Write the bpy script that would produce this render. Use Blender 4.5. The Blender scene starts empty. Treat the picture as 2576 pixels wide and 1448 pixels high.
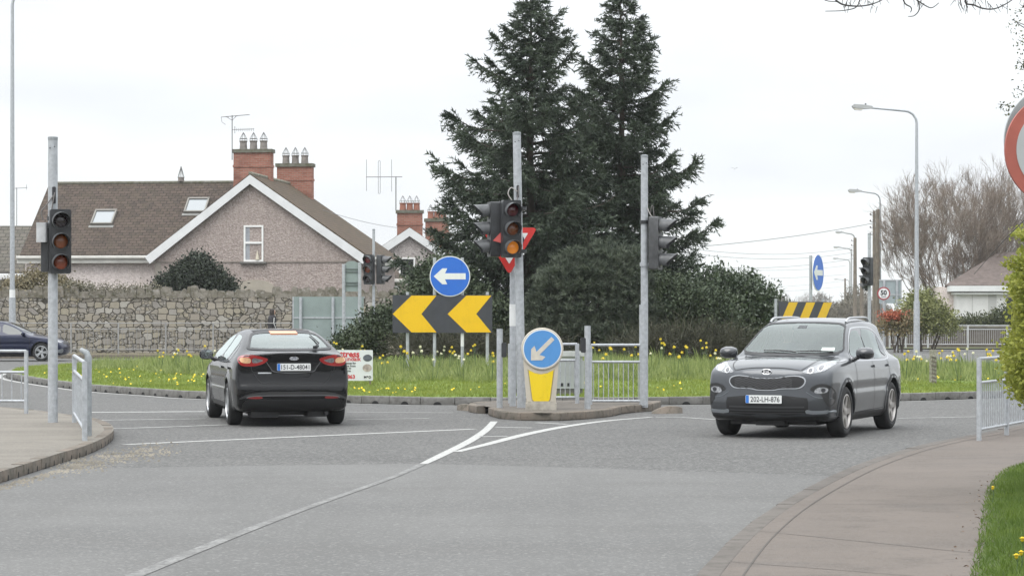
import bpy, bmesh, math, random
import numpy as np
from mathutils import Vector, Matrix, geometry
from mathutils.bvhtree import BVHTree
random.seed(7); RNG = np.random.default_rng(7)
SC = bpy.context.scene; COL = SC.collection
R = math.radians
# ---------------------------------------------------------------- camera, sky, sun, exposure
F, HZ, CX, CH = 6200.0, 792.0, 1288.0, 1.65      # survey of the photograph: focal length and horizon, eye height in m
cam = bpy.data.cameras.new('camera'); camo = bpy.data.objects.new('camera', cam); COL.objects.link(camo)
camo.location = (0, 0, CH); camo.rotation_euler = (R(90), 0, 0)
cam.sensor_width = 36; cam.lens = F / 2576 * 36; cam.shift_y = (HZ - 724.2) / 2576
cam.clip_start = 0.1; cam.clip_end = 6000
SC.camera = camo
SUN_EL, SUN_AZ = 55, -138
w = bpy.data.worlds.new('World'); SC.world = w; w.use_nodes = True
nt = w.node_tree; nt.nodes.clear(); N = nt.nodes.new; Lk = nt.links.new
out = N('ShaderNodeOutputWorld'); bg = N('ShaderNodeBackground'); bg.inputs[1].default_value = 0.1
sky = N('ShaderNodeTexSky'); sky.sky_type = 'NISHITA'; sky.sun_disc = False
sky.sun_elevation = R(SUN_EL); sky.sun_rotation = R(SUN_AZ)
tc = N('ShaderNodeTexCoord'); sep = N('ShaderNodeSeparateXYZ'); Lk(tc.outputs['Generated'], sep.inputs[0])
# overcast: brighter overhead than at the horizon (CIE overcast sky)
mx0 = N('ShaderNodeMath'); mx0.operation = 'MAXIMUM'; mx0.inputs[1].default_value = 0; Lk(sep.outputs[2], mx0.inputs[0])
pw = N('ShaderNodeMath'); pw.operation = 'POWER'; pw.inputs[1].default_value = 1.5; Lk(mx0.outputs[0], pw.inputs[0])
ma = N('ShaderNodeMath'); ma.operation = 'MULTIPLY_ADD'; ma.inputs[1].default_value = 2.0; ma.inputs[2].default_value = 1.0; Lk(pw.outputs[0], ma.inputs[0])
mp = N('ShaderNodeMapping'); mp.inputs['Scale'].default_value = (3.2, 3.2, 11); mp.inputs['Location'].default_value = (2.3, 0.4, 0.1); Lk(tc.outputs['Generated'], mp.inputs[0])
nz = N('ShaderNodeTexNoise'); nz.inputs['Scale'].default_value = 1.5; nz.inputs['Detail'].default_value = 5; nz.inputs['Roughness'].default_value = 0.5; Lk(mp.outputs[0], nz.inputs[0])
rp = N('ShaderNodeValToRGB'); Lk(nz.outputs[0], rp.inputs[0])
rp.color_ramp.elements[0].position = 0.33; rp.color_ramp.elements[0].color = (6.5, 6.7, 7.1, 1)
rp.color_ramp.elements[1].position = 0.56; rp.color_ramp.elements[1].color = (7.55, 7.8, 7.95, 1)
vm = N('ShaderNodeVectorMath'); vm.operation = 'SCALE'; Lk(rp.outputs[0], vm.inputs[0]); Lk(ma.outputs[0], vm.inputs['Scale'])
mixs = N('ShaderNodeMix'); mixs.data_type = 'RGBA'; mixs.inputs[0].default_value = 0.93
Lk(sky.outputs[0], mixs.inputs[6]); Lk(vm.outputs[0], mixs.inputs[7]); Lk(mixs.outputs[2], bg.inputs[0]); Lk(bg.outputs[0], out.inputs[0])
sl = bpy.data.lights.new('sun', 'SUN'); sl.energy = 1.3; sl.angle = R(45); sl.color = (1, 0.97, 0.92)
so = bpy.data.objects.new('sun', sl); COL.objects.link(so)
sd = Vector((math.sin(R(SUN_AZ)) * math.cos(R(SUN_EL)), math.cos(R(SUN_AZ)) * math.cos(R(SUN_EL)), math.sin(R(SUN_EL))))
so.rotation_euler = sd.to_track_quat('Z', 'Y').to_euler()
so.location = (0, 0, 60)
SC.view_settings.view_transform = 'Standard'; SC.view_settings.look = 'None'
SC.view_settings.gamma = 1; SC.view_settings.exposure = 0.46; SC.view_settings.use_curve_mapping = False
SC.render.engine = 'CYCLES'; SC.cycles.max_bounces = 6; SC.cycles.diffuse_bounces = 3; SC.cycles.use_denoising = True

# ---------------------------------------------------------------- helpers
def at(px, py, D):            # a point at distance D seen at pixel (px, py) of the survey
    return Vector(((px - CX) / F * D, D, CH - (py - HZ) / F * D))
def gd(px, py, z=0.0):        # the point of height z seen there
    D = (CH - z) * F / (py - HZ); return Vector(((px - CX) / F * D, D, z))
def s_at(D): return F / D
def lerp(a, b, t): return a + (b - a) * t

def link(o, parent=None):
    COL.objects.link(o)
    if parent is not None: o.parent = parent
    return o
def tag(o, label=None, cat=None, group=None, kind=None):
    if label: o['label'] = label
    if cat: o['category'] = cat
    if group: o['group'] = group
    if kind: o['kind'] = kind
    return o
def thing(name, label, cat, loc=(0, 0, 0), rz=0.0, group=None):
    o = bpy.data.objects.new(name, None); o.empty_display_size = 0.3
    o.location = loc; o.rotation_euler = (0, 0, rz); link(o)
    return tag(o, label, cat, group)
def copy_tree(o, parent=None):
    c = o.copy(); link(c, parent)
    for ch in list(o.children): copy_tree(ch, c)
    return c
def np_mesh(name, V, Fc, m, parent=None, smooth=False, sharp=None):
    """V (n,3); Fc (k,3|4) int array -> one mesh object"""
    me = bpy.data.meshes.new(name); V = np.asarray(V, np.float32); Fc = np.asarray(Fc, np.int32)
    k = Fc.shape[1]
    me.vertices.add(len(V)); me.vertices.foreach_set('co', V.ravel())
    me.loops.add(Fc.size); me.loops.foreach_set('vertex_index', Fc.ravel())
    me.polygons.add(len(Fc)); me.polygons.foreach_set('loop_start', np.arange(0, Fc.size, k, dtype=np.int32))
    me.update(calc_edges=True); me.validate()
    if smooth: me.shade_smooth()
    if sharp: me.set_sharp_from_angle(angle=R(sharp))
    me.materials.append(m)
    return link(bpy.data.objects.new(name, me), parent)

class MB:
    """collects shapes into one mesh"""
    def __init__(s): s.v = []; s.f = []
    def add(s, vs, fs):
        b = len(s.v); s.v += [tuple(p) for p in vs]; s.f += [tuple(b + i for i in f) for f in fs]; return s
    def box(s, c, size, rz=0.0, mat=None):
        x, y, z = [k / 2 for k in size]
        P = [Vector((sx * x, sy * y, sz * z)) for sz in (-1, 1) for sy in (-1, 1) for sx in (-1, 1)]
        Mx = mat if mat is not None else Matrix.Rotation(rz, 3, 'Z')
        P = [Mx @ p + Vector(c) for p in P]
        return s.add(P, [(0, 2, 3, 1), (4, 5, 7, 6), (0, 1, 5, 4), (2, 6, 7, 3), (0, 4, 6, 2), (1, 3, 7, 5)])
    def bbox(s, c, size, bev=0.02, axis='z', rz=0.0):   # box with four rounded long edges
        x, y, z = [k / 2 for k in size]
        if axis == 'z': a, b, h = x, y, z
        elif axis == 'y': a, b, h = x, z, y
        else: a, b, h = y, z, x
        pts = []
        for (cx_, cy_, a0) in ((a - bev, b - bev, 0), (-a + bev, b - bev, 90), (-a + bev, -b + bev, 180), (a - bev, -b + bev, 270)):
            for k in range(4):
                t = R(a0 + 30 * k); pts.append((cx_ + bev * math.cos(t), cy_ + bev * math.sin(t)))
        n = len(pts); V = []
        for q in (-h, h):
            for (u, v_) in pts:
                p = (u, v_, q) if axis == 'z' else ((u, q, v_) if axis == 'y' else (q, u, v_))
                V.append(Matrix.Rotation(rz, 3, 'Z') @ Vector(p) + Vector(c))
        fs = [tuple(range(n - 1, -1, -1)), tuple(range(n, 2 * n))] + [(i, (i + 1) % n, n + (i + 1) % n, n + i) for i in range(n)]
        if axis == 'y': fs = [f[::-1] for f in fs]
        return s.add(V, fs)
    def tube(s, pts, rad, n=10, caps=True):
        pts = [Vector(p) for p in pts]; m = len(pts)
        if not hasattr(rad, '__len__'): rad = [rad] * m
        V = []; up = None
        for i, p in enumerate(pts):
            d = (pts[min(i + 1, m - 1)] - pts[max(i - 1, 0)]).normalized()
            if up is None: up = Vector((0, 0, 1)) if abs(d.z) < 0.9 else Vector((1, 0, 0))
            a = d.cross(up).normalized(); b = a.cross(d).normalized(); up = b
            for k in range(n):
                t = 2 * math.pi * k / n; V.append(p + (a * math.cos(t) + b * math.sin(t)) * rad[i])
        fs = []
        for i in range(m - 1):
            for k in range(n):
                k2 = (k + 1) % n; fs.append((i * n + k, i * n + k2, (i + 1) * n + k2, (i + 1) * n + k))
        if caps: fs += [tuple(range(n - 1, -1, -1)), tuple((m - 1) * n + k for k in range(n))]
        return s.add(V, fs)
    def cyl(s, p0, p1, r0, r1=None, n=12): return s.tube([p0, p1], [r0, r0 if r1 is None else r1], n)
    def prism(s, outline, thick, M4=None):
        """outline in local XZ plane, front at y=0 facing -y, back at y=thick"""
        n = len(outline); V = [Vector((u, 0, v)) for u, v in outline] + [Vector((u, thick, v)) for u, v in outline]
        if M4 is not None: V = [M4 @ p for p in V]
        tri = geometry.tessellate_polygon([[Vector((u, v, 0)) for u, v in outline]])
        ar = sum(outline[i][0] * outline[(i + 1) % n][1] - outline[(i + 1) % n][0] * outline[i][1] for i in range(n))
        fs = []
        for t in tri:
            a, b, c = t
            o2 = [outline[i] for i in (a, b, c)]
            A = (o2[1][0] - o2[0][0]) * (o2[2][1] - o2[0][1]) - (o2[2][0] - o2[0][0]) * (o2[1][1] - o2[0][1])
            if A < 0: a, b, c = a, c, b
            fs += [(a, b, c), (n + a, n + c, n + b)]
        for i in range(n):
            j = (i + 1) % n; q = (i, n + i, n + j, j)
            fs.append(q if ar > 0 else q[::-1])
        return s.add(V, fs)
    def lathe(s, prof, axis='z', n=24, c=(0, 0, 0)):
        V = []; fs = []; m = len(prof)
        for (r_, h) in prof:
            for k in range(n):
                t = 2 * math.pi * k / n; u, v_ = r_ * math.cos(t), r_ * math.sin(t)
                p = (u, v_, h) if axis == 'z' else ((u, h, v_) if axis == 'y' else (h, u, v_))
                V.append(Vector(p) + Vector(c))
        for i in range(m - 1):
            for k in range(n):
                k2 = (k + 1) % n; fs.append((i * n + k, i * n + k2, (i + 1) * n + k2, (i + 1) * n + k))
        fs += [tuple(range(n)), tuple((m - 1) * n + k for k in range(n))]
        return s.add(V, fs)
    def build(s, name, m, parent=None, smooth=40, loc=None, rot=None, fix=True):
        me = bpy.data.meshes.new(name); me.from_pydata([tuple(p) for p in s.v], [], s.f)
        if fix:
            bm = bmesh.new(); bm.from_mesh(me); bmesh.ops.recalc_face_normals(bm, faces=bm.faces); bm.to_mesh(me); bm.free()
        if smooth: me.shade_smooth(); me.set_sharp_from_angle(angle=R(smooth))
        me.materials.append(m)
        o = link(bpy.data.objects.new(name, me), parent)
        if loc is not None: o.location = loc
        if rot is not None: o.rotation_euler = rot
        return o

def text_geo(txt, size, bold=0.0, sx=1.0):
    """flat lettering -> (verts in XZ centred, faces)"""
    cu = bpy.data.curves.new('lettering', 'FONT'); cu.body = txt; cu.size = size; cu.align_x = 'CENTER'; cu.align_y = 'CENTER'
    cu.offset = bold; cu.resolution_u = 3
    o = bpy.data.objects.new('lettering', cu); COL.objects.link(o)
    dg = bpy.context.evaluated_depsgraph_get(); me = o.evaluated_get(dg).to_mesh()
    V = [(v.co.x * sx, 0.0, v.co.y) for v in me.vertices]; Fc = [tuple(p.vertices) for p in me.polygons]
    o.evaluated_get(dg).to_mesh_clear(); bpy.data.objects.remove(o); bpy.data.curves.remove(cu)
    if V:
        x0 = min(v[0] for v in V); x1 = max(v[0] for v in V); z0 = min(v[2] for v in V); z1 = max(v[2] for v in V)
        V = [(v[0] - (x0 + x1) / 2, 0, v[2] - (z0 + z1) / 2) for v in V]
    return V, Fc
def add_text(mb, txt, size, pos, bold=0.0, sx=1.0, M3=None):
    V, Fc = text_geo(txt, size, bold, sx); M3 = M3 or Matrix.Identity(3)
    return mb.add([M3 @ Vector(v) + Vector(pos) for v in V], Fc)

# ---------------------------------------------------------------- materials
MATS = {}
def M(name, col, rough=0.6, metal=0.0, var=0.0, vs=4.0, detail=4, bump=0.0, bs=40.0, spec=0.5, coat=0.0, emit=None, es=0.0, col2=None, trans=0.0):
    if name in MATS: return MATS[name]
    m = bpy.data.materials.new(name); m.use_nodes = True; nt = m.node_tree; b = nt.nodes['Principled BSDF']
    c = tuple(col) + (1,)
    b.inputs['Base Color'].default_value = c; b.inputs['Roughness'].default_value = rough; b.inputs['Metallic'].default_value = metal
    b.inputs['Specular IOR Level'].default_value = spec; b.inputs['Coat Weight'].default_value = coat; b.inputs['Coat Roughness'].default_value = 0.04
    if trans: b.inputs['Transmission Weight'].default_value = trans
    if emit: b.inputs['Emission Color'].default_value = tuple(emit) + (1,); b.inputs['Emission Strength'].default_value = es
    tcn = None
    if var or col2 or bump:
        tcn = nt.nodes.new('ShaderNodeTexCoord')
    if var or col2:
        n = nt.nodes.new('ShaderNodeTexNoise'); n.inputs['Scale'].default_value = vs; n.inputs['Detail'].default_value = detail; n.inputs['Roughness'].default_value = 0.6
        nt.links.new(tcn.outputs['Object'], n.inputs[0])
        r = nt.nodes.new('ShaderNodeValToRGB'); nt.links.new(n.outputs[0], r.inputs[0])
        a = [x * (1 - var) for x in col]; bcol = col2 if col2 else [min(1, x * (1 + var)) for x in col]
        r.color_ramp.elements[0].position = 0.32; r.color_ramp.elements[0].color = tuple(a) + (1,)
        r.color_ramp.elements[1].position = 0.68; r.color_ramp.elements[1].color = tuple(bcol) + (1,)
        nt.links.new(r.outputs[0], b.inputs['Base Color'])
    if bump:
        n2 = nt.nodes.new('ShaderNodeTexNoise'); n2.inputs['Scale'].default_value = bs; n2.inputs['Detail'].default_value = 3
        nt.links.new(tcn.outputs['Object'], n2.inputs[0])
        bp = nt.nodes.new('ShaderNodeBump'); bp.inputs['Strength'].default_value = bump; bp.inputs['Distance'].default_value = 0.02
        nt.links.new(n2.outputs[0], bp.inputs['Height']); nt.links.new(bp.outputs[0], b.inputs['Normal'])
    MATS[name] = m; return m

def layered(name, layers, rough=0.85, bump=0.4, bs=60, spec=0.3):
    """layers: list of (kind, scale, (lo, hi) positions, colour) mixed in turn over the first colour; kinds noise / speck / stretch"""
    m = bpy.data.materials.new(name); m.use_nodes = True; nt = m.node_tree; b = nt.nodes['Principled BSDF']
    tcn = nt.nodes.new('ShaderNodeTexCoord'); cur = None; base = layers[0]
    for (kind, sc, (lo, hi), colr) in layers[1:]:
        mpn = nt.nodes.new('ShaderNodeMapping'); nt.links.new(tcn.outputs['Object'], mpn.inputs[0])
        if kind == 'stretch': mpn.inputs['Scale'].default_value = (0.3, 1, 1)
        if kind == 'track': mpn.inputs['Scale'].default_value = (1.0, .06, 1)
        if kind == 'drip': mpn.inputs['Scale'].default_value = (1, 1, .15)
        if kind == 'speck':
            n = nt.nodes.new('ShaderNodeTexVoronoi'); n.inputs['Scale'].default_value = sc; o_ = n.outputs['Color']
            sp = nt.nodes.new('ShaderNodeSeparateColor'); nt.links.new(o_, sp.inputs[0]); o_ = sp.outputs[0]
        else:
            n = nt.nodes.new('ShaderNodeTexNoise'); n.inputs['Scale'].default_value = sc; n.inputs['Detail'].default_value = 5; n.inputs['Roughness'].default_value = 0.62; o_ = n.outputs[0]
        nt.links.new(mpn.outputs[0], n.inputs[0])
        mr = nt.nodes.new('ShaderNodeMapRange'); mr.inputs[1].default_value = lo; mr.inputs[2].default_value = hi; nt.links.new(o_, mr.inputs[0])
        mx = nt.nodes.new('ShaderNodeMix'); mx.data_type = 'RGBA'; nt.links.new(mr.outputs[0], mx.inputs[0])
        if cur is None: mx.inputs[6].default_value = tuple(base) + (1,)
        else: nt.links.new(cur, mx.inputs[6])
        mx.inputs[7].default_value = tuple(colr) + (1,); cur = mx.outputs[2]
    nt.links.new(cur, b.inputs['Base Color']); b.inputs['Roughness'].default_value = rough; b.inputs['Specular IOR Level'].default_value = spec
    n2 = nt.nodes.new('ShaderNodeTexNoise'); n2.inputs['Scale'].default_value = bs; n2.inputs['Detail'].default_value = 3; nt.links.new(tcn.outputs['Object'], n2.inputs[0])
    bp = nt.nodes.new('ShaderNodeBump'); bp.inputs['Strength'].default_value = bump; bp.inputs['Distance'].default_value = 0.01
    nt.links.new(n2.outputs[0], bp.inputs['Height']); nt.links.new(bp.outputs[0], b.inputs['Normal'])
    return m

def grimy(name, c, rough=.42):
    d = [x * .72 for x in c]; e = [x * .85 for x in c]
    return layered(name, [c, ('drip', 6, (.55, .8), e), ('noise', 2.2, (.55, .8), e), ('noise', 21, (.62, .78), d)], rough, .05, 20, .5)
galv = M('galvanised_steel', (0.40, 0.42, 0.44), 0.5, 0.25, var=0.18, vs=14, detail=6)
galv_dark = M('weathered_steel', (0.27, 0.29, 0.30), 0.55, 0.2, var=0.22, vs=12)
sigblack = M('signal_black', (0.03, 0.032, 0.035), 0.42, var=0.35, vs=9)
siggrey = M('signal_visor', (0.075, 0.078, 0.082), 0.45, var=0.3, vs=12)
white_paint = M('white_paint', (0.78, 0.78, 0.76), 0.5, var=0.06, vs=3)
sign_white = grimy('sign_white', (0.72, 0.73, 0.72))
sign_blue = grimy('sign_blue', (0.024, 0.14, 0.57))
sign_blue_pale = grimy('sign_blue_faded', (0.08, 0.26, 0.56))
sign_yellow = grimy('sign_yellow', (0.77, 0.47, 0.005))
sign_yellow2 = grimy('bollard_yellow', (0.77, 0.56, 0.008))
sign_black = M('sign_black', (0.045, 0.047, 0.058), 0.5, var=0.15, vs=3)
sign_red = M('sign_red', (0.55, 0.03, 0.025), 0.42, var=0.08, vs=3)
sign_red_faded = M('sign_red_faded', (0.36, 0.10, 0.075), 0.5, var=0.12, vs=4)
sign_back = M('sign_back', (0.24, 0.29, 0.28), 0.55, 0.1, var=0.12, vs=1.5)
ink = M('black_lettering', (0.02, 0.02, 0.025), 0.5)
red_ink = M('red_lettering', (0.5, 0.03, 0.04), 0.5)
rubber = M('black_rubber', (0.018, 0.018, 0.019), 0.75, var=0.2, vs=20)
# ---------------------------------------------------------------- ground, roads, kerbs, markings
def poly_sheet(name, pts, z, m, kind='structure', grid=None, zf=None):
    pts = [Vector((p[0], p[1])) for p in pts]; n = len(pts)
    allp = list(pts)
    if grid:
        x0 = min(p.x for p in pts); x1 = max(p.x for p in pts); y0 = min(p.y for p in pts); y1 = max(p.y for p in pts)
        P = np.array([(p.x, p.y) for p in pts])
        gx, gy = np.meshgrid(np.arange(x0, x1, grid), np.arange(y0, y1, grid)); q = np.stack([gx.ravel(), gy.ravel()], 1)
        d = poly_sd(P, q); q = q[d < -grid * 0.35]; allp += [Vector((float(a), float(b))) for a, b in q]
    v, e, f, *_ = geometry.delaunay_2d_cdt(allp, [], [list(range(n))], 1, 1e-5)
    mb = MB(); mb.add([(p.x, p.y, (zf(p.x, p.y) if zf else z)) for p in v], [tuple(t) for t in f])
    o = mb.build(name, m, smooth=60 if zf else None)
    bm = bmesh.new(); bm.from_mesh(o.data)
    for fa in bm.faces:
        if fa.normal.z < 0: fa.normal_flip()
    bm.to_mesh(o.data); bm.free()
    return tag(o, kind=kind)
def poly_sd(P, q):
    """signed distance of points q to closed polygon P (negative inside)"""
    a = P; b = np.roll(P, -1, 0); best = np.full(len(q), 1e9); ins = np.zeros(len(q), bool)
    for i in range(len(a)):
        ab = b[i] - a[i]; aq = q - a[i]; L2 = (ab @ ab) + 1e-12
        t = np.clip(aq @ ab / L2, 0, 1); d = np.hypot(*(aq - t[:, None] * ab).T); best = np.minimum(best, d)
        c = ((a[i, 1] > q[:, 1]) != (b[i, 1] > q[:, 1]))
        xs = a[i, 0] + (q[:, 1] - a[i, 1]) / (b[i, 1] - a[i, 1] + 1e-12) * ab[0]
        ins ^= c & (q[:, 0] < xs)
    return np.where(ins, -best, best)
def smooth_path(pts, n=8, closed=False):
    P = [Vector(p) for p in pts]; m = len(P); o = []
    for i in range(m if closed else m - 1):
        p0 = P[(i - 1) % m] if closed or i > 0 else P[0]; p1 = P[i]; p2 = P[(i + 1) % m]; p3 = P[(i + 2) % m] if closed or i + 2 < m else P[-1]
        for k in range(n):
            t = k / n; o.append(0.5 * ((2 * p1) + (p2 - p0) * t + (2 * p0 - 5 * p1 + 4 * p2 - p3) * t * t + (3 * p1 - p0 - 3 * p2 + p3) * t ** 3))
    if not closed: o.append(P[-1])
    return o
def resample(P, step):
    P = [Vector(p) for p in P]; o = [P[0]]; acc = 0
    for a, b in zip(P, P[1:]):
        L = (b - a).length; t = step - acc
        while t <= L: o.append(a.lerp(b, t / L)); t += step
        acc = (acc + L) % step
    return o
def strip(name_mb, path, widths, z):
    P = [Vector((p[0], p[1], 0)) for p in path]; V = []; fs = []; m = len(P)
    if not hasattr(widths, '__len__'): widths = [widths] * m
    for i, p in enumerate(P):
        d = (P[min(i + 1, m - 1)] - P[max(i - 1, 0)]).normalized(); nrm = Vector((-d.y, d.x, 0)) * widths[i] / 2
        V += [p + nrm + Vector((0, 0, z)), p - nrm + Vector((0, 0, z))]
    for i in range(m - 1): fs.append((2 * i, 2 * i + 1, 2 * i + 3, 2 * i + 2))
    return name_mb.add(V, fs)

asphalt_old = layered('old_asphalt', [(0.106, 0.105, 0.102), ('noise', 0.35, (0.35, 0.7), (0.125, 0.123, 0.118)), ('stretch', 0.55, (0.5, 0.7), (0.098, 0.097, 0.094)), ('speck', 30, (0.55, 1.0), (0.20, 0.198, 0.19)), ('noise', 18, (0.50, 0.68), (0.062, 0.062, 0.06)), ('noise', 45, (0.52, 0.7), (0.05, 0.05, 0.05))], 0.9, 0.7, 70)
asphalt_new = layered('smooth_asphalt', [(0.148, 0.147, 0.142), ('noise', 0.22, (0.38, 0.62), (0.116, 0.115, 0.112)), ('speck', 70, (0.65, 1.0), (0.165, 0.164, 0.16)), ('stretch', 0.9, (0.5, 0.72), (0.122, 0.12, 0.116)), ('track', 0.8, (0.48, 0.68), (0.120, 0.119, 0.115)), ('noise', 38, (0.52, 0.75), (0.092, 0.091, 0.088)), ('speck', 50, (0.85, 1.0), (0.21, 0.208, 0.20))], 0.9, 0.5, 90)
pave_left_m = layered('left_footpath', [(0.195, 0.18, 0.155), ('noise', 0.7, (0.4, 0.65), (0.155, 0.142, 0.124)), ('stretch', 1.4, (0.5, 0.72), (0.135, 0.122, 0.106)), ('speck', 60, (0.6, 1.0), (0.23, 0.21, 0.18))], 0.92, 0.5, 80)
pave_right_m = layered('right_footpath', [(0.152, 0.130, 0.113), ('noise', 0.5, (0.4, 0.65), (0.128, 0.110, 0.095)), ('noise', 1.3, (0.52, 0.70), (0.108, 0.094, 0.082)), ('stretch', 1.6, (0.52, 0.75), (0.118, 0.105, 0.095)), ('noise', 9, (0.56, 0.72), (0.105, 0.093, 0.083)), ('speck', 75, (0.6, 1.0), (0.155, 0.137, 0.124)), ('noise', 45, (0.55, 0.8), (0.105, 0.092, 0.086))], 0.92, 0.5, 90)
kerb_m = layered('kerb_concrete', [(0.19, 0.185, 0.175), ('noise', 3, (0.4, 0.65), (0.13, 0.127, 0.118)), ('noise', 12, (0.5, 0.75), (0.10, 0.095, 0.085))], 0.9, 0.5, 50)
kerb_dark = layered('stained_kerb', [(0.145, 0.13, 0.11), ('noise', 2.2, (0.4, 0.65), (0.20, 0.165, 0.135)), ('noise', 9, (0.5, 0.72), (0.075, 0.072, 0.055))], 0.92, 0.6, 40)
marking = layered('road_paint', [(0.42, 0.42, 0.405), ('noise', 7, (0.45, 0.7), (0.36, 0.36, 0.345)), ('noise', 26, (0.50, 0.68), (0.21, 0.21, 0.205))], 0.8, 0.3, 60)
marking_worn = layered('worn_road_paint', [(0.24, 0.24, 0.232), ('noise', 2.5, (0.42, 0.62), (0.165, 0.164, 0.158)), ('noise', 24, (0.44, 0.60), (0.13, 0.129, 0.126))], 0.85, 0.3, 60)
lawn_m = layered('lawn', [(0.12, 0.175, 0.035), ('noise', 0.9, (0.35, 0.65), (0.155, 0.215, 0.045)), ('noise', 6, (0.5, 0.75), (0.09, 0.14, 0.03))], 0.95, 0.8, 30)
soil_m = layered('verge_earth', [(0.10, 0.095, 0.06), ('noise', 0.6, (0.4, 0.65), (0.075, 0.10, 0.035)), ('noise', 5, (0.5, 0.75), (0.13, 0.11, 0.08))], 0.95, 0.6, 30)

g = MB(); g.add([(-2500, -300, -0.012), (2500, -300, -0.012), (2500, 5000, -0.012), (-2500, 5000, -0.012)], [(0, 1, 2, 3)])
tag(g.build('ground', soil_m, smooth=None), kind='structure')
g = MB(); g.add([(-70, -10, 0), (60, -10, 0), (60, 132, 0), (-70, 132, 0)], [(0, 1, 2, 3)])
tag(g.build('road', asphalt_old, smooth=None), kind='structure')
g = MB(); g.add([(16, 132, 0), (26, 132, 0), (210, 1400, 0), (180, 1400, 0)], [(0, 1, 2, 3)])
tag(g.build('far_road', asphalt_old, smooth=None), kind='structure')
# the newer smooth surface in front
seam = [gd(*p) for p in ((-260, 1186), (210, 1179), (620, 1172), (1050, 1166), (1400, 1175), (1740, 1186), (2060, 1196), (2500, 1206))]
poly_sheet('new_road_surface', seam + [Vector((12, -8, 0)), Vector((-14, -8, 0))], 0.004, asphalt_new)

# roundabout
RB = [(-9.1, 53.3), (-7.5, 50.6), (-6.16, 48.5), (-3.1, 46.1), (-1.37, 45.1), (1.2, 44.9), (3.68, 45.4), (6.6, 46.7), (9.09, 48.4), (12, 51), (14.6, 54.5), (16.7, 59.5), (17.4, 66), (16, 73.5), (12, 79), (6.5, 81.6), (0, 82.2), (-7, 81), (-11.8, 79), (-13.7, 76), (-14.2, 72), (-13.9, 68), (-12.9, 63.4), (-11.1, 58.2)]
RBP = smooth_path([Vector((x, y, 0)) for x, y in RB], 6, True)
RBA = np.array([(p.x, p.y) for p in RBP])
def rb_z(x, y):
    d = -poly_sd(RBA, np.array([[x, y]]))[0]
    t = min(max((d - 0.2) / 15, 0), 1); return 0.145 + 0.42 * t * t * (3 - 2 * t)
def rb_zs(q):
    d = -poly_sd(RBA, q); t = np.clip((d - 0.2) / 15, 0, 1); return 0.145 + 0.42 * t * t * (3 - 2 * t), d
def inset(P, d):
    o = []
    m = len(P)
    for i, p in enumerate(P):
        t = (P[(i + 1) % m] - P[(i - 1) % m]).normalized(); o.append(p + Vector((-t.y, t.x, 0)) * d)
    return o
poly_sheet('roundabout_lawn', [(p.x, p.y) for p in inset(RBP, 0.13)], 0, lawn_m, grid=0.8, zf=rb_z)
def kerb_run(name, path, h, wd, m, step=0.66, hole=0.16, closed=False, z0=0.0, inside=1):
    """a row of kerb stones with narrow joints along a path and the dark drain mouths at their feet"""
    Q = resample(path + ([path[0]] if closed else []), step); mb = MB(); hb = MB()
    for a, b in zip(Q, Q[1:]):
        d = (b - a); L = d.length; d.normalize(); nrm = Vector((-d.y, d.x, 0)) * inside
        c = (a + b) / 2 + nrm * wd / 2 + Vector((0, 0, z0 + h / 2 + random.uniform(-.006, .004)))
        ang = math.atan2(d.y, d.x) + random.uniform(-.006, .006)
        mb.bbox(c, (L - 0.012, wd, h), 0.018, axis='x', rz=ang)
        if hole:
            pr = [(hole / 2 * math.cos(R(k * 22.5)), 0.058 * math.sin(R(k * 22.5))) for k in range(9)]
            M4 = Matrix.Translation((a + b) / 2 - nrm * 0.003 + Vector((0, 0, z0 + 0.004))) @ Matrix.Rotation(ang if inside > 0 else ang + math.pi, 4, 'Z')
            hb.prism(pr, 0.03, M4)
    o = tag(mb.build(name, m), kind='structure')
    if hole: hb.build('drain_mouth', M('drain_dark', (0.012, 0.012, 0.012), 0.9), o)
    return o
kerb_run('roundabout_kerb', RBP, 0.15, 0.13, kerb_m, closed=True)

# left footpath corner
LK = smooth_path([gd(*p) for p in ((-140, 1262), (0, 1216), (80, 1190), (150, 1166), (200, 1151), (248, 1131), (276, 1114), (286, 1100), (276, 1086), (246, 1073), (205, 1066), (140, 1056), (70, 1047), (0, 1040), (-150, 1024))], 6)
lk2 = [Vector((p.x, p.y, 0)) for p in LK]
poly_sheet('left_footpath', lk2 + [Vector((-40, lk2[-1].y + 3, 0)), Vector((-40, 10, 0)), Vector((lk2[0].x - 3, 10, 0))], 0.118, pave_left_m)
kerb_run('left_kerb', lk2, 0.122, 0.14, kerb_dark, step=0.5, hole=0.05)
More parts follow.
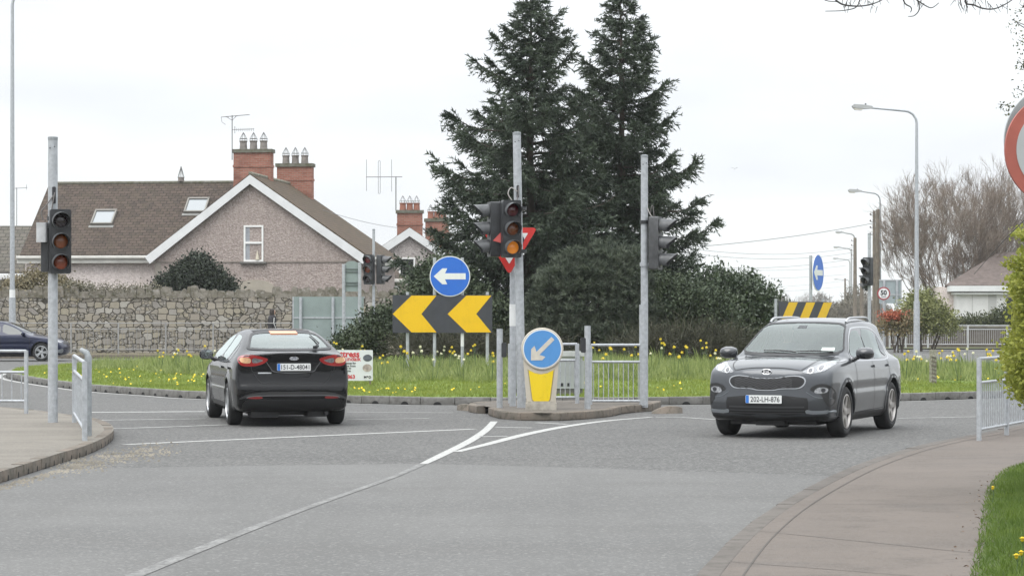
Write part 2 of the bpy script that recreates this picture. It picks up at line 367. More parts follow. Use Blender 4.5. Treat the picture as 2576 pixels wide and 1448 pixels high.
# right footpath, dropped kerb
RK = smooth_path([gd(*p) for p in ((1640, 1640), (1700, 1530), (1760, 1449), (1850, 1356), (1960, 1276), (2100, 1202), (2200, 1162), (2300, 1132), (2400, 1110), (2480, 1095), (2576, 1074), (2800, 1045))], 6)
rk2 = [Vector((p.x, p.y, 0)) for p in RK]
RKo = inset(rk2, -0.16)
poly_sheet('right_footpath', RKo[2:-1] + [Vector((30, RKo[-1].y + 2, 0)), Vector((30, 4, 0)), Vector((RKo[0].x + 1, 4, 0))], 0.047, pave_right_m)
kerb_run('right_kerb', rk2, 0.05, 0.16, layered('path_kerb', [(0.135, 0.122, 0.11), ('noise', 0.8, (0.4, 0.65), (0.105, 0.094, 0.085)), ('noise', 7, (0.5, 0.72), (0.085, 0.078, 0.068))], 0.92, 0.5, 50), step=1.8, hole=0, inside=-1)
jm = MB()
for (x0, y0, x1, y1) in ((1905, 1335, 2470, 1392), (2010, 1268, 2488, 1268), (2240, 1156, 2520, 1150), (1830, 1412, 2300, 1448)):
    a = gd(x0, y0, .047); b_ = gd(x1, y1, .047); strip(jm, [a.lerp(b_, k / 10) + Vector((0, random.uniform(-.015, .015), 0)) for k in range(11)], .012, .0505)
kj = [Vector((p.x, p.y, 0)) for p in inset(rk2, -.30)]; strip(jm, kj[1:-1], .012, .0505)
tag(jm.build('footpath_joint', M('joint_dark', (.085, .076, .068), .95), smooth=None), kind='structure')
# verge at the lower right
RV = [gd(*p, 0.047) for p in ((2440, 1640), (2462, 1448), (2474, 1380), (2486, 1300), (2497, 1238), (2522, 1200), (2576, 1172), (2800, 1120))]
RVP = smooth_path(RV, 5)
poly_sheet('right_verge', [(p.x, p.y) for p in RVP] + [(26, 33), (26, 6)], 0.062, layered('verge_turf', [(0.05, 0.075, 0.02), ('noise', 4, (0.4, 0.65), (0.075, 0.10, 0.03)), ('noise', 12, (0.5, 0.75), (0.09, 0.07, 0.045))], 0.95, 0.8, 30))

# splitter island in the middle of the junction
IS = smooth_path([gd(*p) for p in ((1228, 1044), (1250, 1052), (1300, 1057), (1380, 1059), (1450, 1056), (1510, 1051), (1545, 1046), (1575, 1039), (1640, 1034), (1662, 1026))] + [Vector((x, y, 0)) for x, y in ((2.55, 43.9), (1.5, 44.1), (0.2, 44.0), (-0.6, 43.2), (-0.75, 42.0))], 5, True)
ISA = [Vector((p.x, p.y, 0)) for p in IS]
poly_sheet('island_paving', [(p.x, p.y) for p in inset(ISA, 0.1)], 0.125, layered('island_tarmac', [(0.12, 0.108, 0.095), ('noise', 3, (0.4, 0.65), (0.165, 0.148, 0.128)), ('noise', 14, (0.5, 0.72), (0.07, 0.06, 0.045))], 0.95, 0.8, 40))
kerb_run('island_kerb', ISA, 0.13, 0.14, kerb_dark, step=0.72, hole=0, closed=True)
def kerb_nose(px0, px1, py, hgt):
    a = gd(px0, py); b = gd(px1, py - 2); d = b - a; n = 10; V = []; fs = []
    for i in range(n + 1):
        t = i / n; h = hgt * math.sin(math.pi * min(0.97, t * 0.75 + 0.03)) ** 0.7 + 0.01; w_ = 0.42 * math.sin(math.pi * (0.08 + 0.84 * t)) ** 0.6
        c = a + d * t
        V += [c + Vector((0, -w_ / 2, 0.001)), c + Vector((0, -w_ / 3, h)), c + Vector((0, w_ / 3, h)), c + Vector((0, w_ / 2, 0.001))]
    for i in range(n):
        for k in range(3): fs.append((4 * i + k, 4 * i + 4 + k, 4 * i + 5 + k, 4 * i + 1 + k))
    fs += [(0, 1, 2, 3), (4 * n + 3, 4 * n + 2, 4 * n + 1, 4 * n)]
    return MB().add(V, fs)
mbn = kerb_nose(1640, 1716, 1040, 0.11)
tag(mbn.build('kerb_nose', kerb_dark), 'worn brown kerb nose beside the island, right of the tall pole with a sideways signal', 'kerb stone')
mbn = kerb_nose(1204, 1150, 1033, 0.10)
tag(mbn.build('kerb_nose', kerb_dark), 'worn brown kerb nose at the left tip of the traffic island', 'kerb stone')

# markings
def line_px(mb, pts, wpx, z=0.004):
    Q = [gd(*p) for p in pts]; Q2 = smooth_path([Vector((p.x, p.y, 0)) for p in Q], 6) if len(Q) > 2 else [Q[0].lerp(Q[1], k / 12) for k in range(13)]
    m = len(Q2)
    if not hasattr(wpx, '__len__'): wpx = [wpx] * len(pts)
    ws = []
    for i in range(m):
        t = i / (m - 1) * (len(pts) - 1); k = min(int(t), len(pts) - 2); ws.append(lerp(wpx[k], wpx[k + 1], t - k))
    return strip(mb, Q2, ws, z)
mk = MB()
line_px(mk, [(314, 1118), (760, 1098), (1192, 1079)], 0.16)
line_px(mk, [(1062, 1168), (1110, 1145), (1180, 1110), (1222, 1082), (1243, 1060)], [0.09, .12, .13, .12, .11])
line_px(mk, [(1150, 1136), (1230, 1116), (1320, 1093), (1420, 1073), (1530, 1058), (1640, 1049)], [0.10, .14, .17, .17, .14, .10])
line_px(mk, [(1206, 1098), (1276, 1097)], 0.12); line_px(mk, [(1246, 1074), (1338, 1076)], 0.12); line_px(mk, [(1350, 1063), (1428, 1067)], 0.12)
tag(mk.build('road_markings', marking, smooth=None), kind='structure')
mk = MB()
line_px(mk, [(240, 1490), (345, 1447), (480, 1392), (640, 1328), (800, 1268), (975, 1206), (1030, 1183), (1062, 1168)], [.115, .115, .11, .10, .085, .075, .085, .10], 0.008)
tag(mk.build('centre_line', marking_worn, smooth=None), kind='structure')
mk = MB()
for pts, w_ in (([(218, 1037), (515, 1035)], .28), ([(232, 1057), (516, 1053)], .14), ([(265, 1078), (380, 1075), (570, 1068)], .14), ([(872, 1055), (1080, 1052)], .10), ([(1650, 1049), (1720, 1050), (1800, 1055)], .1), ([(2260, 1052), (2456, 1048)], .1), ([(872, 1036), (1140, 1038)], .1)):
    line_px(mk, pts, w_)
edge = [Vector((p.x, p.y, 0)) for p in inset(RBP, -0.16)]
strip(mk, edge + edge[:1], 0.13, 0.004)
tag(mk.build('faded_markings', layered('faded_paint', [(0.40, 0.40, 0.385), ('noise', 6, (0.45, 0.68), (0.22, 0.22, 0.215))], 0.85, 0.3, 60), smooth=None), kind='structure')
# gravel scatter beside the left kerb
gq = []
for _ in range(700):
    t = random.random(); a = gd(lerp(150, 420, t) + random.gauss(0, 20), lerp(1178, 1128, t) + random.gauss(0, 10)); gq.append((a.x, a.y))
for _ in range(300):
    t = random.random(); a = gd(lerp(-20, 200, t), lerp(1228, 1168, t) + abs(random.gauss(0, 7))); gq.append((a.x, a.y))
mbg = MB()
for (x, y) in gq:
    r_ = random.uniform(.006, .02); mbg.add([(x - r_, y - r_, .003), (x + r_, y - r_ * .6, .003), (x + r_ * .5, y + r_, .003), (x, y, .003 + r_ * 1.1)], [(0, 1, 3), (1, 2, 3), (2, 0, 3)])
tag(mbg.build('gravel', M('gravel', (0.22, 0.20, 0.165), 0.95, var=0.4, vs=2), smooth=None), kind='stuff')
# ground beyond the circulating road, in front of the stone wall
KY = 93.5
poly_sheet('far_footpath', [(-60, KY), (-4, KY), (-2, KY + 2), (-2, 99.6), (-60, 99.6)], 0.12, layered('far_path', [(0.13, 0.115, 0.08), ('noise', 0.8, (0.4, 0.65), (0.10, 0.085, 0.05)), ('noise', 5, (0.5, 0.7), (0.17, 0.14, 0.09))], 0.95, 0.5, 30))
g = MB().box((-32, KY - 0.08, 0.07), (56, 0.14, 0.14)); tag(g.build('far_kerb', kerb_dark), kind='structure')
poly_sheet('far_verge_right', [(8, 117.6), (60, 117.6), (60, 170), (19, 170), (14, 130)], 0.05, soil_m)
# ---------------------------------------------------------------- street furniture
def circ(r_, n=36, cx=0, cz=0, a0=0, a1=360):
    full = abs(a1 - a0) >= 360
    m = n if full else n + 1
    return [(cx + r_ * math.cos(R(a0 + (a1 - a0) * k / n)), cz + r_ * math.sin(R(a0 + (a1 - a0) * k / n))) for k in range(m)]
LENS = {}
def lens_mat(key):
    d = {'red': ((0.10, 0.010, 0.016), None), 'amber': ((0.20, 0.055, 0.012), None), 'green': ((0.02, 0.05, 0.04), None), 'dull': ((0.03, 0.02, 0.025), None),
         'brown': ((0.24, 0.07, 0.02), None), 'rust': ((0.26, 0.055, 0.02), None), 'lit': ((0.62, 0.20, 0.02), (0.85, 0.27, 0.02)), 'redlit': ((0.22, 0.012, 0.02), None)}[key]
    return M('lens_' + key, d[0], 0.22, var=0.25, vs=6, coat=0.6, emit=d[1], es=0.22 if d[1] else 0)
def signal_head(parent, loc, rz, lenses=('red', 'amber', 'green'), sc=1.0, visor=0.23, tilt=0.0):
    """three-lamp head, front facing local -y"""
    mb = MB(); W_, H_, D_ = 0.31, 0.94, 0.17
    mb.bbox((0, 0, 0), (W_, D_, H_), 0.03, axis='y')
    for k in (-1, 0, 1):
        mb.lathe([(0.132, -D_ / 2 - 0.012), (0.132, -D_ / 2 + 0.01)], axis='y', n=28, c=(0, 0, k * 0.305))
    mb.box((0, D_ / 2 + 0.012, 0.32), (0.05, 0.03, 0.06)); mb.box((0, D_ / 2 + 0.012, -0.32), (0.05, 0.03, 0.06))
    mb.box((0, D_ / 2 + 0.004, 0), (W_ * 0.86, 0.012, H_ * 0.92))
    h = mb.build('signal_head', sigblack, parent, smooth=35, loc=loc, rot=(0, tilt, rz)); h.scale = (sc, sc, sc)
    for k, key in zip((1, 0, -1), lenses):
        z = k * 0.305; y0 = -D_ / 2 - 0.012
        lm = MB().lathe([(0.104, y0 - 0.001), (0.100, y0 - 0.010), (0.075, y0 - 0.022), (0.04, y0 - 0.029), (0.001, y0 - 0.031)], axis='y', n=26, c=(0, 0, z))
        lm.build('lens', lens_mat(key), h, smooth=60)
        V = []; fs = []; n = 22
        for i in range(n + 1):
            a = R(-42 + 264 * i / n); L = visor * (0.52 + 0.48 * max(0, math.sin(a)) ** 0.8) if math.sin(a) > -0.2 else visor * 0.42
            for r_ in (0.128, 0.121):
                V += [Vector((r_ * math.cos(a), y0 + 0.002, z + r_ * math.sin(a))), Vector((r_ * 0.99 * math.cos(a), y0 - L, z + r_ * 0.99 * math.sin(a) - 0.012))]
        for i in range(n):
            b = 4 * i; c = b + 4
            fs += [(b, c, c + 1, b + 1), (b + 2, b + 3, c + 3, c + 2), (b + 1, c + 1, c + 3, b + 3)]
        fs += [(0, 1, 3, 2), (4 * n, 4 * n + 2, 4 * n + 3, 4 * n + 1)]
        MB().add(V, fs).build('visor', siggrey, h, smooth=40)
    return h
def pole(parent, h, r0, r1=None, name='pole', m=None, top=(0, 0), cap=True):
    mb = MB(); r1 = r0 if r1 is None else r1
    mb.tube([(0, 0, -0.05), (top[0] * .5, top[1] * .5, h * .5), (top[0], top[1], h)], [r0, (r0 + r1) / 2, r1], 16)
    o = mb.build(name, m or galv, parent, smooth=50)
    if cap:
        MB().lathe([(r1 * 1.05, -0.035), (r1 * 1.05, 0.012), (r1 * 0.5, 0.02)], n=16).build('pole_cap', galv_dark, o, loc=(top[0], top[1], h))
        for a in (-60, -115): MB().lathe([(0.010, -r1 - 0.004), (0.010, -r1 + 0.01)], axis='y', n=8, c=(r1 * math.cos(R(a)) * 0.98 + top[0], r1 + r1 * math.sin(R(a)) * 0.98 + top[1], h - 0.13 - 0.02 * (a < -100))).build('bolt_hole', ink, o)
    return o
def clamp(parent, z, r_, length, ang, m=None):
    mb = MB(); d = Vector((math.cos(ang), math.sin(ang), 0))
    mb.lathe([(r_ + 0.012, z - 0.03), (r_ + 0.012, z + 0.03)], n=16); mb.cyl(d * r_ + Vector((0, 0, z)), d * (r_ + length) + Vector((0, 0, z)), 0.02, n=8)
    return mb.build('bracket', m or sigblack, parent)
def cable(parent, pts, r_=0.009, m=None):
    return MB().tube(smooth_path([Vector(p) for p in pts], 5), r_, 6).build('cable', m or M('cable_grey', (0.16, 0.15, 0.145), 0.6), parent)

# --- left traffic light
b = gd(133, 1062, 0.118); D = b.y; s = s_at(D)
zof = lambda y, D_: CH - (y - HZ) * D_ / F
tl = thing('traffic_light', 'near traffic light at the left footpath corner with a white box on its side', 'traffic light', b)
H_ = zof(347, D) - 0.118
pole(tl, H_, 0.072, 0.069)
hz_ = zof(608, D) - 0.118
signal_head(tl, ((154 - 133) / s + 0.0, -0.10, hz_), R(17), ('dull', 'brown', 'rust'), sc=0.97)
bx = MB(); bx.bbox((-0.14, -0.04, hz_ + 0.13), (0.15, 0.20, 0.28), 0.03, axis='z'); bx.build('detector_box', M('detector_grey', (0.44, 0.45, 0.46), 0.5, var=.15, vs=8), tl)
bx = MB(); bx.bbox((-0.10, 0.0, hz_ - 0.12), (0.12, 0.16, 0.62), 0.015, axis='z'); bx.build('backing_case', sigblack, tl)
clamp(tl, hz_ + 0.33, 0.072, 0.1, R(-60)); clamp(tl, hz_ - 0.33, 0.072, 0.1, R(-60))
MB().bbox((0.03, -0.07, hz_ + 0.66), (0.05, 0.02, 0.24), 0.015, axis='y').build('cable_slot', ink, tl)
cable(tl, [(-0.12, -0.06, hz_ + 0.30), (-0.15, -0.08, hz_ + 0.42), (-0.09, -0.08, hz_ + 0.5), (0.03, -0.09, hz_ + 0.66)])
cable(tl, [(0.0, -0.08, hz_ + 0.46), (0.02, -0.1, hz_ + 0.56), (0.04, -0.08, hz_ + 0.7)])
# --- traffic light on the island, two heads
b = gd(1312, 1025, 0.125); D = b.y; s = s_at(D)
tl = thing('traffic_light', 'leaning traffic light behind the keep-left bollard, with two heads and a bright orange bottom lamp', 'traffic light', b)
H_ = zof(335, D) - 0.125; lean = -12 / s
pole(tl, H_, 0.072, 0.066, top=(lean, 0.0))
hz_ = zof(577, D) - 0.125; off = lean * hz_ / H_
signal_head(tl, ((1284 - 1312) / s + 0.01, -0.20, hz_), R(14), ('red', 'amber', 'lit'), sc=1.0)
signal_head(tl, ((1242 - 1312) / s - 0.0, 0.02, hz_ - 0.0), R(-78), ('dull', 'dull', 'dull'), sc=0.96, visor=0.26)
clamp(tl, hz_ + 0.34, 0.07, 0.16, R(-120)); clamp(tl, hz_ - 0.36, 0.07, 0.16, R(-120))
MB().bbox((off - 0.01, -0.07, hz_ + 0.62), (0.045, 0.02, 0.2), 0.012, axis='y').build('cable_slot', ink, tl)
cable(tl, [(off - 0.1, -0.10, hz_ + 0.46), (off - 0.17, -0.11, hz_ + 0.58), (off - 0.12, -0.1, hz_ + 0.68), (off - 0.02, -0.08, hz_ + 0.62)], 0.010, M('cable_light', (0.4, 0.38, 0.36), .6))
cable(tl, [(off - 0.03, -0.12, hz_ + 0.45), (off + 0.0, -0.11, hz_ + 0.6), (off, -0.08, hz_ + 0.7)])
MB().add([Vector((0, -.004, 0)), Vector((.2, -.004, -.02)), Vector((.13, -.004, .05)), Vector((.1, -.004, .15)), Vector((0, .004, 0)), Vector((.2, .004, -.02)), Vector((.13, .004, .05)), Vector((.1, .004, .15))], [(0, 1, 2), (0, 2, 3), (4, 6, 5), (4, 7, 6), (0, 4, 5, 1), (1, 5, 6, 2), (2, 6, 7, 3), (3, 7, 4, 0)]).build('cracked_visor_piece', M('red_plastic', (0.5, 0.09, 0.08), .4), tl, loc=((1240 - 1312) / s, -0.16, zof(606, D) - 0.125), rot=(0, R(10), 0))
# --- tall pole right of the island with a sideways head
b = gd(1621, 1017, 0.125); D = b.y; s = s_at(D)
tl = thing('traffic_light', "traffic light on a straight pole at the island's right end, single head facing right", 'traffic light', b)
H_ = zof(392, D) - 0.125
pole(tl, H_, 0.062, 0.06)
MB().tube([(-0.012, 0, -0.02), (-0.012, 0, zof(766, D) - 0.125)], 0.075, 16).build('pole_sleeve', galv, tl)
hz_ = zof(612, D) - 0.125
signal_head(tl, (0.19, -0.03, hz_), R(72), ('dull', 'dull', 'dull'), sc=0.96, visor=0.30).data.materials[0] = M('signal_dusty', (0.062, 0.064, 0.067), 0.5, var=.3, vs=9)
clamp(tl, hz_ + 0.36, 0.066, 0.1, R(-20)); clamp(tl, hz_ - 0.36, 0.066, 0.1, R(-20), galv)
cable(tl, [(0.05, -0.06, hz_ + 0.6), (0.09, -0.08, hz_ + 0.5), (0.13, -0.08, hz_ + 0.45)], 0.008, M('cable_light', (0.4, 0.38, 0.36), .6)); cable(tl, [(0.1, -0.06, hz_ + 0.45), (0.11, -0.08, hz_ + 0.6), (0.14, -0.08, hz_ + 0.63), (0.16, -0.08, hz_ + 0.46)], 0.007)
# --- traffic light beyond the roundabout, before the house
D = 92.0; s = s_at(D); b = at(940, 0, D); b.z = 0.0
tl = thing('traffic_light', 'far traffic light before the pebbledash house, beside the tall narrow grey sign back', 'traffic light', b)
pole(tl, zof(577, D), 0.055, 0.05)
hz_ = zof(678, D)
signal_head(tl, (-0.17, -0.08, hz_), R(-18), ('redlit', 'rust', 'dull'), sc=1.18)
signal_head(tl, (0.26, 0.0, hz_), R(70), ('dull', 'dull', 'dull'), sc=1.16, visor=.3)
# --- traffic light at the far right
D = 84.0; s = s_at(D); b = at(2187, 0, D); b.z = 0.0
tl = thing('traffic_light', 'far black traffic light facing left, standing before the utility poles at the right', 'traffic light', b)
pole(tl, zof(588, D), 0.06, 0.055)
signal_head(tl, (-0.06, -0.09, zof(683, D)), R(-42), ('dull', 'dull', 'dull'), sc=1.02)
signal_head(tl, (-0.05, 0.16, zof(700, D)), R(-100), ('dull', 'dull', 'dull'), sc=0.9)

# --- yield sign
b = gd(1290, 1021, 0.125); D = b.y; s = s_at(D)
ys = thing('yield_sign', 'red and white triangular yield sign partly hidden behind the leaning traffic light', 'road sign', b)
pole(ys, zof(560, D) - 0.125, 0.055, 0.05, cap=False, name='post')
mbp = MB().lathe([(0.0575, zof(820, D) - 0.125), (0.0565, zof(765, D) - 0.125)], n=16); mbp.build('reflective_band', sign_white, ys)
cx_ = (1284 - 1290) / s; zt = zof(573, D) - 0.125; zb = zof(692, D) - 0.125; hw = 71 / s; rr = 0.05
def tri_out(hw, zt, zb, rr):
    P = [Vector((-hw, zt)), Vector((0, zb)), Vector((hw, zt))]; o = []
    for i in range(3):
        a, p, c = P[i - 1], P[i], P[(i + 1) % 3]; d1 = (a - p).normalized(); d2 = (c - p).normalized(); k = rr * 1.7
        for t in (0, .25, .5, .75, 1): q = (p + d1 * k) * (1 - t) ** 2 + p * 2 * t * (1 - t) + (p + d2 * k) * t * t; o.append((q.x, q.y))
    return o
M4 = Matrix.Translation((cx_ - 0.02, -0.075, 0))
pl = MB().prism(tri_out(hw, zt, zb, rr), 0.012, M4).build('sign_plate', sign_red, ys)
inn = tri_out(hw * 0.67, zt - 0.09, zb + 0.185, 0.012)
MB().prism(inn, 0.004, Matrix.Translation((cx_ - 0.02, -0.080, 0))).build('sign_face', sign_white, pl)
mbt = MB(); add_text(mbt, 'YIELD', 0.20, (cx_ - 0.02, -0.083, zt - 0.20), 0.006, 0.95); mbt.build('lettering', ink, pl)
mbt = MB().box((0, -0.055, zt - 0.12), (0.5, 0.02, 0.05)).box((0, -0.055, zt - 0.5), (0.22, 0.02, 0.05)); mbt.build('bracket', galv, ys)

# --- keep-left bollard
b = gd(1361, 1030, 0.125); D = b.y; s = s_at(D)
kb = thing('keep_left_bollard', 'cream traffic bollard with a blue disc, diagonal white arrow and yellow panel on the island', 'bollard', b)
cream = grimy('bollard_shell', (0.50, 0.46, 0.385), .5)
zc = zof(877, D) - 0.125; rc = 53 / s
body = [(-0.222, 0.0), (0.222, 0.0), (0.25, 0.32), (0.285, zc - rc * .62), (0.25, zc), (-0.25, zc), (-0.285, zc - rc * .62), (-0.25, 0.32)]
sh = MB().prism(body, 0.22, Matrix.Translation((0, -0.11, 0))).build('bollard_shell', cream, kb)
ds = MB().lathe([(rc * .9, 0.12), (rc, 0.10), (rc, -0.125), (rc * 0.965, -0.137)], axis='y', n=48, c=(0.02, 0, zc)); ds.build('disc_housing', cream, kb)
MB().lathe([(rc * 0.925, -0.13), (rc * 0.925, -0.140)], axis='y', n=48, c=(0.02, 0, zc)).build('disc_rim', sign_white, kb)
dsc = MB().lathe([(rc * 0.875, -0.13), (rc * 0.875, -0.143)], axis='y', n=48, c=(0.02, 0, zc)).build('blue_disc', sign_blue_pale, kb)
def arrow(L, wd, head, hl, lean_=0.0):   # points along -x; (tail at +L/2)
    return [(-L / 2, 0), (-L / 2 + hl, head), (-L / 2 + hl * 1.75, head), (-L / 2 + hl * 1.2, wd / 2), (L / 2, wd / 2), (L / 2, -wd / 2), (-L / 2 + hl * 1.2, -wd / 2), (-L / 2 + hl * 1.75, -head), (-L / 2 + hl, -head)][::-1]
ca, sa = math.cos(R(45)), math.sin(R(45))
diag = [(0.02 + (u * ca - v * sa) * 1.0, zc + (u * sa + v * ca)) for u, v in
        [(-0.26, 0), (-0.13, 0.125), (-0.055, 0.125), (-0.10, 0.034), (0.24, 0.034), (0.24, -0.034), (-0.10, -0.034), (-0.055, -0.125), (-0.13, -0.125)][::-1]]
MB().prism(diag, 0.004, Matrix.Translation((0, -0.147, 0))).build('arrow', M('arrow_cream', (0.55, 0.51, 0.44), 0.5, var=.12, vs=8), dsc)
yt = zof(948, D) - 0.125; yb = zof(1008, D) - 0.125
pan = [(-0.115, yb), (0.115, yb), (0.14, yb + .03), (0.20, zof(930, D) - .125), (0.1, zof(938, D) - .125), (0, zof(941, D) - .125), (-0.1, zof(938, D) - .125), (-0.20, zof(930, D) - .125), (-0.14, yb + .03)]
MB().prism([(u * 1.1, v + (0.012 if v > yb + .1 else -.012)) for u, v in pan], 0.004, Matrix.Translation((0.0, -0.1125, 0))).build('panel_rim', M('panel_rim', (0.35, 0.3, 0.18), .6), kb)
MB().prism(pan, 0.012, Matrix.Translation((0.0, -0.123, 0))).build('yellow_panel', sign_yellow2, kb)
mb = MB().bbox((0, 0, 0.045), (0.50, 0.27, 0.13), 0.02, axis='z').bbox((0, 0, 0.115), (0.44, 0.245, 0.05), 0.02, axis='z'); mb.build('base', M('bollard_base', (0.36, 0.335, 0.29), 0.8, var=.25, vs=7), kb)

# --- island posts with push-button boxes
def isl_post(px, base, top, side, label):
    b = gd(px, base, 0.125); D = b.y
    t = thing('guard_post', label, 'post', b); h = zof(top, D) - 0.125
    pole(t, h, 0.05, cap=False, name='post'); MB().lathe([(0.051, h - .003), (0.051, h + 0.008)], n=16).build('post_cap', galv_dark, t)
    hb = zof(880 if side > 0 else 868, D) - .125
    mb = MB().lathe([(0.02, side * 0.04), (0.05, side * 0.05), (0.06, side * 0.075), (0.05, side * 0.1), (0.02, side * 0.11)], axis='x', n=16, c=(0, 0.02, hb)).bbox((side * 0.07, 0.02, hb), (0.085, 0.12, 0.24), 0.025, axis='y')
    mb.build('push_button_box', sigblack, t)
isl_post(1257, 1025, 828, 1, 'thick grey post with a black box on its right side, left of the keep-left bollard')
isl_post(1478, 1028, 820, -1, 'thick grey post with a black box on its left side, right of the keep-left bollard')

def guardrail(label, p0, p1, h, posts=(0, 1), top=True, bars=17, rail_z=(0.80, 0.14), r_=0.024, post_r=0.028, name='guard_railing', z0=0.0, group=None, m=None, cat='railing', square=True):
    p0 = Vector(p0); p1 = Vector(p1); m = m or galv
    t = thing(name, label, cat, p0, 0, group); d = p1 - p0; L = d.length; u = d.normalized(); ang = math.atan2(u.y, u.x); t.rotation_euler.z = ang
    slope = d.z / math.hypot(d.x, d.y); L = math.hypot(d.x, d.y); zz = lambda x: x * slope
    for f in posts:
        x = f * L; MB().bbox((x, 0, h / 2 + zz(x) - .02), (post_r * 2, post_r * 2, h + .04), 0.008, axis='z').build('post', m, t)
    if top: MB().tube([(0, 0, h + zz(0) - .01), (L, 0, h + zz(L) - .01)], r_, 10).build('top_rail', m, t)
    MB().tube([(0, 0, h * rail_z[0]), (L, 0, h * rail_z[0] + zz(L))], r_ * .9, 10).build('middle_rail', m, t)
    MB().tube([(0, 0, h * rail_z[1]), (L, 0, h * rail_z[1] + zz(L))], r_ * .9, 10).build('bottom_rail', m, t)
    mb = MB()
    for k in range(bars):
        x = (k + .5) / bars * L; mb.cyl((x, 0, h * rail_z[1] + zz(x)), (x, 0, h * rail_z[0] + zz(x)), 0.0085, n=6)
    if bars: mb.build('bar_infill', m, t)
    return t
pa = gd(1492, 1018, .125); pb = gd(1606, 1017, .125); pb.y = pa.y = 42.0; pa = at(1487, 0, 42); pb = at(1612, 0, 42); pa.z = pb.z = 0.125
guardrail('steel pedestrian railing panel between the right island post and the tall signal pole', pa, pb, zof(866, 42) - .125, posts=(0, 1), bars=10, rail_z=(0.71, 0.06), post_r=0.02)
pa = at(1283, 0, 42.6); pb = at(1452, 0, 42.6); pa.z = pb.z = 0.125
guardrail('steel railing panel standing behind the keep-left bollard, grey cabinet showing through it', pa, pb, zof(864, 42.6) - .125, posts=(0, 1), bars=14, rail_z=(0.72, 0.1), post_r=0.035)
# grey cabinet seen through it, at the edge of the roundabout
D = 46.3; s = s_at(D); b = at(1378, 0, D); b.z = rb_z(b.x, b.y) - .02
cb = thing('control_cabinet', 'grey control cabinet behind the island railings, with a row of dark vents', 'cabinet', b)
cg = M('cabinet_grey', (0.33, 0.345, 0.345), 0.55, var=.1, vs=3)
MB().bbox((0, 0, 0.40), (1.36, 0.36, 0.52), 0.02, axis='z').build('cabinet_body', cg, cb)
MB().bbox((0, 0, 0.79), (1.42, 0.42, 0.09), 0.02, axis='z').bbox((0, 0, .70), (1.3, .34, .10), .02, axis='z').build('cabinet_lid', M('cabinet_lid', (0.44, 0.45, 0.44), .5, var=.1, vs=3), cb)
MB().box((0, 0, 0.07), (1.3, 0.32, 0.16)).build('plinth', kerb_m, cb)
vb = MB()
for k in range(9): vb.box((-0.52 + k * 0.13, -0.183, 0.215), (0.055, 0.006, 0.06))
vb.build('vent', ink, cb)
for sx in (-0.63, .57): MB().bbox((sx, -0.2, 0.36), (0.06, 0.05, 0.86), 0.01, axis='z').build('leg', galv, cb)

# --- left corner railings
pa = gd(66, 1040, 0.118); pb = Vector((pa.x - 2.0, pa.y + 0.22, 0.118))
hL = zof(881, pa.y) - .118
guardrail('near steel railing at the far left edge, in front of the dark blue car', pb, pa, hL, bars=13, rail_z=(0.655, 0.2))
pc = gd(187, 1062, .118); pd_ = gd(222, 1096, .118); hh = zof(889, pc.y) - .118
guardrail('short steel railing seen nearly edge-on at the kerb corner, right of the left traffic light', pc, gd(213, 1108, .118), hh * .98, bars=13, rail_z=(0.76, 0.14), posts=(0, 1), post_r=.032)
MB().bbox((0, 0, .5), (.09, .06, 1.0), .01, axis='z')
gp = thing('guard_post', 'short round steel post standing at the end of the edge-on railing by the left kerb', 'post', pd_)
MB().tube([(0.0, 0, -.02), (0, 0, 1.0), (-0.02, -.0, 1.05), (-0.1, .04, 1.09)], [.045, .045, .04, .03], 12).build('post', galv_dark, gp)
# --- right foreground railing
pa = gd(2463, 1107, 0.05); pb = gd(2538, 1092, 0.05); dirv = (pb - pa).normalized()
guardrail('near steel pedestrian railing on the right footpath, partly hidden by the foreground hedge', pa, pa + dirv * 3.6, zof(900, pa.y) - .05, posts=(0, 0.44, 1), bars=34, rail_z=(0.70, 0.13), r_=.02)

# --- railing in front of the stone wall
D = 97.0; xa = (-60 - CX) / F * D; xb = (775 - CX) / F * D
guardrail('long grey pedestrian railing along the footpath in front of the stone wall', (xa, D, .12), (xb, D, .12), zof(812, D) - .12, posts=[k / 7 for k in range(8)], bars=92, rail_z=(.80, .14), post_r=.03, r_=.018, m=M('old_galv', (0.27, 0.27, 0.268), .65, var=.2, vs=8))
# --- railing at the far right
D = 120.0; xa = (2238 - CX) / F * D; xb = (2640 - CX) / F * D
guardrail('long pale railing at the right beyond the roundabout, in front of the low brown wall', (xa, D, 0.05), (xb, D, 0.05), zof(818, D) - .05, posts=[0, .1, .24, .49, .735, 1], bars=76, rail_z=(.82, .16), post_r=.04, m=M('pale_galv', (0.44, 0.45, 0.46), .5, var=.1, vs=6))

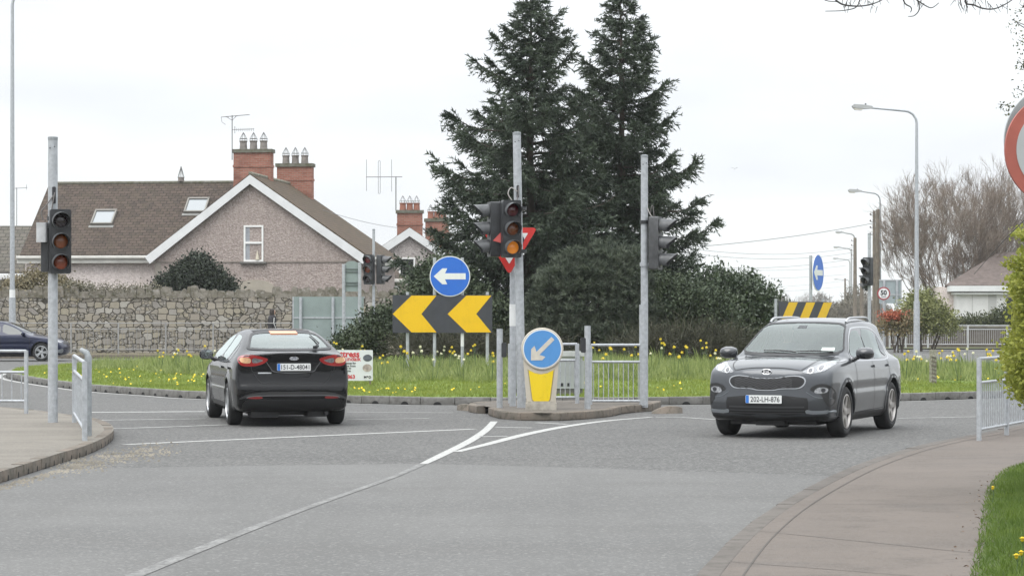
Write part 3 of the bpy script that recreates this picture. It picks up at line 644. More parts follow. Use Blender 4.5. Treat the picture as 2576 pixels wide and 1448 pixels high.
# --- roundabout chevron sign with blue arrow disc
def chevron_sign(label, loc, rz, nchev, disc_x, tilt_disc=0.0, posts=(-0.78, -.18, .43, .98), tall=(1, 2), bw=2.23, bh=0.86, zb=0.62, dz=1.86, dr=.455, step=1.10, x0=-1.12, wch=1.0, lean_=.42, band=.64):
    t = thing('chevron_sign', label, 'road sign', loc, rz)
    for i, x in enumerate(posts):
        h = dz + .42 if i in tall else zb + bh + 0.07
        o = MB().tube([(x, 0.06, -.25), (x, 0.06, h)], 0.036, 12).build('post', galv, t)
        if i == 2: MB().lathe([(0.038, zb - .30), (0.0375, zb - .02)], n=12, c=(x, .06, 0)).build('reflective_band', sign_white, o)
    bd = MB().bbox((0, 0, zb + bh / 2), (bw, 0.03, bh), 0.012, axis='y').build('chevron_board', sign_black, t)
    for k in range(nchev):
        x = x0 + k * step
        a = [(x, zb + bh / 2), (x + lean_, zb + 0.012), (x + wch, zb + 0.012), (x + band, zb + bh / 2), (x + wch, zb + bh - .012), (x + lean_, zb + bh - .012)]
        MB().prism([(u, v) for u, v in a], 0.004, Matrix.Translation((0, -0.0195, 0))).build('chevron', sign_yellow, bd)
    d = bpy.data.objects.new('disc_mount', None)
    dsc = MB().lathe([(dr, -0.008), (dr, 0.008)], axis='y', n=56).build('sign_rim', sign_white, t, loc=(disc_x, -0.022, dz), rot=(0, 0, tilt_disc))
    MB().lathe([(dr * .955, -0.012), (dr * .955, 0.0)], axis='y', n=56).build('blue_disc', sign_blue, dsc)
    ar = [(-0.365, 0), (-0.17, 0.178), (-0.06, 0.178), (-0.112, .068), (0.352, 0.068), (0.352, -0.068), (-0.112, -.068), (-0.06, -0.178), (-0.17, -0.178)][::-1]
    MB().prism([(u * dr / .455, v * dr / .455) for u, v in ar], 0.004, Matrix.Translation((0, -0.016, 0))).build('arrow', sign_white, dsc)
    bpy.data.objects.remove(d)
    return t
D = 55.0; s = s_at(D); b = at(1113, 0, D); b.z = rb_z(b.x, b.y)
zbd = zof(837, D) - b.z
chevron_sign('black board with two yellow chevrons under a round blue arrow disc, facing us', b, 0, 2, (1132 - 1113) / s, posts=[(x - 1113) / s for x in (1025, 1093, 1163, 1226)], zb=zbd, bh=95 / s, bw=251 / s, dz=zof(695, D) - b.z, dr=51 / s, step=138 / s, x0=-125 / s, wch=110 / s)
D = 60.0; s = s_at(D); b = at(2022, 0, D); b.z = rb_z(b.x, b.y)
zbd = zof(845, D) - b.z
chevron_sign('black and yellow chevron board with a blue arrow disc, seen obliquely behind the grey car', b, R(51.5), 3, .62, tilt_disc=R(14), posts=(-1.17, .42, 1.0), tall=(1,), zb=zbd, bh=86 / s, bw=2.25, dz=zof(685, D) - b.z, dr=46.5 / s, step=.80, x0=-1.02, wch=.72, lean_=.32, band=.40)

# --- backs of two direction signs
D = 88.0; s = s_at(D); b = at(827, 0, D); b.z = 0.0
sg = thing('direction_sign', 'large wide grey back of a direction sign in front of the stone wall', 'road sign', b)
zt = zof(746, D); zb = zof(858, D); hw = 88 / s
pl = MB().box((0, 0, (zt + zb) / 2), (2 * hw, 0.02, zt - zb)).build('sign_plate', sign_back, sg)
MB().box((0, 0.02, zt - .03), (2 * hw + .06, .05, .06)).box((0, -0.02, zof(799, D)), (2 * hw, .03, .055)).box((-hw - .02, 0, (zt + zb) / 2), (.05, .05, zt - zb)).box((0, -.015, zb + .02), (2 * hw, .03, .05)).build('sign_frame', galv, pl)
for px in (757, 838): MB().tube([((px - 827) / s, -.07, -.1), ((px - 827) / s, -.07, zt - .02)], .055, 10).build('post', galv, sg)
D = 86.0; s = s_at(D); b = at(885, 0, D); b.z = 0
sg = thing('direction_sign', 'tall narrow grey sign back with a rounded top, left of the far traffic light', 'road sign', b)
zt = zof(672, D); zb = zof(733, D); hw = 20 / s
outl = [(-hw, zb), (hw, zb), (hw, zt)] + [(hw * math.cos(R(a)), zt + .22 * math.sin(R(a))) for a in range(15, 180, 15)] + [(-hw, zt)]
pl = MB().prism(outl, .02).build('sign_plate', sign_back, sg)
fr = MB()
for y in (677, 684, 711, 718): fr.box((0, -.015, zof(y, D)), (2 * hw, .03, .035))
fr.build('sign_frame', M('frame_dark', (0.10, .12, .12), .6), pl)
for px in (865, 905): MB().tube([((px - 885) / s, -.05, -.1), ((px - 885) / s, -.05, zof(660 if px > 880 else 664, D))], .06, 10).build('post', galv, sg)

# --- mattress advert on the grass
D = 50.5; s = s_at(D); b = at(880, 0, D); b.z = rb_z(b.x, b.y)
ad = thing('advert_sign', 'white mattress advert board with red lettering on the grass, half hidden by the black car', 'advert', b, R(-3))
zt = zof(880, D) - b.z; zb = zof(957, D) - b.z; x1 = (938 - 880) / s; x0 = x1 - 1.12
bw_ = x1 - x0; bh_ = zt - zb
bd = MB().bbox(((x0 + x1) / 2, 0, (zt + zb) / 2), (bw_, .02, bh_), .02, axis='y').build('board', M('advert_white', (0.62, 0.635, 0.65), .45, var=.05, vs=5), ad)
tb = MB(); X = lambda px: (px - 880) / s
add_text(tb, 'Mattress', 0.175, (X(904) - .30, -.013, zof(890, D) - b.z), .006, 1.0); add_text(tb, 'of Dundalk', 0.125, (X(906) - .26, -.013, zof(902, D) - b.z), .003, 1.0)
tb.build('red_lettering', red_ink, bd); tb = MB(); add_text(tb, '086 4 5863', 0.11, (X(897) - .28, -.013, zof(947, D) - b.z), .004); tb.build('phone_number', red_ink, bd)
tb = MB()
for k, (t_, yy) in enumerate((('mattresses for', 913), ('bedrooms from', 920), ('factory to', 926.5), ('your home', 933))): add_text(tb, t_, 0.058, (X(890 - k * 3) - .12, -.013, zof(yy, D) - b.z), .002)
tb.build('small_lettering', ink, bd)
for (px, py, rx, rz_, cc) in ((925, 900, .095, .07, (0.10, .11, .13)), (924, 925, .095, .08, (.33, .28, .25))):
    MB().prism([(X(px) + rx * math.cos(R(a)), zof(py, D) - b.z + rz_ * math.sin(R(a))) for a in range(0, 360, 20)], .004, Matrix.Translation((0, -.014, 0))).build('bed_picture', M('picture_%d' % py, cc, .5, var=.5, vs=9), bd)
MB().prism([(X(925) + .085 * math.cos(R(a)), zof(948, D) - b.z + .05 * math.sin(R(a))) for a in range(0, 360, 20)], .004, Matrix.Translation((0, -.014, 0))).build('badge', sign_white, bd)
tb = MB(); add_text(tb, 'M&D', .07, (X(925), -.0165, zof(948, D) - b.z), .004); tb.build('badge_lettering', ink, bd)
for x in (x0 + .1, x1 - .06): MB().box((x, .03, zb / 2 + .1), (.035, .03, zb + .6)).build('stake', M('stake_wood', (.2, .16, .11), .8), ad)

# --- 50 sign and a sign back beside it
D = 112.0; s = s_at(D); b = at(2223, 0, D); b.z = 0
sp = thing('speed_limit_sign', 'round white speed limit sign reading 50 with a red ring', 'road sign', b)
zc = zof(738, D); rr = 16.5 / s
MB().tube([(0, .05, -.1), (0, .05, zc + rr * .7)], .045, 10).build('post', galv, sp)
pl = MB().lathe([(rr, -.01), (rr, .01)], axis='y', n=40, c=(0, 0, zc)).build('sign_plate', M('ring_red', (.30, .035, .045), .45), sp)
MB().lathe([(rr * .8, -.014), (rr * .8, 0)], axis='y', n=40, c=(0, 0, zc)).build('sign_face', sign_white, pl)
tb = MB(); add_text(tb, '50', rr * 1.0, (0, -.018, zc + rr * .12), .012, .95); add_text(tb, 'km/h', rr * .36, (0, -.018, zc - rr * .48), .002); tb.build('lettering', ink, pl)
D = 116.0; s = s_at(D); b = at(2240, 0, D); b.z = 0
sg = thing('direction_sign', 'pale grey back of a square direction sign behind the speed limit sign', 'road sign', b)
pl = MB().box((0, 0, zof(733, D)), (56 / s, .02, 60 / s)).build('sign_plate', M('sign_back_pale', (.30, .35, .36), .55, var=.1, vs=2), sg)
MB().box((0, -.02, zof(705, D)), (58 / s, .04, .05)).box((0, -.02, zof(741, D)), (56 / s, .03, .05)).box((27 / s, -.02, zof(733, D)), (.05, .04, 60 / s)).build('sign_frame', M('pale_galv', (0.44, 0.45, 0.46), .5, var=.1, vs=6), pl)
for px in (2224, 2256): MB().tube([((px - 2240) / s, -.06, -.1), ((px - 2240) / s, -.06, zof(706, D))], .06, 10).build('post', galv, sg)

# --- big ring sign at the right edge
D = 16.7; s = s_at(D); b = at(2663, 0, D); b.z = .06
sg = thing('round_road_sign', 'large near round sign with a faded red ring, cut by the right edge', 'road sign', b, R(8))
zc = zof(378, D) - .06; rr = 141 / s
MB().tube([(0, .05, -.1), (0, .05, zc + .5)], .038, 14).build('post', galv, sg)
pl = MB().lathe([(rr, -.012), (rr, .012)], axis='y', n=64, c=(0, 0, zc)).build('sign_plate', sign_red_faded, sg)
MB().lathe([(rr * .795, -.0165), (rr * .795, 0)], axis='y', n=64, c=(0, 0, zc)).build('sign_face', M('sign_grey_face', (.40, .415, .42), .5, var=.06, vs=2), pl)
MB().lathe([(rr * 1.0, .085), (rr * 1.0, .105)], axis='y', n=64, c=(.03, 0, zc + .07)).build('rear_plate', M('rear_plate', (.33, .36, .36), .5, .2), sg)
# --- marker post on the roundabout
D = 52.3; s = s_at(D); b = at(2347, 0, D); b.z = rb_z(b.x, b.y)
mp_ = thing('marker_post', 'short rough concrete marker post among the daffodils right of the grey car', 'post', b, R(12))
pm = MB().bbox((0, 0, .30), (.13, .11, zof(872, D) - b.z - .0 + .25 - .18), .015, axis='z')
o = pm.build('post', layered('marker_concrete', [(.36, .34, .29), ('noise', 14, (.4, .62), (.20, .19, .15)), ('noise', 40, (.5, .7), (.12, .115, .09))], .95, .9, 40), mp_)
rb_ = MB()
for k in range(7): rb_.box((0, -.058, .05 + k * .085), (.11, .012, .035), mat=Matrix.Rotation(R(18), 3, 'Y'))
rb_.build('ribbing', kerb_dark, mp_)

# --- street lamps
def street_lamp(label, loc, h, arm, rz, r0=.11, r1=.055, sc=1.0, m=None, group=None, curved=False, base_h=2.2):
    t = thing('street_lamp', label, 'street lamp', loc, rz, group); m = m or galv
    pts = [(0, 0, base_h - .05), (0, 0, h * .6), (0, 0, h - .5)] + [(-(.5 - .5 * math.cos(R(a))), 0, h - .5 + .5 * math.sin(R(a))) for a in (20, 45, 70, 90)] + [(-arm, 0, h + .12)]
    rr = [r0 * .72, r0 * .6, r1 * .9] + [r1 * .8] * 4 + [r1 * .6]
    MB().tube(pts, rr, 12).build('column', m, t)
    MB().tube([(0, 0, -.1), (0, 0, base_h)], [r0, r0 * .93], 14).build('column_base', m, t)
    pr = [(0, -.02), (.03, .05), (.25, .10), (.7, .13), (.78, .06), (.74, -.0), (.30, -.05)]
    MB().prism([(-arm - u * sc + .1, h + .12 + v * sc) for u, v in pr], .22 * sc, Matrix.Translation((0, -.11 * sc, 0))).build('lamp_head', M('lamp_grey', (.40, .41, .41), .5, var=.08, vs=4), t)
    MB().prism([(-arm - u * sc + .1, h + .12 + v * sc) for u, v in [(.34, -.03), (.42, -.10), (.66, -.08), (.74, .0)]], .18 * sc, Matrix.Translation((0, -.09 * sc, 0))).build('lamp_glass', M('lamp_glass', (.60, .58, .52), .15, coat=.5), t)
    MB().lathe([(.03, .10), (.03, .17), (.01, .18)], n=8, c=(-arm - .18 * sc, 0, h + .12)).build('photocell', ink, t)
    return t
D = 94.5; s = s_at(D); b = at(31, 0, D); b.z = .12
zt = zof(-12, D)
lp = street_lamp('tall street lamp column at the left edge, its top leaving the picture', b, zt, 1.6, R(180), r0=.135, r1=.07)
MB().lathe([(.115, zof(752, D) - .12), (.113, zof(729, D) - .12)], n=14).build('number_label', sign_white, lp)
tb = MB(); add_text(tb, '75', .17, (0, -.128, zof(740, D) - .12), .005); tb.build('lettering', ink, lp)
D = 99.0; s = s_at(D); b = at(2306, 0, D); b.z = 0.0
street_lamp('tallest grey street lamp at the right, long arm, before the bare trees', b, zof(279, D), (2306 - 2190) / s, 0, r0=.13, r1=.06, sc=1.1)
D = 168.0; s = s_at(D); b = at(2214, 0, D); b.z = 0
street_lamp('second street lamp along the right, its arm reaching out of the bare twigs', b, zof(486, D), (2214 - 2165) / s, 0, sc=1.25, m=galv_dark)
farm = M('far_galv', (.36, .37, .37), .6)
for i, (px, yt, D, lab) in enumerate(((2150, 588, 262, 'third street lamp along the right, drooping arm over the wires below the second one'), (2142, 625, 310, 'small distant street lamp just under the third lamp at the right'), (2138, 653, 370, 'tiny distant street lamp on the right, above the blue arrow sign'), (2136, 704, 560, 'farthest tiny street lamp on the right, level with the blue arrow sign'))):
    s = s_at(D); b = at(px, 0, D); b.z = 0
    street_lamp(lab, b, zof(yt, D), 28 / s, 0, sc=1.25, m=farm, r0=.16, r1=.1)
# --- wooden utility poles and wires
wood = M('pole_wood', (.17, .145, .115), .9, var=.25, vs=3)
def util_pole(label, px, py, D, r0, ins=True):
    s = s_at(D); b = at(px, 0, D); b.z = 0; h = zof(py, D)
    t = thing('utility_pole', label, 'utility pole', b)
    MB().tube([(0, 0, -.1), (0, 0, h)], [r0, r0 * .72], 10).build('pole', wood, t)
    if ins:
        mb = MB()
        for k in range(4): mb.lathe([(.05, 0), (.06, .08), (.03, .12)], n=8, c=(-r0 - .12, 0, h - .3 - k * .45)); mb.cyl((0, 0, h - .32 - k * .45), (-r0 - .12, 0, h - .32 - k * .45), .02, n=5)
        mb.build('insulator', M('insulator', (.12, .10, .09), .4), t)
    return t, h
util_pole('thick wooden utility pole by the left edge of the bare trees, tallest one', 2208, 527, 165, .17)
util_pole('pale weathered utility pole leaning against the view of the thick one, behind the 50 sign', 2199, 530, 172, .14)
util_pole('wooden utility pole topped by insulators, below the third street lamp', 2151, 598, 235, .21)
util_pole('thin dark distant pole left of the wooden utility poles', 2126, 700, 330, .16, False)
util_pole('short pale distant post between the thin dark pole and the utility poles', 2133, 735, 300, .2, False)
util_pole('brown wooden post right of the pole with insulators, behind the black traffic light', 2168, 700, 200, .2, False)
def wire(label, pts, r_=.014, sag=0.0):
    P = [Vector(p) for p in pts]; a, c = P[0], P[-1]; Q = []
    for k in range(25): t = k / 24; q = a.lerp(c, t); q.z -= sag * 4 * t * (1 - t); Q.append(q)
    m = P[0].lerp(P[-1], .5)
    o = MB().tube([q - a for q in Q], r_, 5).build('overhead_wire', M('wire_dark', (.17, .175, .18), .6), None)
    o.location = a
    return tag(o, label, 'wire', 'wires over the far road')
WL = 'thin overhead wire running from the poles at the right behind the dark trees'
wire('highest of the wires at the right, from the thick utility pole down to the trees', [at(2205, 560, 165), at(1640, 628, 150)], .02, .25)
for wk, (ya, yb, Da, Db, sg_) in enumerate(((622, 596, 235, 165, .9), (634, 607, 235, 165, .9), (650, 652, 235, 190, .8), (668, 655, 330, 190, .7), (690, 690, 330, 240, .5), (706, 728, 400, 240, .5), (720, 742, 400, 260, .4))):
    wire('%s overhead wire at the right, counted from the top' % ('second', 'third', 'fourth', 'fifth', 'sixth', 'seventh', 'lowest')[wk], [at(2150 if Da < 300 else 2128, ya, Da), at(1560, yb, Db)], .016, sg_)
wire('thin wire sloping from the house roof to the chimney behind', [at(812, 528, 110), at(1000, 573, 126)], .011, .1)['group'] = 'house wires'
# ---------------------------------------------------------------- buildings and the stone wall
def coords_mat(name, axes, scale, build, rough=.9):
    """material on two chosen object axes: build(nt, vec_socket) -> colour socket, height socket"""
    m = bpy.data.materials.new(name); m.use_nodes = True; nt = m.node_tree; b = nt.nodes['Principled BSDF']
    tcn = nt.nodes.new('ShaderNodeTexCoord'); sp = nt.nodes.new('ShaderNodeSeparateXYZ'); nt.links.new(tcn.outputs['Object'], sp.inputs[0])
    cb = nt.nodes.new('ShaderNodeCombineXYZ')
    for i, (ax, sc) in enumerate(zip(axes, scale)):
        mu = nt.nodes.new('ShaderNodeMath'); mu.operation = 'MULTIPLY'; mu.inputs[1].default_value = sc
        nt.links.new(sp.outputs['xyz'.index(ax)], mu.inputs[0]); nt.links.new(mu.outputs[0], cb.inputs[i])
    col, hgt = build(nt, cb.outputs[0], tcn.outputs['Object']); nt.links.new(col, b.inputs['Base Color'])
    if hgt is not None:
        bp = nt.nodes.new('ShaderNodeBump'); bp.inputs['Strength'].default_value = .8; bp.inputs['Distance'].default_value = .03
        nt.links.new(hgt, bp.inputs['Height']); nt.links.new(bp.outputs[0], b.inputs['Normal'])
    b.inputs['Roughness'].default_value = rough; b.inputs['Specular IOR Level'].default_value = .25
    return m
def _mixc(nt, f, a, b_):
    mx = nt.nodes.new('ShaderNodeMix'); mx.data_type = 'RGBA'
    if isinstance(f, float): mx.inputs[0].default_value = f
    else: nt.links.new(f, mx.inputs[0])
    for s_, v in ((6, a), (7, b_)):
        if hasattr(v, 'is_linked'): nt.links.new(v, mx.inputs[s_])
        else: mx.inputs[s_].default_value = tuple(v) + (1,)
    return mx.outputs[2]
def _noise(nt, vec, sc, lo, hi, detail=5):
    n = nt.nodes.new('ShaderNodeTexNoise'); n.inputs['Scale'].default_value = sc; n.inputs['Detail'].default_value = detail; n.inputs['Roughness'].default_value = .6
    nt.links.new(vec, n.inputs[0]); mr = nt.nodes.new('ShaderNodeMapRange'); mr.inputs[1].default_value = lo; mr.inputs[2].default_value = hi; nt.links.new(n.outputs[0], mr.inputs[0])
    return mr.outputs[0]
def stone_nodes(nt, vec, ob):
    # rubble: cells of differing size, pale stones in dark joints
    nn = nt.nodes.new('ShaderNodeTexNoise'); nn.inputs['Scale'].default_value = 1.2; nt.links.new(vec, nn.inputs[0])
    vmx = nt.nodes.new('ShaderNodeVectorMath'); vmx.operation = 'MULTIPLY_ADD'; nt.links.new(nn.outputs[1], vmx.inputs[0]); vmx.inputs[1].default_value = (.22, .22, 0); nt.links.new(vec, vmx.inputs[2])
    v1 = nt.nodes.new('ShaderNodeTexVoronoi'); v1.voronoi_dimensions = '2D'; v1.feature = 'F1'; v1.distance = 'CHEBYCHEV'; v1.inputs['Randomness'].default_value = .72; v1.inputs['Scale'].default_value = 1
    v2 = nt.nodes.new('ShaderNodeTexVoronoi'); v2.voronoi_dimensions = '2D'; v2.feature = 'F2'; v2.distance = 'CHEBYCHEV'; v2.inputs['Randomness'].default_value = .72; v2.inputs['Scale'].default_value = 1
    for v in (v1, v2): nt.links.new(vmx.outputs[0], v.inputs['Vector'])
    df = nt.nodes.new('ShaderNodeMath'); df.operation = 'SUBTRACT'; nt.links.new(v2.outputs['Distance'], df.inputs[0]); nt.links.new(v1.outputs['Distance'], df.inputs[1])
    edge = nt.nodes.new('ShaderNodeMapRange'); edge.inputs[1].default_value = .04; edge.inputs[2].default_value = .13; nt.links.new(df.outputs[0], edge.inputs[0])
    sp = nt.nodes.new('ShaderNodeSeparateColor'); nt.links.new(v1.outputs['Color'], sp.inputs[0])
    r = nt.nodes.new('ShaderNodeValToRGB'); nt.links.new(sp.outputs[0], r.inputs[0])
    r.color_ramp.elements[0].color = (.24, .22, .19, 1); r.color_ramp.elements[1].color = (.42, .40, .36, 1)
    for p_, c_ in ((.3, (.35, .315, .265, 1)), (.55, (.36, .325, .25, 1)), (.8, (.29, .27, .25, 1))):
        e = r.color_ramp.elements.new(p_); e.color = c_
    # some big cells are filled with smaller stones
    fs_ = []
    for ft in ('F1', 'F2'):
        v = nt.nodes.new('ShaderNodeTexVoronoi'); v.voronoi_dimensions = '2D'; v.feature = ft; v.distance = 'CHEBYCHEV'; v.inputs['Randomness'].default_value = .9; v.inputs['Scale'].default_value = 1.9; nt.links.new(vmx.outputs[0], v.inputs['Vector']); fs_.append(v)
    d2 = nt.nodes.new('ShaderNodeMath'); d2.operation = 'SUBTRACT'; nt.links.new(fs_[1].outputs['Distance'], d2.inputs[0]); nt.links.new(fs_[0].outputs['Distance'], d2.inputs[1])
    e2 = nt.nodes.new('ShaderNodeMapRange'); e2.inputs[1].default_value = .03; e2.inputs[2].default_value = .13; nt.links.new(d2.outputs[0], e2.inputs[0])
    pick = nt.nodes.new('ShaderNodeMath'); pick.operation = 'GREATER_THAN'; pick.inputs[1].default_value = .60; nt.links.new(sp.outputs[1], pick.inputs[0])
    inv = nt.nodes.new('ShaderNodeMath'); inv.operation = 'SUBTRACT'; inv.inputs[0].default_value = 1; nt.links.new(pick.outputs[0], inv.inputs[1])
    m2 = nt.nodes.new('ShaderNodeMath'); m2.operation = 'MAXIMUM'; nt.links.new(e2.outputs[0], m2.inputs[0]); nt.links.new(inv.outputs[0], m2.inputs[1])
    m3 = nt.nodes.new('ShaderNodeMath'); m3.operation = 'MINIMUM'; nt.links.new(m2.outputs[0], m3.inputs[0]); nt.links.new(edge.outputs[0], m3.inputs[1]); edge = m3
    sp2_ = nt.nodes.new('ShaderNodeSeparateColor'); nt.links.new(fs_[0].outputs['Color'], sp2_.inputs[0])
    mxp = nt.nodes.new('ShaderNodeMix'); nt.links.new(pick.outputs[0], mxp.inputs[0]); nt.links.new(sp.outputs[0], mxp.inputs[2]); nt.links.new(sp2_.outputs[0], mxp.inputs[3]); nt.links.new(mxp.outputs[0], r.inputs[0])
    grain = _noise(nt, ob, 22, .3, .75); c = _mixc(nt, grain, r.outputs[0], (.16, .15, .13))
    mxg = nt.nodes.new('ShaderNodeMix'); mxg.data_type = 'RGBA'; mxg.inputs[0].default_value = .45; nt.links.new(r.outputs[0], mxg.inputs[6]); nt.links.new(c, mxg.inputs[7])
    joint = _mixc(nt, edge.outputs[0], (.06, .055, .045), mxg.outputs[2])
    mn = nt.nodes.new('ShaderNodeMath'); mn.operation = 'MULTIPLY_ADD'; nt.links.new(grain, mn.inputs[0]); mn.inputs[1].default_value = .2; nt.links.new(edge.outputs[0], mn.inputs[2])
    return joint, mn.outputs[0]
stone_wall_m = coords_mat('rubble_stone', 'xz', (3.0, 4.0), stone_nodes)
def dash_nodes(c0, c1, c2):
    def f(nt, vec, ob):
        v = nt.nodes.new('ShaderNodeTexVoronoi'); v.inputs['Scale'].default_value = 17; nt.links.new(ob, v.inputs[0])
        sp = nt.nodes.new('ShaderNodeSeparateColor'); nt.links.new(v.outputs['Color'], sp.inputs[0])
        r = nt.nodes.new('ShaderNodeValToRGB'); nt.links.new(sp.outputs[0], r.inputs[0]); r.color_ramp.elements[0].color = tuple(c0) + (1,); r.color_ramp.elements[1].color = tuple(c1) + (1,)
        mpv = nt.nodes.new('ShaderNodeMapping'); mpv.inputs['Scale'].default_value = (1.6, 1.6, .16); nt.links.new(ob, mpv.inputs[0])
        c = _mixc(nt, _noise(nt, ob, .6, .3, .75), r.outputs[0], c2); c = _mixc(nt, _noise(nt, mpv.outputs[0], 1.5, .52, .78), c, (c0[0] * .8, c0[1] * .78, c0[2] * .74))
        mx = nt.nodes.new('ShaderNodeMix'); mx.data_type = 'RGBA'; mx.inputs[0].default_value = .4; nt.links.new(r.outputs[0], mx.inputs[6]); nt.links.new(c, mx.inputs[7])
        return mx.outputs[2], v.outputs['Distance']
    return f
dash_m = coords_mat('pebbledash', 'xz', (1, 1), dash_nodes((.27, .225, .205), (.45, .385, .355), (.335, .285, .262)))
dash_light = coords_mat('pale_pebbledash', 'xz', (1, 1), dash_nodes((.58, .51, .48), (.80, .72, .69), (.68, .60, .57)))
dash_grey = coords_mat('grey_pebbledash', 'xz', (1, 1), dash_nodes((.28, .25, .24), (.50, .455, .435), (.36, .33, .315)))
def tile_nodes(c0, c1, moss, rows=True):
    def f(nt, vec, ob):
        bk = nt.nodes.new('ShaderNodeTexBrick'); nt.links.new(vec, bk.inputs[0]); bk.inputs['Scale'].default_value = 1; bk.inputs['Brick Width'].default_value = .30; bk.inputs['Row Height'].default_value = .19
        bk.inputs['Mortar Size'].default_value = .018; bk.inputs['Mortar Smooth'].default_value = .3; bk.inputs['Color1'].default_value = tuple(c0) + (1,); bk.inputs['Color2'].default_value = tuple(c1) + (1,); bk.inputs['Mortar'].default_value = (c0[0] * .42, c0[1] * .42, c0[2] * .42, 1); bk.inputs['Bias'].default_value = 0
        c = _mixc(nt, _noise(nt, ob, 2.6, .45, .75), bk.outputs[0], moss)
        c2 = _mixc(nt, _noise(nt, ob, 9, .5, .72), c, (c1[0] * 1.35, c1[1] * 1.35, c1[2] * 1.35))
        mx = nt.nodes.new('ShaderNodeMix'); mx.data_type = 'RGBA'; mx.inputs[0].default_value = .55; nt.links.new(bk.outputs[0], mx.inputs[6]); nt.links.new(c2, mx.inputs[7])
        return mx.outputs[2], bk.outputs[1]
    return f
roof_x = coords_mat('brown_tiles', 'xz', (1, 1.55), tile_nodes((.060, .048, .041), (.096, .073, .060), (.090, .076, .052)))
roof_y = coords_mat('mossy_tiles', 'yz', (1, 1.55), tile_nodes((.075, .058, .044), (.115, .083, .06), (.085, .075, .035)))
roof_g = coords_mat('grey_tiles', 'xz', (.9, 1.1), tile_nodes((.085, .078, .068), (.125, .112, .095), (.10, .10, .07)))
def brick_nodes(c0, c1):
    def f(nt, vec, ob):
        bk = nt.nodes.new('ShaderNodeTexBrick'); nt.links.new(vec, bk.inputs[0]); bk.inputs['Scale'].default_value = 1; bk.inputs['Brick Width'].default_value = .24; bk.inputs['Row Height'].default_value = .085; bk.inputs['Mortar Size'].default_value = .011
        bk.inputs['Color1'].default_value = tuple(c0) + (1,); bk.inputs['Color2'].default_value = tuple(c1) + (1,); bk.inputs['Mortar'].default_value = (.30, .22, .18, 1)
        return _mixc(nt, _noise(nt, ob, 1.6, .5, .8), bk.outputs[0], (c0[0] * .55, c0[1] * .6, c0[2] * .65)), bk.outputs[1]
    return f
brick_m = coords_mat('red_brick', 'xz', (1, 1), brick_nodes((.29, .115, .08), (.39, .175, .13)))
fascia_m = M('fascia_white', (.66, .67, .67), .55, var=.07, vs=1.5)
gutter_m = M('gutter_white', (.58, .57, .53), .55, var=.12, vs=2)
pot_m = M('chimney_pot', (.20, .18, .165), .8, var=.3, vs=5); cap_m = layered('chimney_cap', [(.17, .165, .14), ('noise', 5, (.4, .65), (.10, .10, .065))], .95, .6, 20)
wirem = M('pot_guard_wire', (.12, .12, .12), .5)
glass_dark = M('window_glass', (.035, .04, .045), .06, spec=.7)
plaster = M('smooth_plaster', (.36, .325, .27), .85, var=.1, vs=2)

def chimney(parent, c, size, zb, zt, pots, pm=pot_m, cage=True):
    w_, d_ = size; x, y = c
    st = MB().box((x, y, (zb + zt) / 2), (w_, d_, zt - zb)).box((x, y, zt - .62), (w_ + .06, d_ + .06, .10)).build('chimney', brick_m, parent)
    MB().bbox((x, y, zt + .055), (w_ + .10, d_ + .10, .13), .03, axis='z').box((x, y, zt - .16), (w_ + .05, d_ + .05, .30)).build('chimney_shoulder', brick_m, parent) if False else None
    MB().bbox((x, y, zt + .05), (w_ + .14, d_ + .14, .16), .04, axis='z').build('chimney_cap', cap_m, st)
    for k in range(pots):
        px = x + w_ * ((k + .5) / pots - .5) * .82
        MB().lathe([(.185, 0), (.17, .08), (.155, .32), (.178, .35), (.178, .40), (.12, .40)], n=14, c=(px, y, zt + .12)).build('chimney_pot', pm, st)
        if cage:
            g_ = MB()
            for j in range(6):
                a = R(60 * j); g_.tube([(px + .175 * math.cos(a), y + .175 * math.sin(a), zt + .53), (px + .16 * math.cos(a), y + .16 * math.sin(a), zt + .62), (px, y, zt + .90)], .009, 5)
            g_.lathe([(.175, zt + .60), (.175, zt + .615)], n=12, c=(px, y, 0)); g_.build('pot_guard', wirem, st)
    return st
def slab(mb, a, b, c, d, th):     # a,b,c,d corners of the upper face; thickness downward along the normal
    a, b, c, d = map(Vector, (a, b, c, d)); n = (b - a).cross(d - a).normalized()
    if n.z < 0: n = -n
    lo = [p - n * th for p in (a, b, c, d)]
    return mb.add([a, b, c, d] + lo, [(0, 1, 2, 3), (7, 6, 5, 4), (0, 4, 5, 1), (1, 5, 6, 2), (2, 6, 7, 3), (3, 7, 4, 0)])
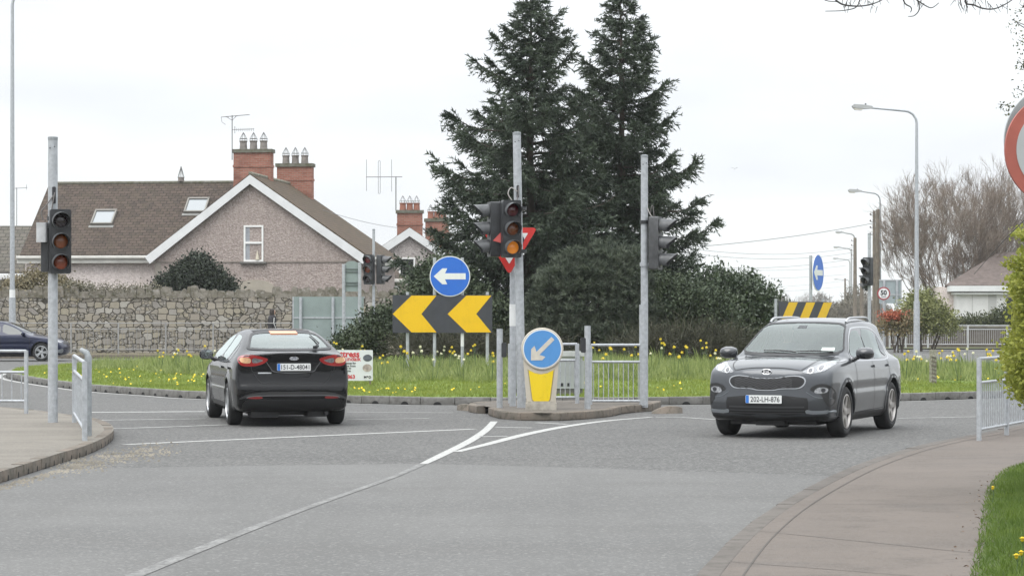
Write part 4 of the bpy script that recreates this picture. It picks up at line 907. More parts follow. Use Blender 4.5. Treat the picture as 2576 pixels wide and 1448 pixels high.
def window(parent, x, z, w_, h_, y, curtain=True, sill=True, blind=False, sash=True, mw=None):
    mw = mw or white_paint
    fr = MB(); t = .075
    fr.box((x - w_ / 2 + t / 2, y, z), (t, .09, h_)).box((x + w_ / 2 - t / 2, y, z), (t, .09, h_)).box((x, y, z + h_ / 2 - t / 2), (w_ - 2 * t, .09, t)).box((x, y, z - h_ / 2 + t / 2), (w_ - 2 * t, .09, t))
    if sash: fr.box((x, y - .01, z + .03), (w_ - 2 * t, .09, .085))
    o = fr.build('window', mw, parent)
    MB().box((x, y + .03, z), (w_ - t, .02, h_ - t)).build('pane', glass_dark, o)
    if curtain:
        c = MB()
        for k in range(4): c.tube([(x - w_ / 2 + .1 + k * .045, y + .012, z - h_ / 2 + .08), (x - w_ / 2 + .1 + k * .045, y + .012, z + h_ / 2 - .08)], .024, 6)
        c.build('curtain', M('curtain', (.34, .36, .39), .9, var=.15, vs=6), o)
    if blind: MB().box((x, y + .012, z + h_ * .39), (w_ - 2 * t, .01, h_ * .13)).build('blind', M('blind', (.5, .5, .5), .9), o)
    if sill: MB().bbox((x, y - .06, z - h_ / 2 - .05), (w_ + .28, .2, .10), .02, axis='x').build('sill', M('sill_grey', (.15, .145, .135), .9, var=.2, vs=4), o)
    return o

# --- main house
PHI = R(-6.5); D0 = 106.0; X0 = (648 - CX) / F * D0
hs = thing('pebbledash_house', 'pebbledash house with brown tiled roof and two red brick chimneys behind the stone wall', 'house', (X0, D0, 0), PHI)
HW, ZE, ZA, AX = 4.5, 4.18, 7.72, -.28; DL = 9.0
ZEl = 4.22; ZEr = 4.30
wl = MB()
gab = [(-HW, 0), (HW, 0), (HW, ZEr - .05), (AX, ZA - .22), (-HW, ZEl - .05)]
wl.prism(gab, .3).box((HW - .15, DL / 2 + .15, 2.05), (.3, DL - .3, 4.1)).box((-HW + .15, DL / 2 + .15, 2.05), (.3, DL - .3, 4.1))
wl.build('gable_wall', dash_m, hs)
MB().box((0, -.012, 3.93), (2 * HW - .02, .05, .06)).build('string_course', M('band', (.23, .20, .175), .9, var=.15, vs=3), hs)
MB().box((-HW + .12, -.01, 1.95), (.26, .04, 3.9)).box((HW - .14, -.01, 1.95), (.30, .04, 3.9)).build('quoin_strip', M('quoin', (.26, .235, .205), .9, var=.15, vs=2), hs)
WL = 10.6; Ye = .55; ZR = 7.62; Yr = 4.9; ZW = 4.25
wg = MB().box((-(HW + WL) / 2 - .0, 1.15, 2.1), (WL - HW, .3, 4.2)).build('wing_wall', dash_light, hs)
ga = [(0.95, 0), (9.0, 0), (9.0, 4.0), (Yr, ZR - .2), (0.95, 4.0)]
V = MB(); V.prism(ga, .3, Matrix.Translation((-WL + .3, 0, 0)) @ Matrix.Rotation(R(90), 4, 'Z')); V.build('end_wall', dash_light, hs)
# roofs
rf = MB(); slab(rf, (-WL - .12, Ye, ZW), (AX, Ye, ZW), (AX, Yr, ZR), (-WL - .12, Yr, ZR), .12)
rfo = rf.build('wing_roof', roof_x, hs)
slab(MB(), (0, 0, 0), (1, 0, 0), (1, 1, 0), (0, 1, 0), .1)
rb_ = MB(); slab(rb_, (-WL - .12, Yr, ZR), (AX, Yr, ZR), (AX, 9.4, 4.2), (-WL - .12, 9.4, 4.2), .12); rb_.build('rear_roof', roof_x, hs)
rr_ = MB(); slab(rr_, (AX, -.22, ZA), (HW + .42, -.22, ZEr - .16), (HW + .42, DL + .2, ZEr - .16), (AX, DL + .2, ZA), .12); rr_.build('right_roof', roof_y, hs)
rl_ = MB(); slab(rl_, (-HW - .42, -.22, ZEl - .1), (AX, -.22, ZA), (AX, 4.9, ZA), (-HW - .42, 1.0, ZEl - .1), .12); rl_.build('left_roof', roof_x, hs)
rg = MB()
for k in range(26): rg.tube([(-WL - .1 + k * .40, Yr, ZR + .0), (-WL - .1 + k * .40 + .392, Yr, ZR + .0)], .085, 8)
rg.build('ridge_tile', cap_m, hs)
rg = MB()
for k in range(22): rg.tube([(AX, -.2 + k * .42, ZA + .0), (AX, -.2 + k * .42 + .412, ZA + .0)], .085, 8)
rg.build('ridge_tile', M('moss_ridge', (.20, .19, .15), .95, var=.4, vs=6), hs)
def barge(name, p, q, wd):
    p = Vector(p); q = Vector(q); d = (q - p).normalized(); n = Vector((d.z, 0, -d.x))
    if n.z > 0: n = -n
    V = []
    for y in (-.26, -.225): V += [Vector((p.x, y, p.z)), Vector((q.x, y, q.z)), Vector((q.x, y, q.z)) + n * wd, Vector((p.x, y, p.z + (n * wd).z * 1.0)) + Vector(((n * wd).x * (0 if abs(p.x - AX) < .01 else 1), 0, -.10 if abs(p.x - AX) < .01 else 0))]
    return MB().add(V, [(0, 1, 2, 3), (7, 6, 5, 4), (0, 4, 5, 1), (1, 5, 6, 2), (2, 6, 7, 3), (3, 7, 4, 0)]).build(name, fascia_m, hs)
barge('bargeboard', (AX, 0, ZA - .06), (HW + .34, 0, ZEr - .18), .36); barge('bargeboard', (AX, 0, ZA - .06), (-HW - .40, 0, ZEl - .08), .36)
MB().bbox((-(HW + WL) / 2 - .2, Ye - .03, ZW - .09), (WL - HW + .1, .13, .13), .03, axis='x').box((-(HW + WL) / 2 - .2, Ye + .06, ZW - .24), (WL - HW + .1, .04, .2)).build('gutter', gutter_m, hs)
MB().bbox((HW + .46, DL / 2 - .1, ZEr - .22), (.14, DL + .3, .12), .03, axis='y').box((HW + .34, DL / 2 - .1, ZEr - .36), (.05, DL + .3, .2)).build('gutter', gutter_m, hs)
MB().tube([(HW + .1, 2.2, 0), (HW + .1, 2.2, ZEr - .5), (HW + .44, 2.2, ZEr - .25)], .045, 8).build('downpipe', gutter_m, hs)
window(hs, (638 - 648) / 58.5, (5.50 + 3.94) / 2, .86, 1.56, .0, blind=True)
MB().lathe([(.09, 0), (.07, .12), (.02, .34), (.005, .42)], n=10, c=(.0, -.03, 4.02)).build('window_ornament', M('ornament', (.55, .5, .4), .6), hs)
ah = [(-.95, 0), (-.95, 2.70)] + [(.85 * math.cos(R(a)) - .1, 2.80 + .36 * math.sin(R(a))) for a in range(165, 14, -15)] + [(.75, 2.70), (.75, 0)]
MB().prism(ah[::-1], .10, Matrix.Translation((.0, -.1, 0))).build('door_surround', plaster, hs)
MB().box((-.1, -.105, 2.62), (1.0, .02, .05)).build('door_lintel', M('lintel_dark', (.12, .1, .08), .9), hs)
chimney(hs, (-.93, 3.4), (1.68, .62), 6.2, 8.86, 3); chimney(hs, (-.04, 8.3), (1.62, .62), 5.6, 8.52, 3)
# rooflights
n_ = Vector((0, -(ZR - ZW), (Yr - Ye))).normalized(); upv = Vector((0, Yr - Ye, ZR - ZW)).normalized()
for (lx, t, w_, h_) in ((-7.55, .50, .92, 1.0), (-3.50, .66, .92, 1.0)):
    c = Vector((lx, lerp(Ye, Yr, t), lerp(ZW, ZR, t))); Mx = Matrix((Vector((1, 0, 0)), upv, n_)).transposed()
    wfr = MB()
    for (u, v, a, b_) in ((-w_ / 2, 0, .07, h_), (w_ / 2, 0, .07, h_), (0, h_ / 2, w_ + .07, .09), (0, -h_ / 2, w_ + .07, .07)): wfr.box(c + Mx @ Vector((u, v, .06)), (a, b_, .14), mat=Mx)
    o = wfr.build('rooflight', M('rooflight_frame', (.20, .19, .17), .6), hs)
    MB().box(c + Mx @ Vector((0, 0, .06)), (w_ - .07, h_ - .08, .04), mat=Mx).build('pane', M('rooflight_glass', (.20, .22, .23), .08, spec=.9, coat=1), o)
    MB().box(c + Mx @ Vector((0, -h_ / 2 - .12, .01)), (w_ + .2, .16, .02), mat=Mx).build('flashing', M('lead', (.22, .22, .21), .7), o)
MB().lathe([(.16, 0), (.14, .12), (.15, .2)], n=12, c=(-4.6, Yr, ZR + .05)).build('roof_vent', pot_m, hs)
gv = MB()
for j in range(6): a = R(60 * j); gv.tube([(-4.6 + .15 * math.cos(a), Yr + .15 * math.sin(a), ZR + .22), (-4.6, Yr, ZR + .75)], .012, 5)
gv.build('pot_guard', wirem, hs)
# --- aerials
def aerial(label, loc, build_):
    t = thing('tv_aerial', label, 'aerial', loc, PHI); MBx = MB(); build_(MBx); MBx.build('aerial_frame', M('aerial_metal', (.19, .19, .19), .5, .3), t); return t
D = 109.2; s = s_at(D); b = at(584, 360, D)
def a1(mb):
    mb.cyl((0, 0, -.75), (0, 0, (360 - 290) / s), .022, n=6); z = (360 - 293) / s
    mb.cyl((-.5, 0, z - .03), (.78, 0, z + .07), .016, n=5)
    for k in range(11): x = -.3 + k * .105; mb.cyl((x, -.16, z + x * .08), (x, .16, z + x * .08), .009, n=4)
    mb.tube([(-.5, 0, z - .03), (-.46, 0, z - .25), (-.3, 0, z - .36)], .010, 4); mb.tube([(-.25, 0, z - .02), (0, 0, z - .18), (.2, 0, z + .02)], .012, 4)
    z2 = (360 - 327) / s; mb.cyl((0, 0, z2), (1.0, 0, z2 + .03), .013, n=5); mb.cyl((.12, 0, z2 - .16), (.12, 0, z2 + .16), .014, n=5)
    for k in range(10): x = .2 + k * .085; mb.cyl((x, 0, z2 - .07), (x, 0, z2 + .08), .008, n=4)
aerial('double TV aerial on a mast beside the left red chimney', b, a1)
D = 127.4; s = s_at(D); b = at(996, 515, D)
def a2(mb):
    mb.cyl((0, 0, -.3), (0, 0, (515 - 444) / s), .03, n=6); z = (515 - 445) / s; mb.cyl((-76 / s, 0, z), (16 / s, 0, z), .022, n=5)
    for x, a, c in ((-75, 1.0, .8), (-11, 1.0, .85)): mb.cyl((x / s, 0, z + a * .9), (x / s, 0, z - c * .9), .012, n=4)
    for x in (-45, -40): mb.cyl((x / s, 0, z + .8), (x / s, 0, z - .82), .012, n=4)
    mb.tube([(-45 / s, 0, z + .8), (-42.5 / s, 0, z + .86), (-40 / s, 0, z + .8)], .012, 4); mb.tube([(-45 / s, 0, z - .82), (-42.5 / s, 0, z - .88), (-40 / s, 0, z - .82)], .012, 4)
aerial('H-shaped radio aerial on a mast above the rear house chimney', b, a2)
D = 124.; s = s_at(D); b = at(42, 560, D)
aerial('small thin aerial above the low roof at the far left', b, lambda mb: (mb.cyl((0, 0, -1.), (0, 0, 88 / s), .02, n=5), mb.cyl((-.1, 0, 86 / s), (.55, 0, 88 / s), .014, n=4), mb.cyl((.5, 0, 82 / s), (.52, 0, 96 / s), .01, n=4)))
# --- second house behind
D = 128.0; s = s_at(D)
h2 = thing('grey_house', 'grey pebbledash house with a white bargeboard and red brick chimney, half hidden behind the conifer', 'house', ((1030 - CX) / F * D, D, 0), R(4))
z2 = lambda y: zof(y, D)
gz = z2(572); ez = z2(634); hw = 88 / s
MB().prism([(-hw + .3, 0), (hw - .3, 0), (hw - .3, ez), (0, gz - .25), (-hw + .3, ez)], .3).box((hw - .45, 4, ez / 2), (.3, 7.4, ez)).box((-hw + .45, 4, ez / 2), (.3, 7.4, ez)).build('wall', dash_grey, h2)
r_ = MB(); slab(r_, (0, -.2, gz), (hw + .3, -.2, ez - .15), (hw + .3, 8, ez - .15), (0, 8, gz), .12); slab(r_, (-hw - .3, -.2, ez - .15), (0, -.2, gz), (0, 8, gz), (-hw - .3, 8, ez - .15), .12); r_.build('roof', roof_y, h2)
for sx in (-1, 1):
    V = []
    for y in (-.26, -.22): V += [Vector((0, y, gz - .02)), Vector((sx * (hw + .3), y, ez - .17)), Vector((sx * (hw + .1), y, ez - .48)), Vector((0, y, gz - .46))]
    MB().add(V, [(0, 1, 2, 3), (7, 6, 5, 4), (0, 4, 5, 1), (1, 5, 6, 2), (2, 6, 7, 3), (3, 7, 4, 0)]).build('bargeboard', fascia_m, h2)
wz = (z2(648) + z2(700)) / 2
wo = window(h2, -6 / s, wz, 40 / s, 52 / s, -.02, curtain=False, sill=False, sash=False)
ba = MB()
for k in range(5): ba.box((-6 / s - .28 + k * .14, -.03, wz), (.02, .03, 46 / s))
ba.build('window_bar', ink, wo)
chimney(h2, (0.05, 1.2), (64 / s, .7), gz - .8, z2(533), 3, M('red_pot', (.26, .11, .075), .8, var=.2, vs=5)); chimney(h2, (78 / s, 4.5), (60 / s, .7), gz - 1.4, z2(548), 3, M('red_pot', (.26, .11, .075), .8, var=.2, vs=5))
# low extension with brown roof in front of it
D = 118.; s = s_at(D)
h3 = thing('low_outbuilding', 'low cream outbuilding with a brown sloping roof behind the far traffic light', 'outbuilding', ((955 - CX) / F * D, D, 0), R(4)); z3 = lambda y: zof(y, D)
MB().box((.2, 1.5, z3(706) / 2), (110 / s, 3, z3(706))).build('wall', M('cream_wall', (.36, .33, .27), .9, var=.1, vs=2), h3)
r_ = MB(); slab(r_, (-62 / s, -.2, z3(704)), (66 / s, -.2, z3(704)), (20 / s, 3.0, z3(650)), (-62 / s, 3.0, z3(650)), .12); r_.build('roof', roof_x, h3)
MB().bbox((0, -.26, z3(706)), (128 / s, .12, .16), .03, axis='x').build('gutter', gutter_m, h3)
for px in (-33, 38): window(h3, px / s, z3(727), 22 / s, 16 / s, -.03, curtain=False, sill=False, sash=False)
# --- low house at the far left
D = 112.; s = s_at(D); z4 = lambda y: zof(y, D)
h4 = thing('low_house', 'low house at the far left edge with dark ridged tile roofs, cut by the frame', 'house', ((10 - CX) / F * D, D, 0), R(3))
MB().box((-2.4, 2.6, z4(694) / 2), (6.3, 5, z4(694))).build('wall', M('left_wall', (.30, .28, .24), .9, var=.12, vs=2), h4)
r_ = MB(); slab(r_, (-6, -.2, z4(688)), (68 / s, -.2, z4(684)), (20 / s, 2.4, z4(628)), (-6, 2.4, z4(628)), .14); r_.build('front_roof', roof_g, h4)
r_ = MB(); slab(r_, (-6, 2.3, z4(645)), (36 / s, 2.3, z4(645)), (36 / s, 6, z4(556)), (-6, 6, z4(556)), .14); r_.build('rear_roof', roof_g, h4)
MB().bbox((-2.5, -.26, z4(696)), (6.8, .1, .28), .03, axis='x').build('fascia', fascia_m, h4)
# --- stone wall
D = 100.0; s = s_at(D)
xa = (-90 - CX) / F * D; xb = (1130 - CX) / F * D; zt = zof(746, D)
sw = thing('stone_wall', 'long rubble stone wall with upright rounded coping stones across the left of the picture', 'wall', (xa, D, 0))
L = xb - xa
wmesh = MB(); nx, nz_ = int(L / .16), int(zt / .14); V = []; fs = []
for j in range(nz_ + 1):
    for i in range(nx + 1): V.append((L * i / nx, random.uniform(-.025, .025), .0 + zt * j / nz_))
for j in range(nz_):
    for i in range(nx): k = j * (nx + 1) + i; fs.append((k, k + 1, k + nx + 2, k + nx + 1))
wmesh.add(V, fs).add([(0, .5, 0), (L, .5, 0), (L, .5, zt), (0, .5, zt)], [(0, 3, 2, 1)]).add([(0, .0, zt), (L, .0, zt), (L, .5, zt), (0, .5, zt)], [(0, 1, 2, 3)]).build('wall_face', stone_wall_m, sw, fix=False)
cp = MB(); x = 0
while x < L:
    w_ = random.uniform(.16, .46); h_ = random.uniform(.18, .46); rr = [(-w_ / 2, -.05), (w_ / 2, -.05), (w_ / 2 * .97, h_ * .6), (w_ * .33, h_ * .94), (0, h_), (-w_ * .33, h_ * .95), (-w_ / 2 * .97, h_ * .62)]
    rr = [(u + random.uniform(-.02, .02), v + random.uniform(-.015, .015)) for u, v in rr]
    y0 = random.uniform(-.07, .0)
    cp.prism(rr, .5, Matrix.Translation((x + w_ / 2, y0, zt)) @ Matrix.Rotation(random.uniform(-.12, .12), 4, 'Y')); x += w_ * .98
cp.build('coping', layered('coping_stone', [(.25, .23, .20), ('noise', 1.6, (.4, .6), (.17, .155, .125)), ('noise', 4, (.48, .66), (.10, .095, .065)), ('noise', 7, (.55, .75), (.36, .345, .32))], .95, .8, 18), sw, smooth=30)
# --- right side: low brown wall, white porch building, bungalow
D = 123.0; s = s_at(D); xa = (2228 - CX) / F * D; xb = (2660 - CX) / F * D
lw = thing('low_wall', 'low brown weathered wall with a grey coping behind the pale railing at the right', 'wall', (xa, D, 0))
MB().box(((xb - xa) / 2, .15, zof(824, D) / 2), (xb - xa, .3, zof(824, D))).build('wall_face', layered('brown_wall', [(.115, .098, .085), ('noise', 1, (.4, .65), (.085, .072, .064)), ('noise', 6, (.5, .7), (.15, .13, .115))], .95, .6, 15), lw)
MB().box(((xb - xa) / 2, .15, zof(824, D) + .05), (xb - xa, .42, .11)).build('coping', layered('wall_cope', [(.16, .15, .13), ('noise', 3, (.4, .6), (.22, .21, .18))], .95, .6, 15), lw)
D = 150.0; s = s_at(D); z5 = lambda y: zof(y, D)
pb = thing('white_porch_house', 'bungalow with a white flat-topped porch and brown roof behind the right hedge', 'house', ((2404 - CX) / F * D, D, 0), R(-6))
MB().box((1.55, 1.3, z5(735) / 2), (3.0, 2.6, z5(735))).build('porch_wall', M('white_render', (.62, .62, .61), .8, var=.07, vs=2), pb)
MB().bbox((1.6, 1.2, z5(726)), (3.9, 3.2, .34), .04, axis='z').bbox((1.6, 1.2, z5(738)), (3.4, 2.9, .14), .03, axis='z').build('porch_roof', fascia_m, pb)
MB().box((1.0, -.012, z5(772)), (.03, .03, 2.3)).box((2.2, -.012, z5(772)), (.5, .03, 2.3)).build('porch_panel', M('porch_grey', (.42, .42, .41), .8), pb)  # greyer panels on the white porch front
MB().box((5.2, 6, 1.7), (12, 7, 3.4)).build('house_wall', dash_light, pb)
r_ = MB(); slab(r_, (-.5, 2.2, z5(716)), (12, 2.2, z5(716)), (12, 7, z5(628)), (3.2, 7, z5(628)), .15); r_.build('house_roof', M('dull_tiles', (.12, .095, .085), .9, var=.25, vs=3), pb)
MB().box((3.55, 2.4, 1.5), (.9, .1, 2.4)).build('dark_window', glass_dark, pb)
# ---------------------------------------------------------------- cars (bodies from a smooth distance field, panels laid on the body)
def chaikin(P, n=3):
    P = np.asarray(P, float)
    for _ in range(n):
        Q = np.roll(P, -1, 0); P = np.stack([P * .75 + Q * .25, P * .25 + Q * .75], 1).reshape(-1, 2)
    return P
def sstep(a, b, x): t = np.clip((x - a) / (b - a), 0, 1); return t * t * (3 - 2 * t)
def surface_nets(vals, lo, h):
    nx, ny, nz = vals.shape; ins = vals < 0
    s = np.zeros((nx - 1, ny - 1, nz - 1, 3), np.float32); cnt = np.zeros((nx - 1, ny - 1, nz - 1), np.float32)
    off = [(0, 0, 0), (1, 0, 0), (0, 1, 0), (1, 1, 0), (0, 0, 1), (1, 0, 1), (0, 1, 1), (1, 1, 1)]
    sl_ = lambda o: (slice(o[0], nx - 1 + o[0]), slice(o[1], ny - 1 + o[1]), slice(o[2], nz - 1 + o[2]))
    for i in range(8):
        for ax in range(3):
            if off[i][ax]: continue
            o2 = list(off[i]); o2[ax] = 1
            a = vals[sl_(off[i])]; b = vals[sl_(o2)]; m = (a < 0) != (b < 0)
            t = np.where(m, a / np.where(m, a - b, 1), 0)
            for k in range(3): s[..., k] += np.where(m, off[i][k] + (t if k == ax else 0), 0)
            cnt += m
    act = cnt > 0; idx = -np.ones(act.shape, np.int64); idx[act] = np.arange(act.sum())
    ijk = np.argwhere(act); V = (ijk + s[act] / cnt[act][:, None]) * h + np.array(lo)
    Fs = []
    for ax in range(3):
        sa = [slice(1, -1)] * 3; sa[ax] = slice(0, -1); sb = list(sa); sb[ax] = slice(1, None)
        A = ins[tuple(sa)]; B = ins[tuple(sb)]; m = A != B; p = np.argwhere(m); fl = A[m]
        for k in range(3):
            if k != ax: p[:, k] += 1
        u, v = [(1, 2), (2, 0), (0, 1)][ax]
        def cell(du, dv):
            q = p.copy(); q[:, u] -= du; q[:, v] -= dv; return idx[q[:, 0], q[:, 1], q[:, 2]]
        q = np.stack([cell(1, 1), cell(0, 1), cell(0, 0), cell(1, 0)], 1); q[~fl] = q[~fl][:, ::-1]; Fs.append(q)
    return V, np.concatenate(Fs)

class Car:
    def __init__(s, label, cat, loc, rz, sp, paint, name='car'):
        s.sp = sp; s.root = thing(name, label, cat, loc, rz); L = sp['L']; s.ym = L / 2
        P = chaikin(sp['side'], 2); gy = np.arange(-.4, L + .4, .012); gz = np.arange(-.1, 2.0, .012)
        Q = np.stack(np.meshgrid(gy, gz, indexing='ij'), -1).reshape(-1, 2)
        tab = poly_sd(P, Q).reshape(len(gy), len(gz))
        def f(x, y, z):
            ax = np.abs(x); tr = 1 - sstep(.25 * L, .5 * L, y); tf = sstep(.5 * L, .8 * L, y)
            gl = sstep(1.0, 1.12, z)
            ys = y - sp['kr'] * ax ** 2 * tr + (sp['kf'] * (1 - gl) + .16 * gl) * ax ** 2 * tf
            zs = z + sp['kz'] * ax ** 2 * sstep(.75, 1.0, z)
            iy = np.clip((ys - gy[0]) / .012, 0, len(gy) - 1.01); iz = np.clip((zs - gz[0]) / .012, 0, len(gz) - 1.01)
            a = iy.astype(int); b = iz.astype(int); fy = iy - a; fz = iz - b
            sd_ = (tab[a, b] * (1 - fy) + tab[a + 1, b] * fy) * (1 - fz) + (tab[a, b + 1] * (1 - fy) + tab[a + 1, b + 1] * fy) * fz
            W = np.interp(z, sp['wz'], sp['ww'])
            W = W * (1 - sp.get('gt', 0) * gl * np.clip((1.5 - y) / 1.5, 0, 1) ** 1.4)
            W = W * (1 - sp['tr'] * np.clip((.55 - y) / .55, 0, 1) ** 2 - sp['tf'] * np.clip((y - (L - .8)) / .8, 0, 1) ** 2)
            for ya in sp['axles']: W = W + .018 * np.exp(-((np.hypot(y - ya, z - sp['r']) - sp['r'] - .06) / .07) ** 2) * (z < .9)
            W = W - .012 * np.exp(-((z - sp.get('crease', .62)) / .05) ** 2) * sstep(.9, 1.3, y) * (1 - sstep(L - 1.2, L - .9, y))
            e = (ax - W) * .94; r_ = sp.get('rs', .075)
            hh = np.clip(r_ - np.abs(sd_ - e), 0, None) / r_; v = np.maximum(sd_, e) + hh * hh * r_ * .25
            for ya in sp['axles']:
                arch = np.maximum(np.hypot(y - ya, z - sp['r']) - (sp['r'] + .055), .50 - ax); v = np.maximum(v, -arch)
            if 'cabin' in sp:
                c0, c1, zf_ = sp['cabin']; v = np.maximum(v, -np.maximum(np.maximum(np.maximum(sd_ + .055, e + .055), zf_ - z), np.maximum(c0 - y, y - c1)))
            return v
        s.f = f; h = sp.get('h', .02); lo = (-1.02, -.12, .08); xs = np.arange(0, 1.02, h); ys = np.arange(lo[1], L + .12, h); zs = np.arange(lo[2], 1.78, h)
        X, Y, Z = np.meshgrid(xs, ys, zs, indexing='ij'); v = f(X, Y, Z); v = np.concatenate([v[:0:-1], v], 0)
        V, Fc = surface_nets(v, (-xs[-1], lo[1], lo[2]), h)
        for _ in range(2):
            e = .004; x, y, z = V.T; c = f(x, y, z)
            g_ = np.stack([(f(x + e, y, z) - f(x - e, y, z)), (f(x, y + e, z) - f(x, y - e, z)), (f(x, y, z + e) - f(x, y, z - e))], 1) / (2 * e)
            V = V - np.clip(c, -.01, .01)[:, None] * g_ / np.maximum((g_ ** 2).sum(1), .3)[:, None]
        V[:, 1] -= s.ym
        s.body = np_mesh('body', V, Fc[:, ::-1], paint, s.root, smooth=True)
        bm = bmesh.new(); bm.from_mesh(s.body.data); bmesh.ops.recalc_face_normals(bm, faces=bm.faces); bm.to_mesh(s.body.data); bm.free()
        s.body.data.set_sharp_from_angle(angle=R(50))
        s.bvh = BVHTree.FromPolygons([tuple(p) for p in V], [tuple(q) for q in Fc])
    def cut(s, *wins):
        """open the body shell where the windows are"""
        bm = bmesh.new(); bm.from_mesh(s.body.data); dead = set()
        for view, ol in wins:
            vs = [(view, ol)] + ([('right', ol)] if view == 'left' else [])
            P = chaikin(ol, 1); k0 = P.mean(0); P = k0 + (P - k0) * .96
            for vw, _ in vs:
                C_ = np.array([tuple(f_.calc_center_median()) for f_ in bm.faces])
                uv = {'rear': C_[:, [0, 2]], 'front': C_[:, [0, 2]] * np.array([-1, 1]), 'left': np.stack([C_[:, 1] + s.ym, C_[:, 2]], 1), 'right': np.stack([C_[:, 1] + s.ym, C_[:, 2]], 1)}[vw]
                ins = np.argwhere(poly_sd(P, uv) < -.012).ravel(); bm.faces.ensure_lookup_table()
                for i in ins:
                    hp, n, d = s.hit(vw, *uv[i])
                    if abs((Vector(C_[i]) - hp).dot(d)) < .17: dead.add(bm.faces[i])
        bmesh.ops.delete(bm, geom=list(dead), context='FACES'); bm.to_mesh(s.body.data); bm.free()
    def frit(s, view, ol, w=.035, mirror=False): 
        P = chaikin(ol, 1); P = [tuple(p) for p in P]; s.line(view, P + P[:2], w, trim, 'window_edge', off=.007, mirror=mirror)
    def cabin(s, y_seats, z0, driver=0.0, wheel_y=None, dash_y=None):
        t = s.root; cl = M('seat_cloth', (.022, .022, .024), .9, var=.3, vs=6)
        for y in y_seats:
            for x in (-.36, .36):
                q = MB(); q.bbox((x, y - s.ym, z0 + .30), (.48, .15, .62), .06, axis='y'); q.bbox((x, y - s.ym + .26, z0 + .05), (.48, .52, .16), .05, axis='z'); q.bbox((x, y - s.ym - .02, z0 + .70), (.26, .10, .17), .045, axis='y'); q.build('seat', cl, t)
        if dash_y: MB().bbox((0, dash_y - s.ym, z0 + .30), (1.35, .5, .26), .08, axis='x').build('dashboard', trim, t)
        if wheel_y:
            MB().tube([(driver + .18 * math.cos(R(a)), wheel_y - s.ym + .07 * math.sin(R(a)), z0 + .40 + .17 * math.sin(R(a))) for a in range(0, 361, 20)], .016, 6).build('steering_wheel', trim, t)
    def hit(s, view, u, v):
        if view == 'front' and 'fz' in s.sp and .40 < v < 1.08: v += s.sp['fz'] * min(1, (v - .40) / .06) * min(1, (1.08 - v) / .06)
        o, d = {'rear': ((u, -4, v), (0, 1, 0)), 'front': ((-u, 4, v), (0, -1, 0)), 'left': ((-3, u - s.ym, v), (1, 0, 0)), 'right': ((3, u - s.ym, v), (-1, 0, 0)), 'top': ((u, v - s.ym, 4), (0, 0, -1))}[view]
        p, n, i, dist = s.bvh.ray_cast(Vector(o), Vector(d))
        if p is None: 
            q = Vector(o) + Vector(d) * 3.2; p, n, i, dist = s.bvh.find_nearest(q)
        if n.dot(Vector(d)) > 0: n = -n
        return p, n, Vector(d)
    def patch(s, view, outline, m, name, parent=None, off=.005, h=.035, rnd=2, mirror=False, th=.02):
        outline = [tuple(p) for p in (chaikin(outline, rnd) if rnd else outline)]
        if rnd == 0:
            o2 = []
            for a, b in zip(outline, outline[1:] + outline[:1]):
                k = max(1, int(math.hypot(b[0] - a[0], b[1] - a[1]) / h))
                o2 += [(lerp(a[0], b[0], t / k), lerp(a[1], b[1], t / k)) for t in range(k)]
            outline = o2
        P = np.array(outline); n = len(P)
        gx, gy = np.meshgrid(np.arange(P[:, 0].min(), P[:, 0].max(), h), np.arange(P[:, 1].min(), P[:, 1].max(), h)); q = np.stack([gx.ravel(), gy.ravel()], 1)
        if len(q): q = q[poly_sd(P, q) < -h * .4]
        pts = [Vector(p) for p in outline] + [Vector((float(a), float(b))) for a, b in q]
        v, e, fc, *_ = geometry.delaunay_2d_cdt(pts, [], [list(range(n))], 1, 1e-6)
        top = []; low = []
        for p in v:
            hp, nn, d = s.hit(view, p.x, p.y); k = (nn - d * .6).normalized(); top.append(hp + k * off); low.append(hp - k * th)
        N_ = len(v); ed = {}
        fs = [tuple(f_) for f_ in fc]
        for f_ in fs:
            for a, b in zip(f_, f_[1:] + f_[:1]): ed[(a, b)] = 1
        sk = [(b, a, a + N_, b + N_) for (a, b) in ed if (b, a) not in ed]
        mb = MB(); mb.add(top + low, fs + sk)
        o = mb.build(name, m, parent or s.root, smooth=35)
        if mirror:
            vw = {'left': 'right', 'right': 'left'}.get(view, view)
            ol = outline if view in ('left', 'right') else [(-a, b) for a, b in outline][::-1]
            return o, s.patch(vw, ol, m, name, parent, off, h, -1, False, th)
        return o
    def line(s, view, pts, w, m=None, name='panel_line', off=.003, mirror=False, parent=None):
        P = smooth_path([Vector((a, b, 0)) for a, b in pts], 6) if len(pts) > 2 else [Vector((lerp(pts[0][0], pts[1][0], t / 14), lerp(pts[0][1], pts[1][1], t / 14), 0)) for t in range(15)]
        V = []; fs = []
        for i, p in enumerate(P):
            d = (P[min(i + 1, len(P) - 1)] - P[max(i - 1, 0)]).normalized(); nn = Vector((-d.y, d.x, 0)) * w / 2
            for q in (p + nn, p - nn): hp, hn, dd = s.hit(view, q.x, q.y); V.append(hp + hn * off)
        for i in range(len(P) - 1): fs.append((2 * i, 2 * i + 1, 2 * i + 3, 2 * i + 2))
        o = MB().add(V, fs).build(name, m or gap_m, parent or s.body, smooth=60, fix=False)
        if mirror:
            vw = {'left': 'right', 'right': 'left'}.get(view, view); s.line(vw, pts if view in ('left', 'right') else [(-a, b) for a, b in pts], w, m, name, off, False, parent)
        return o
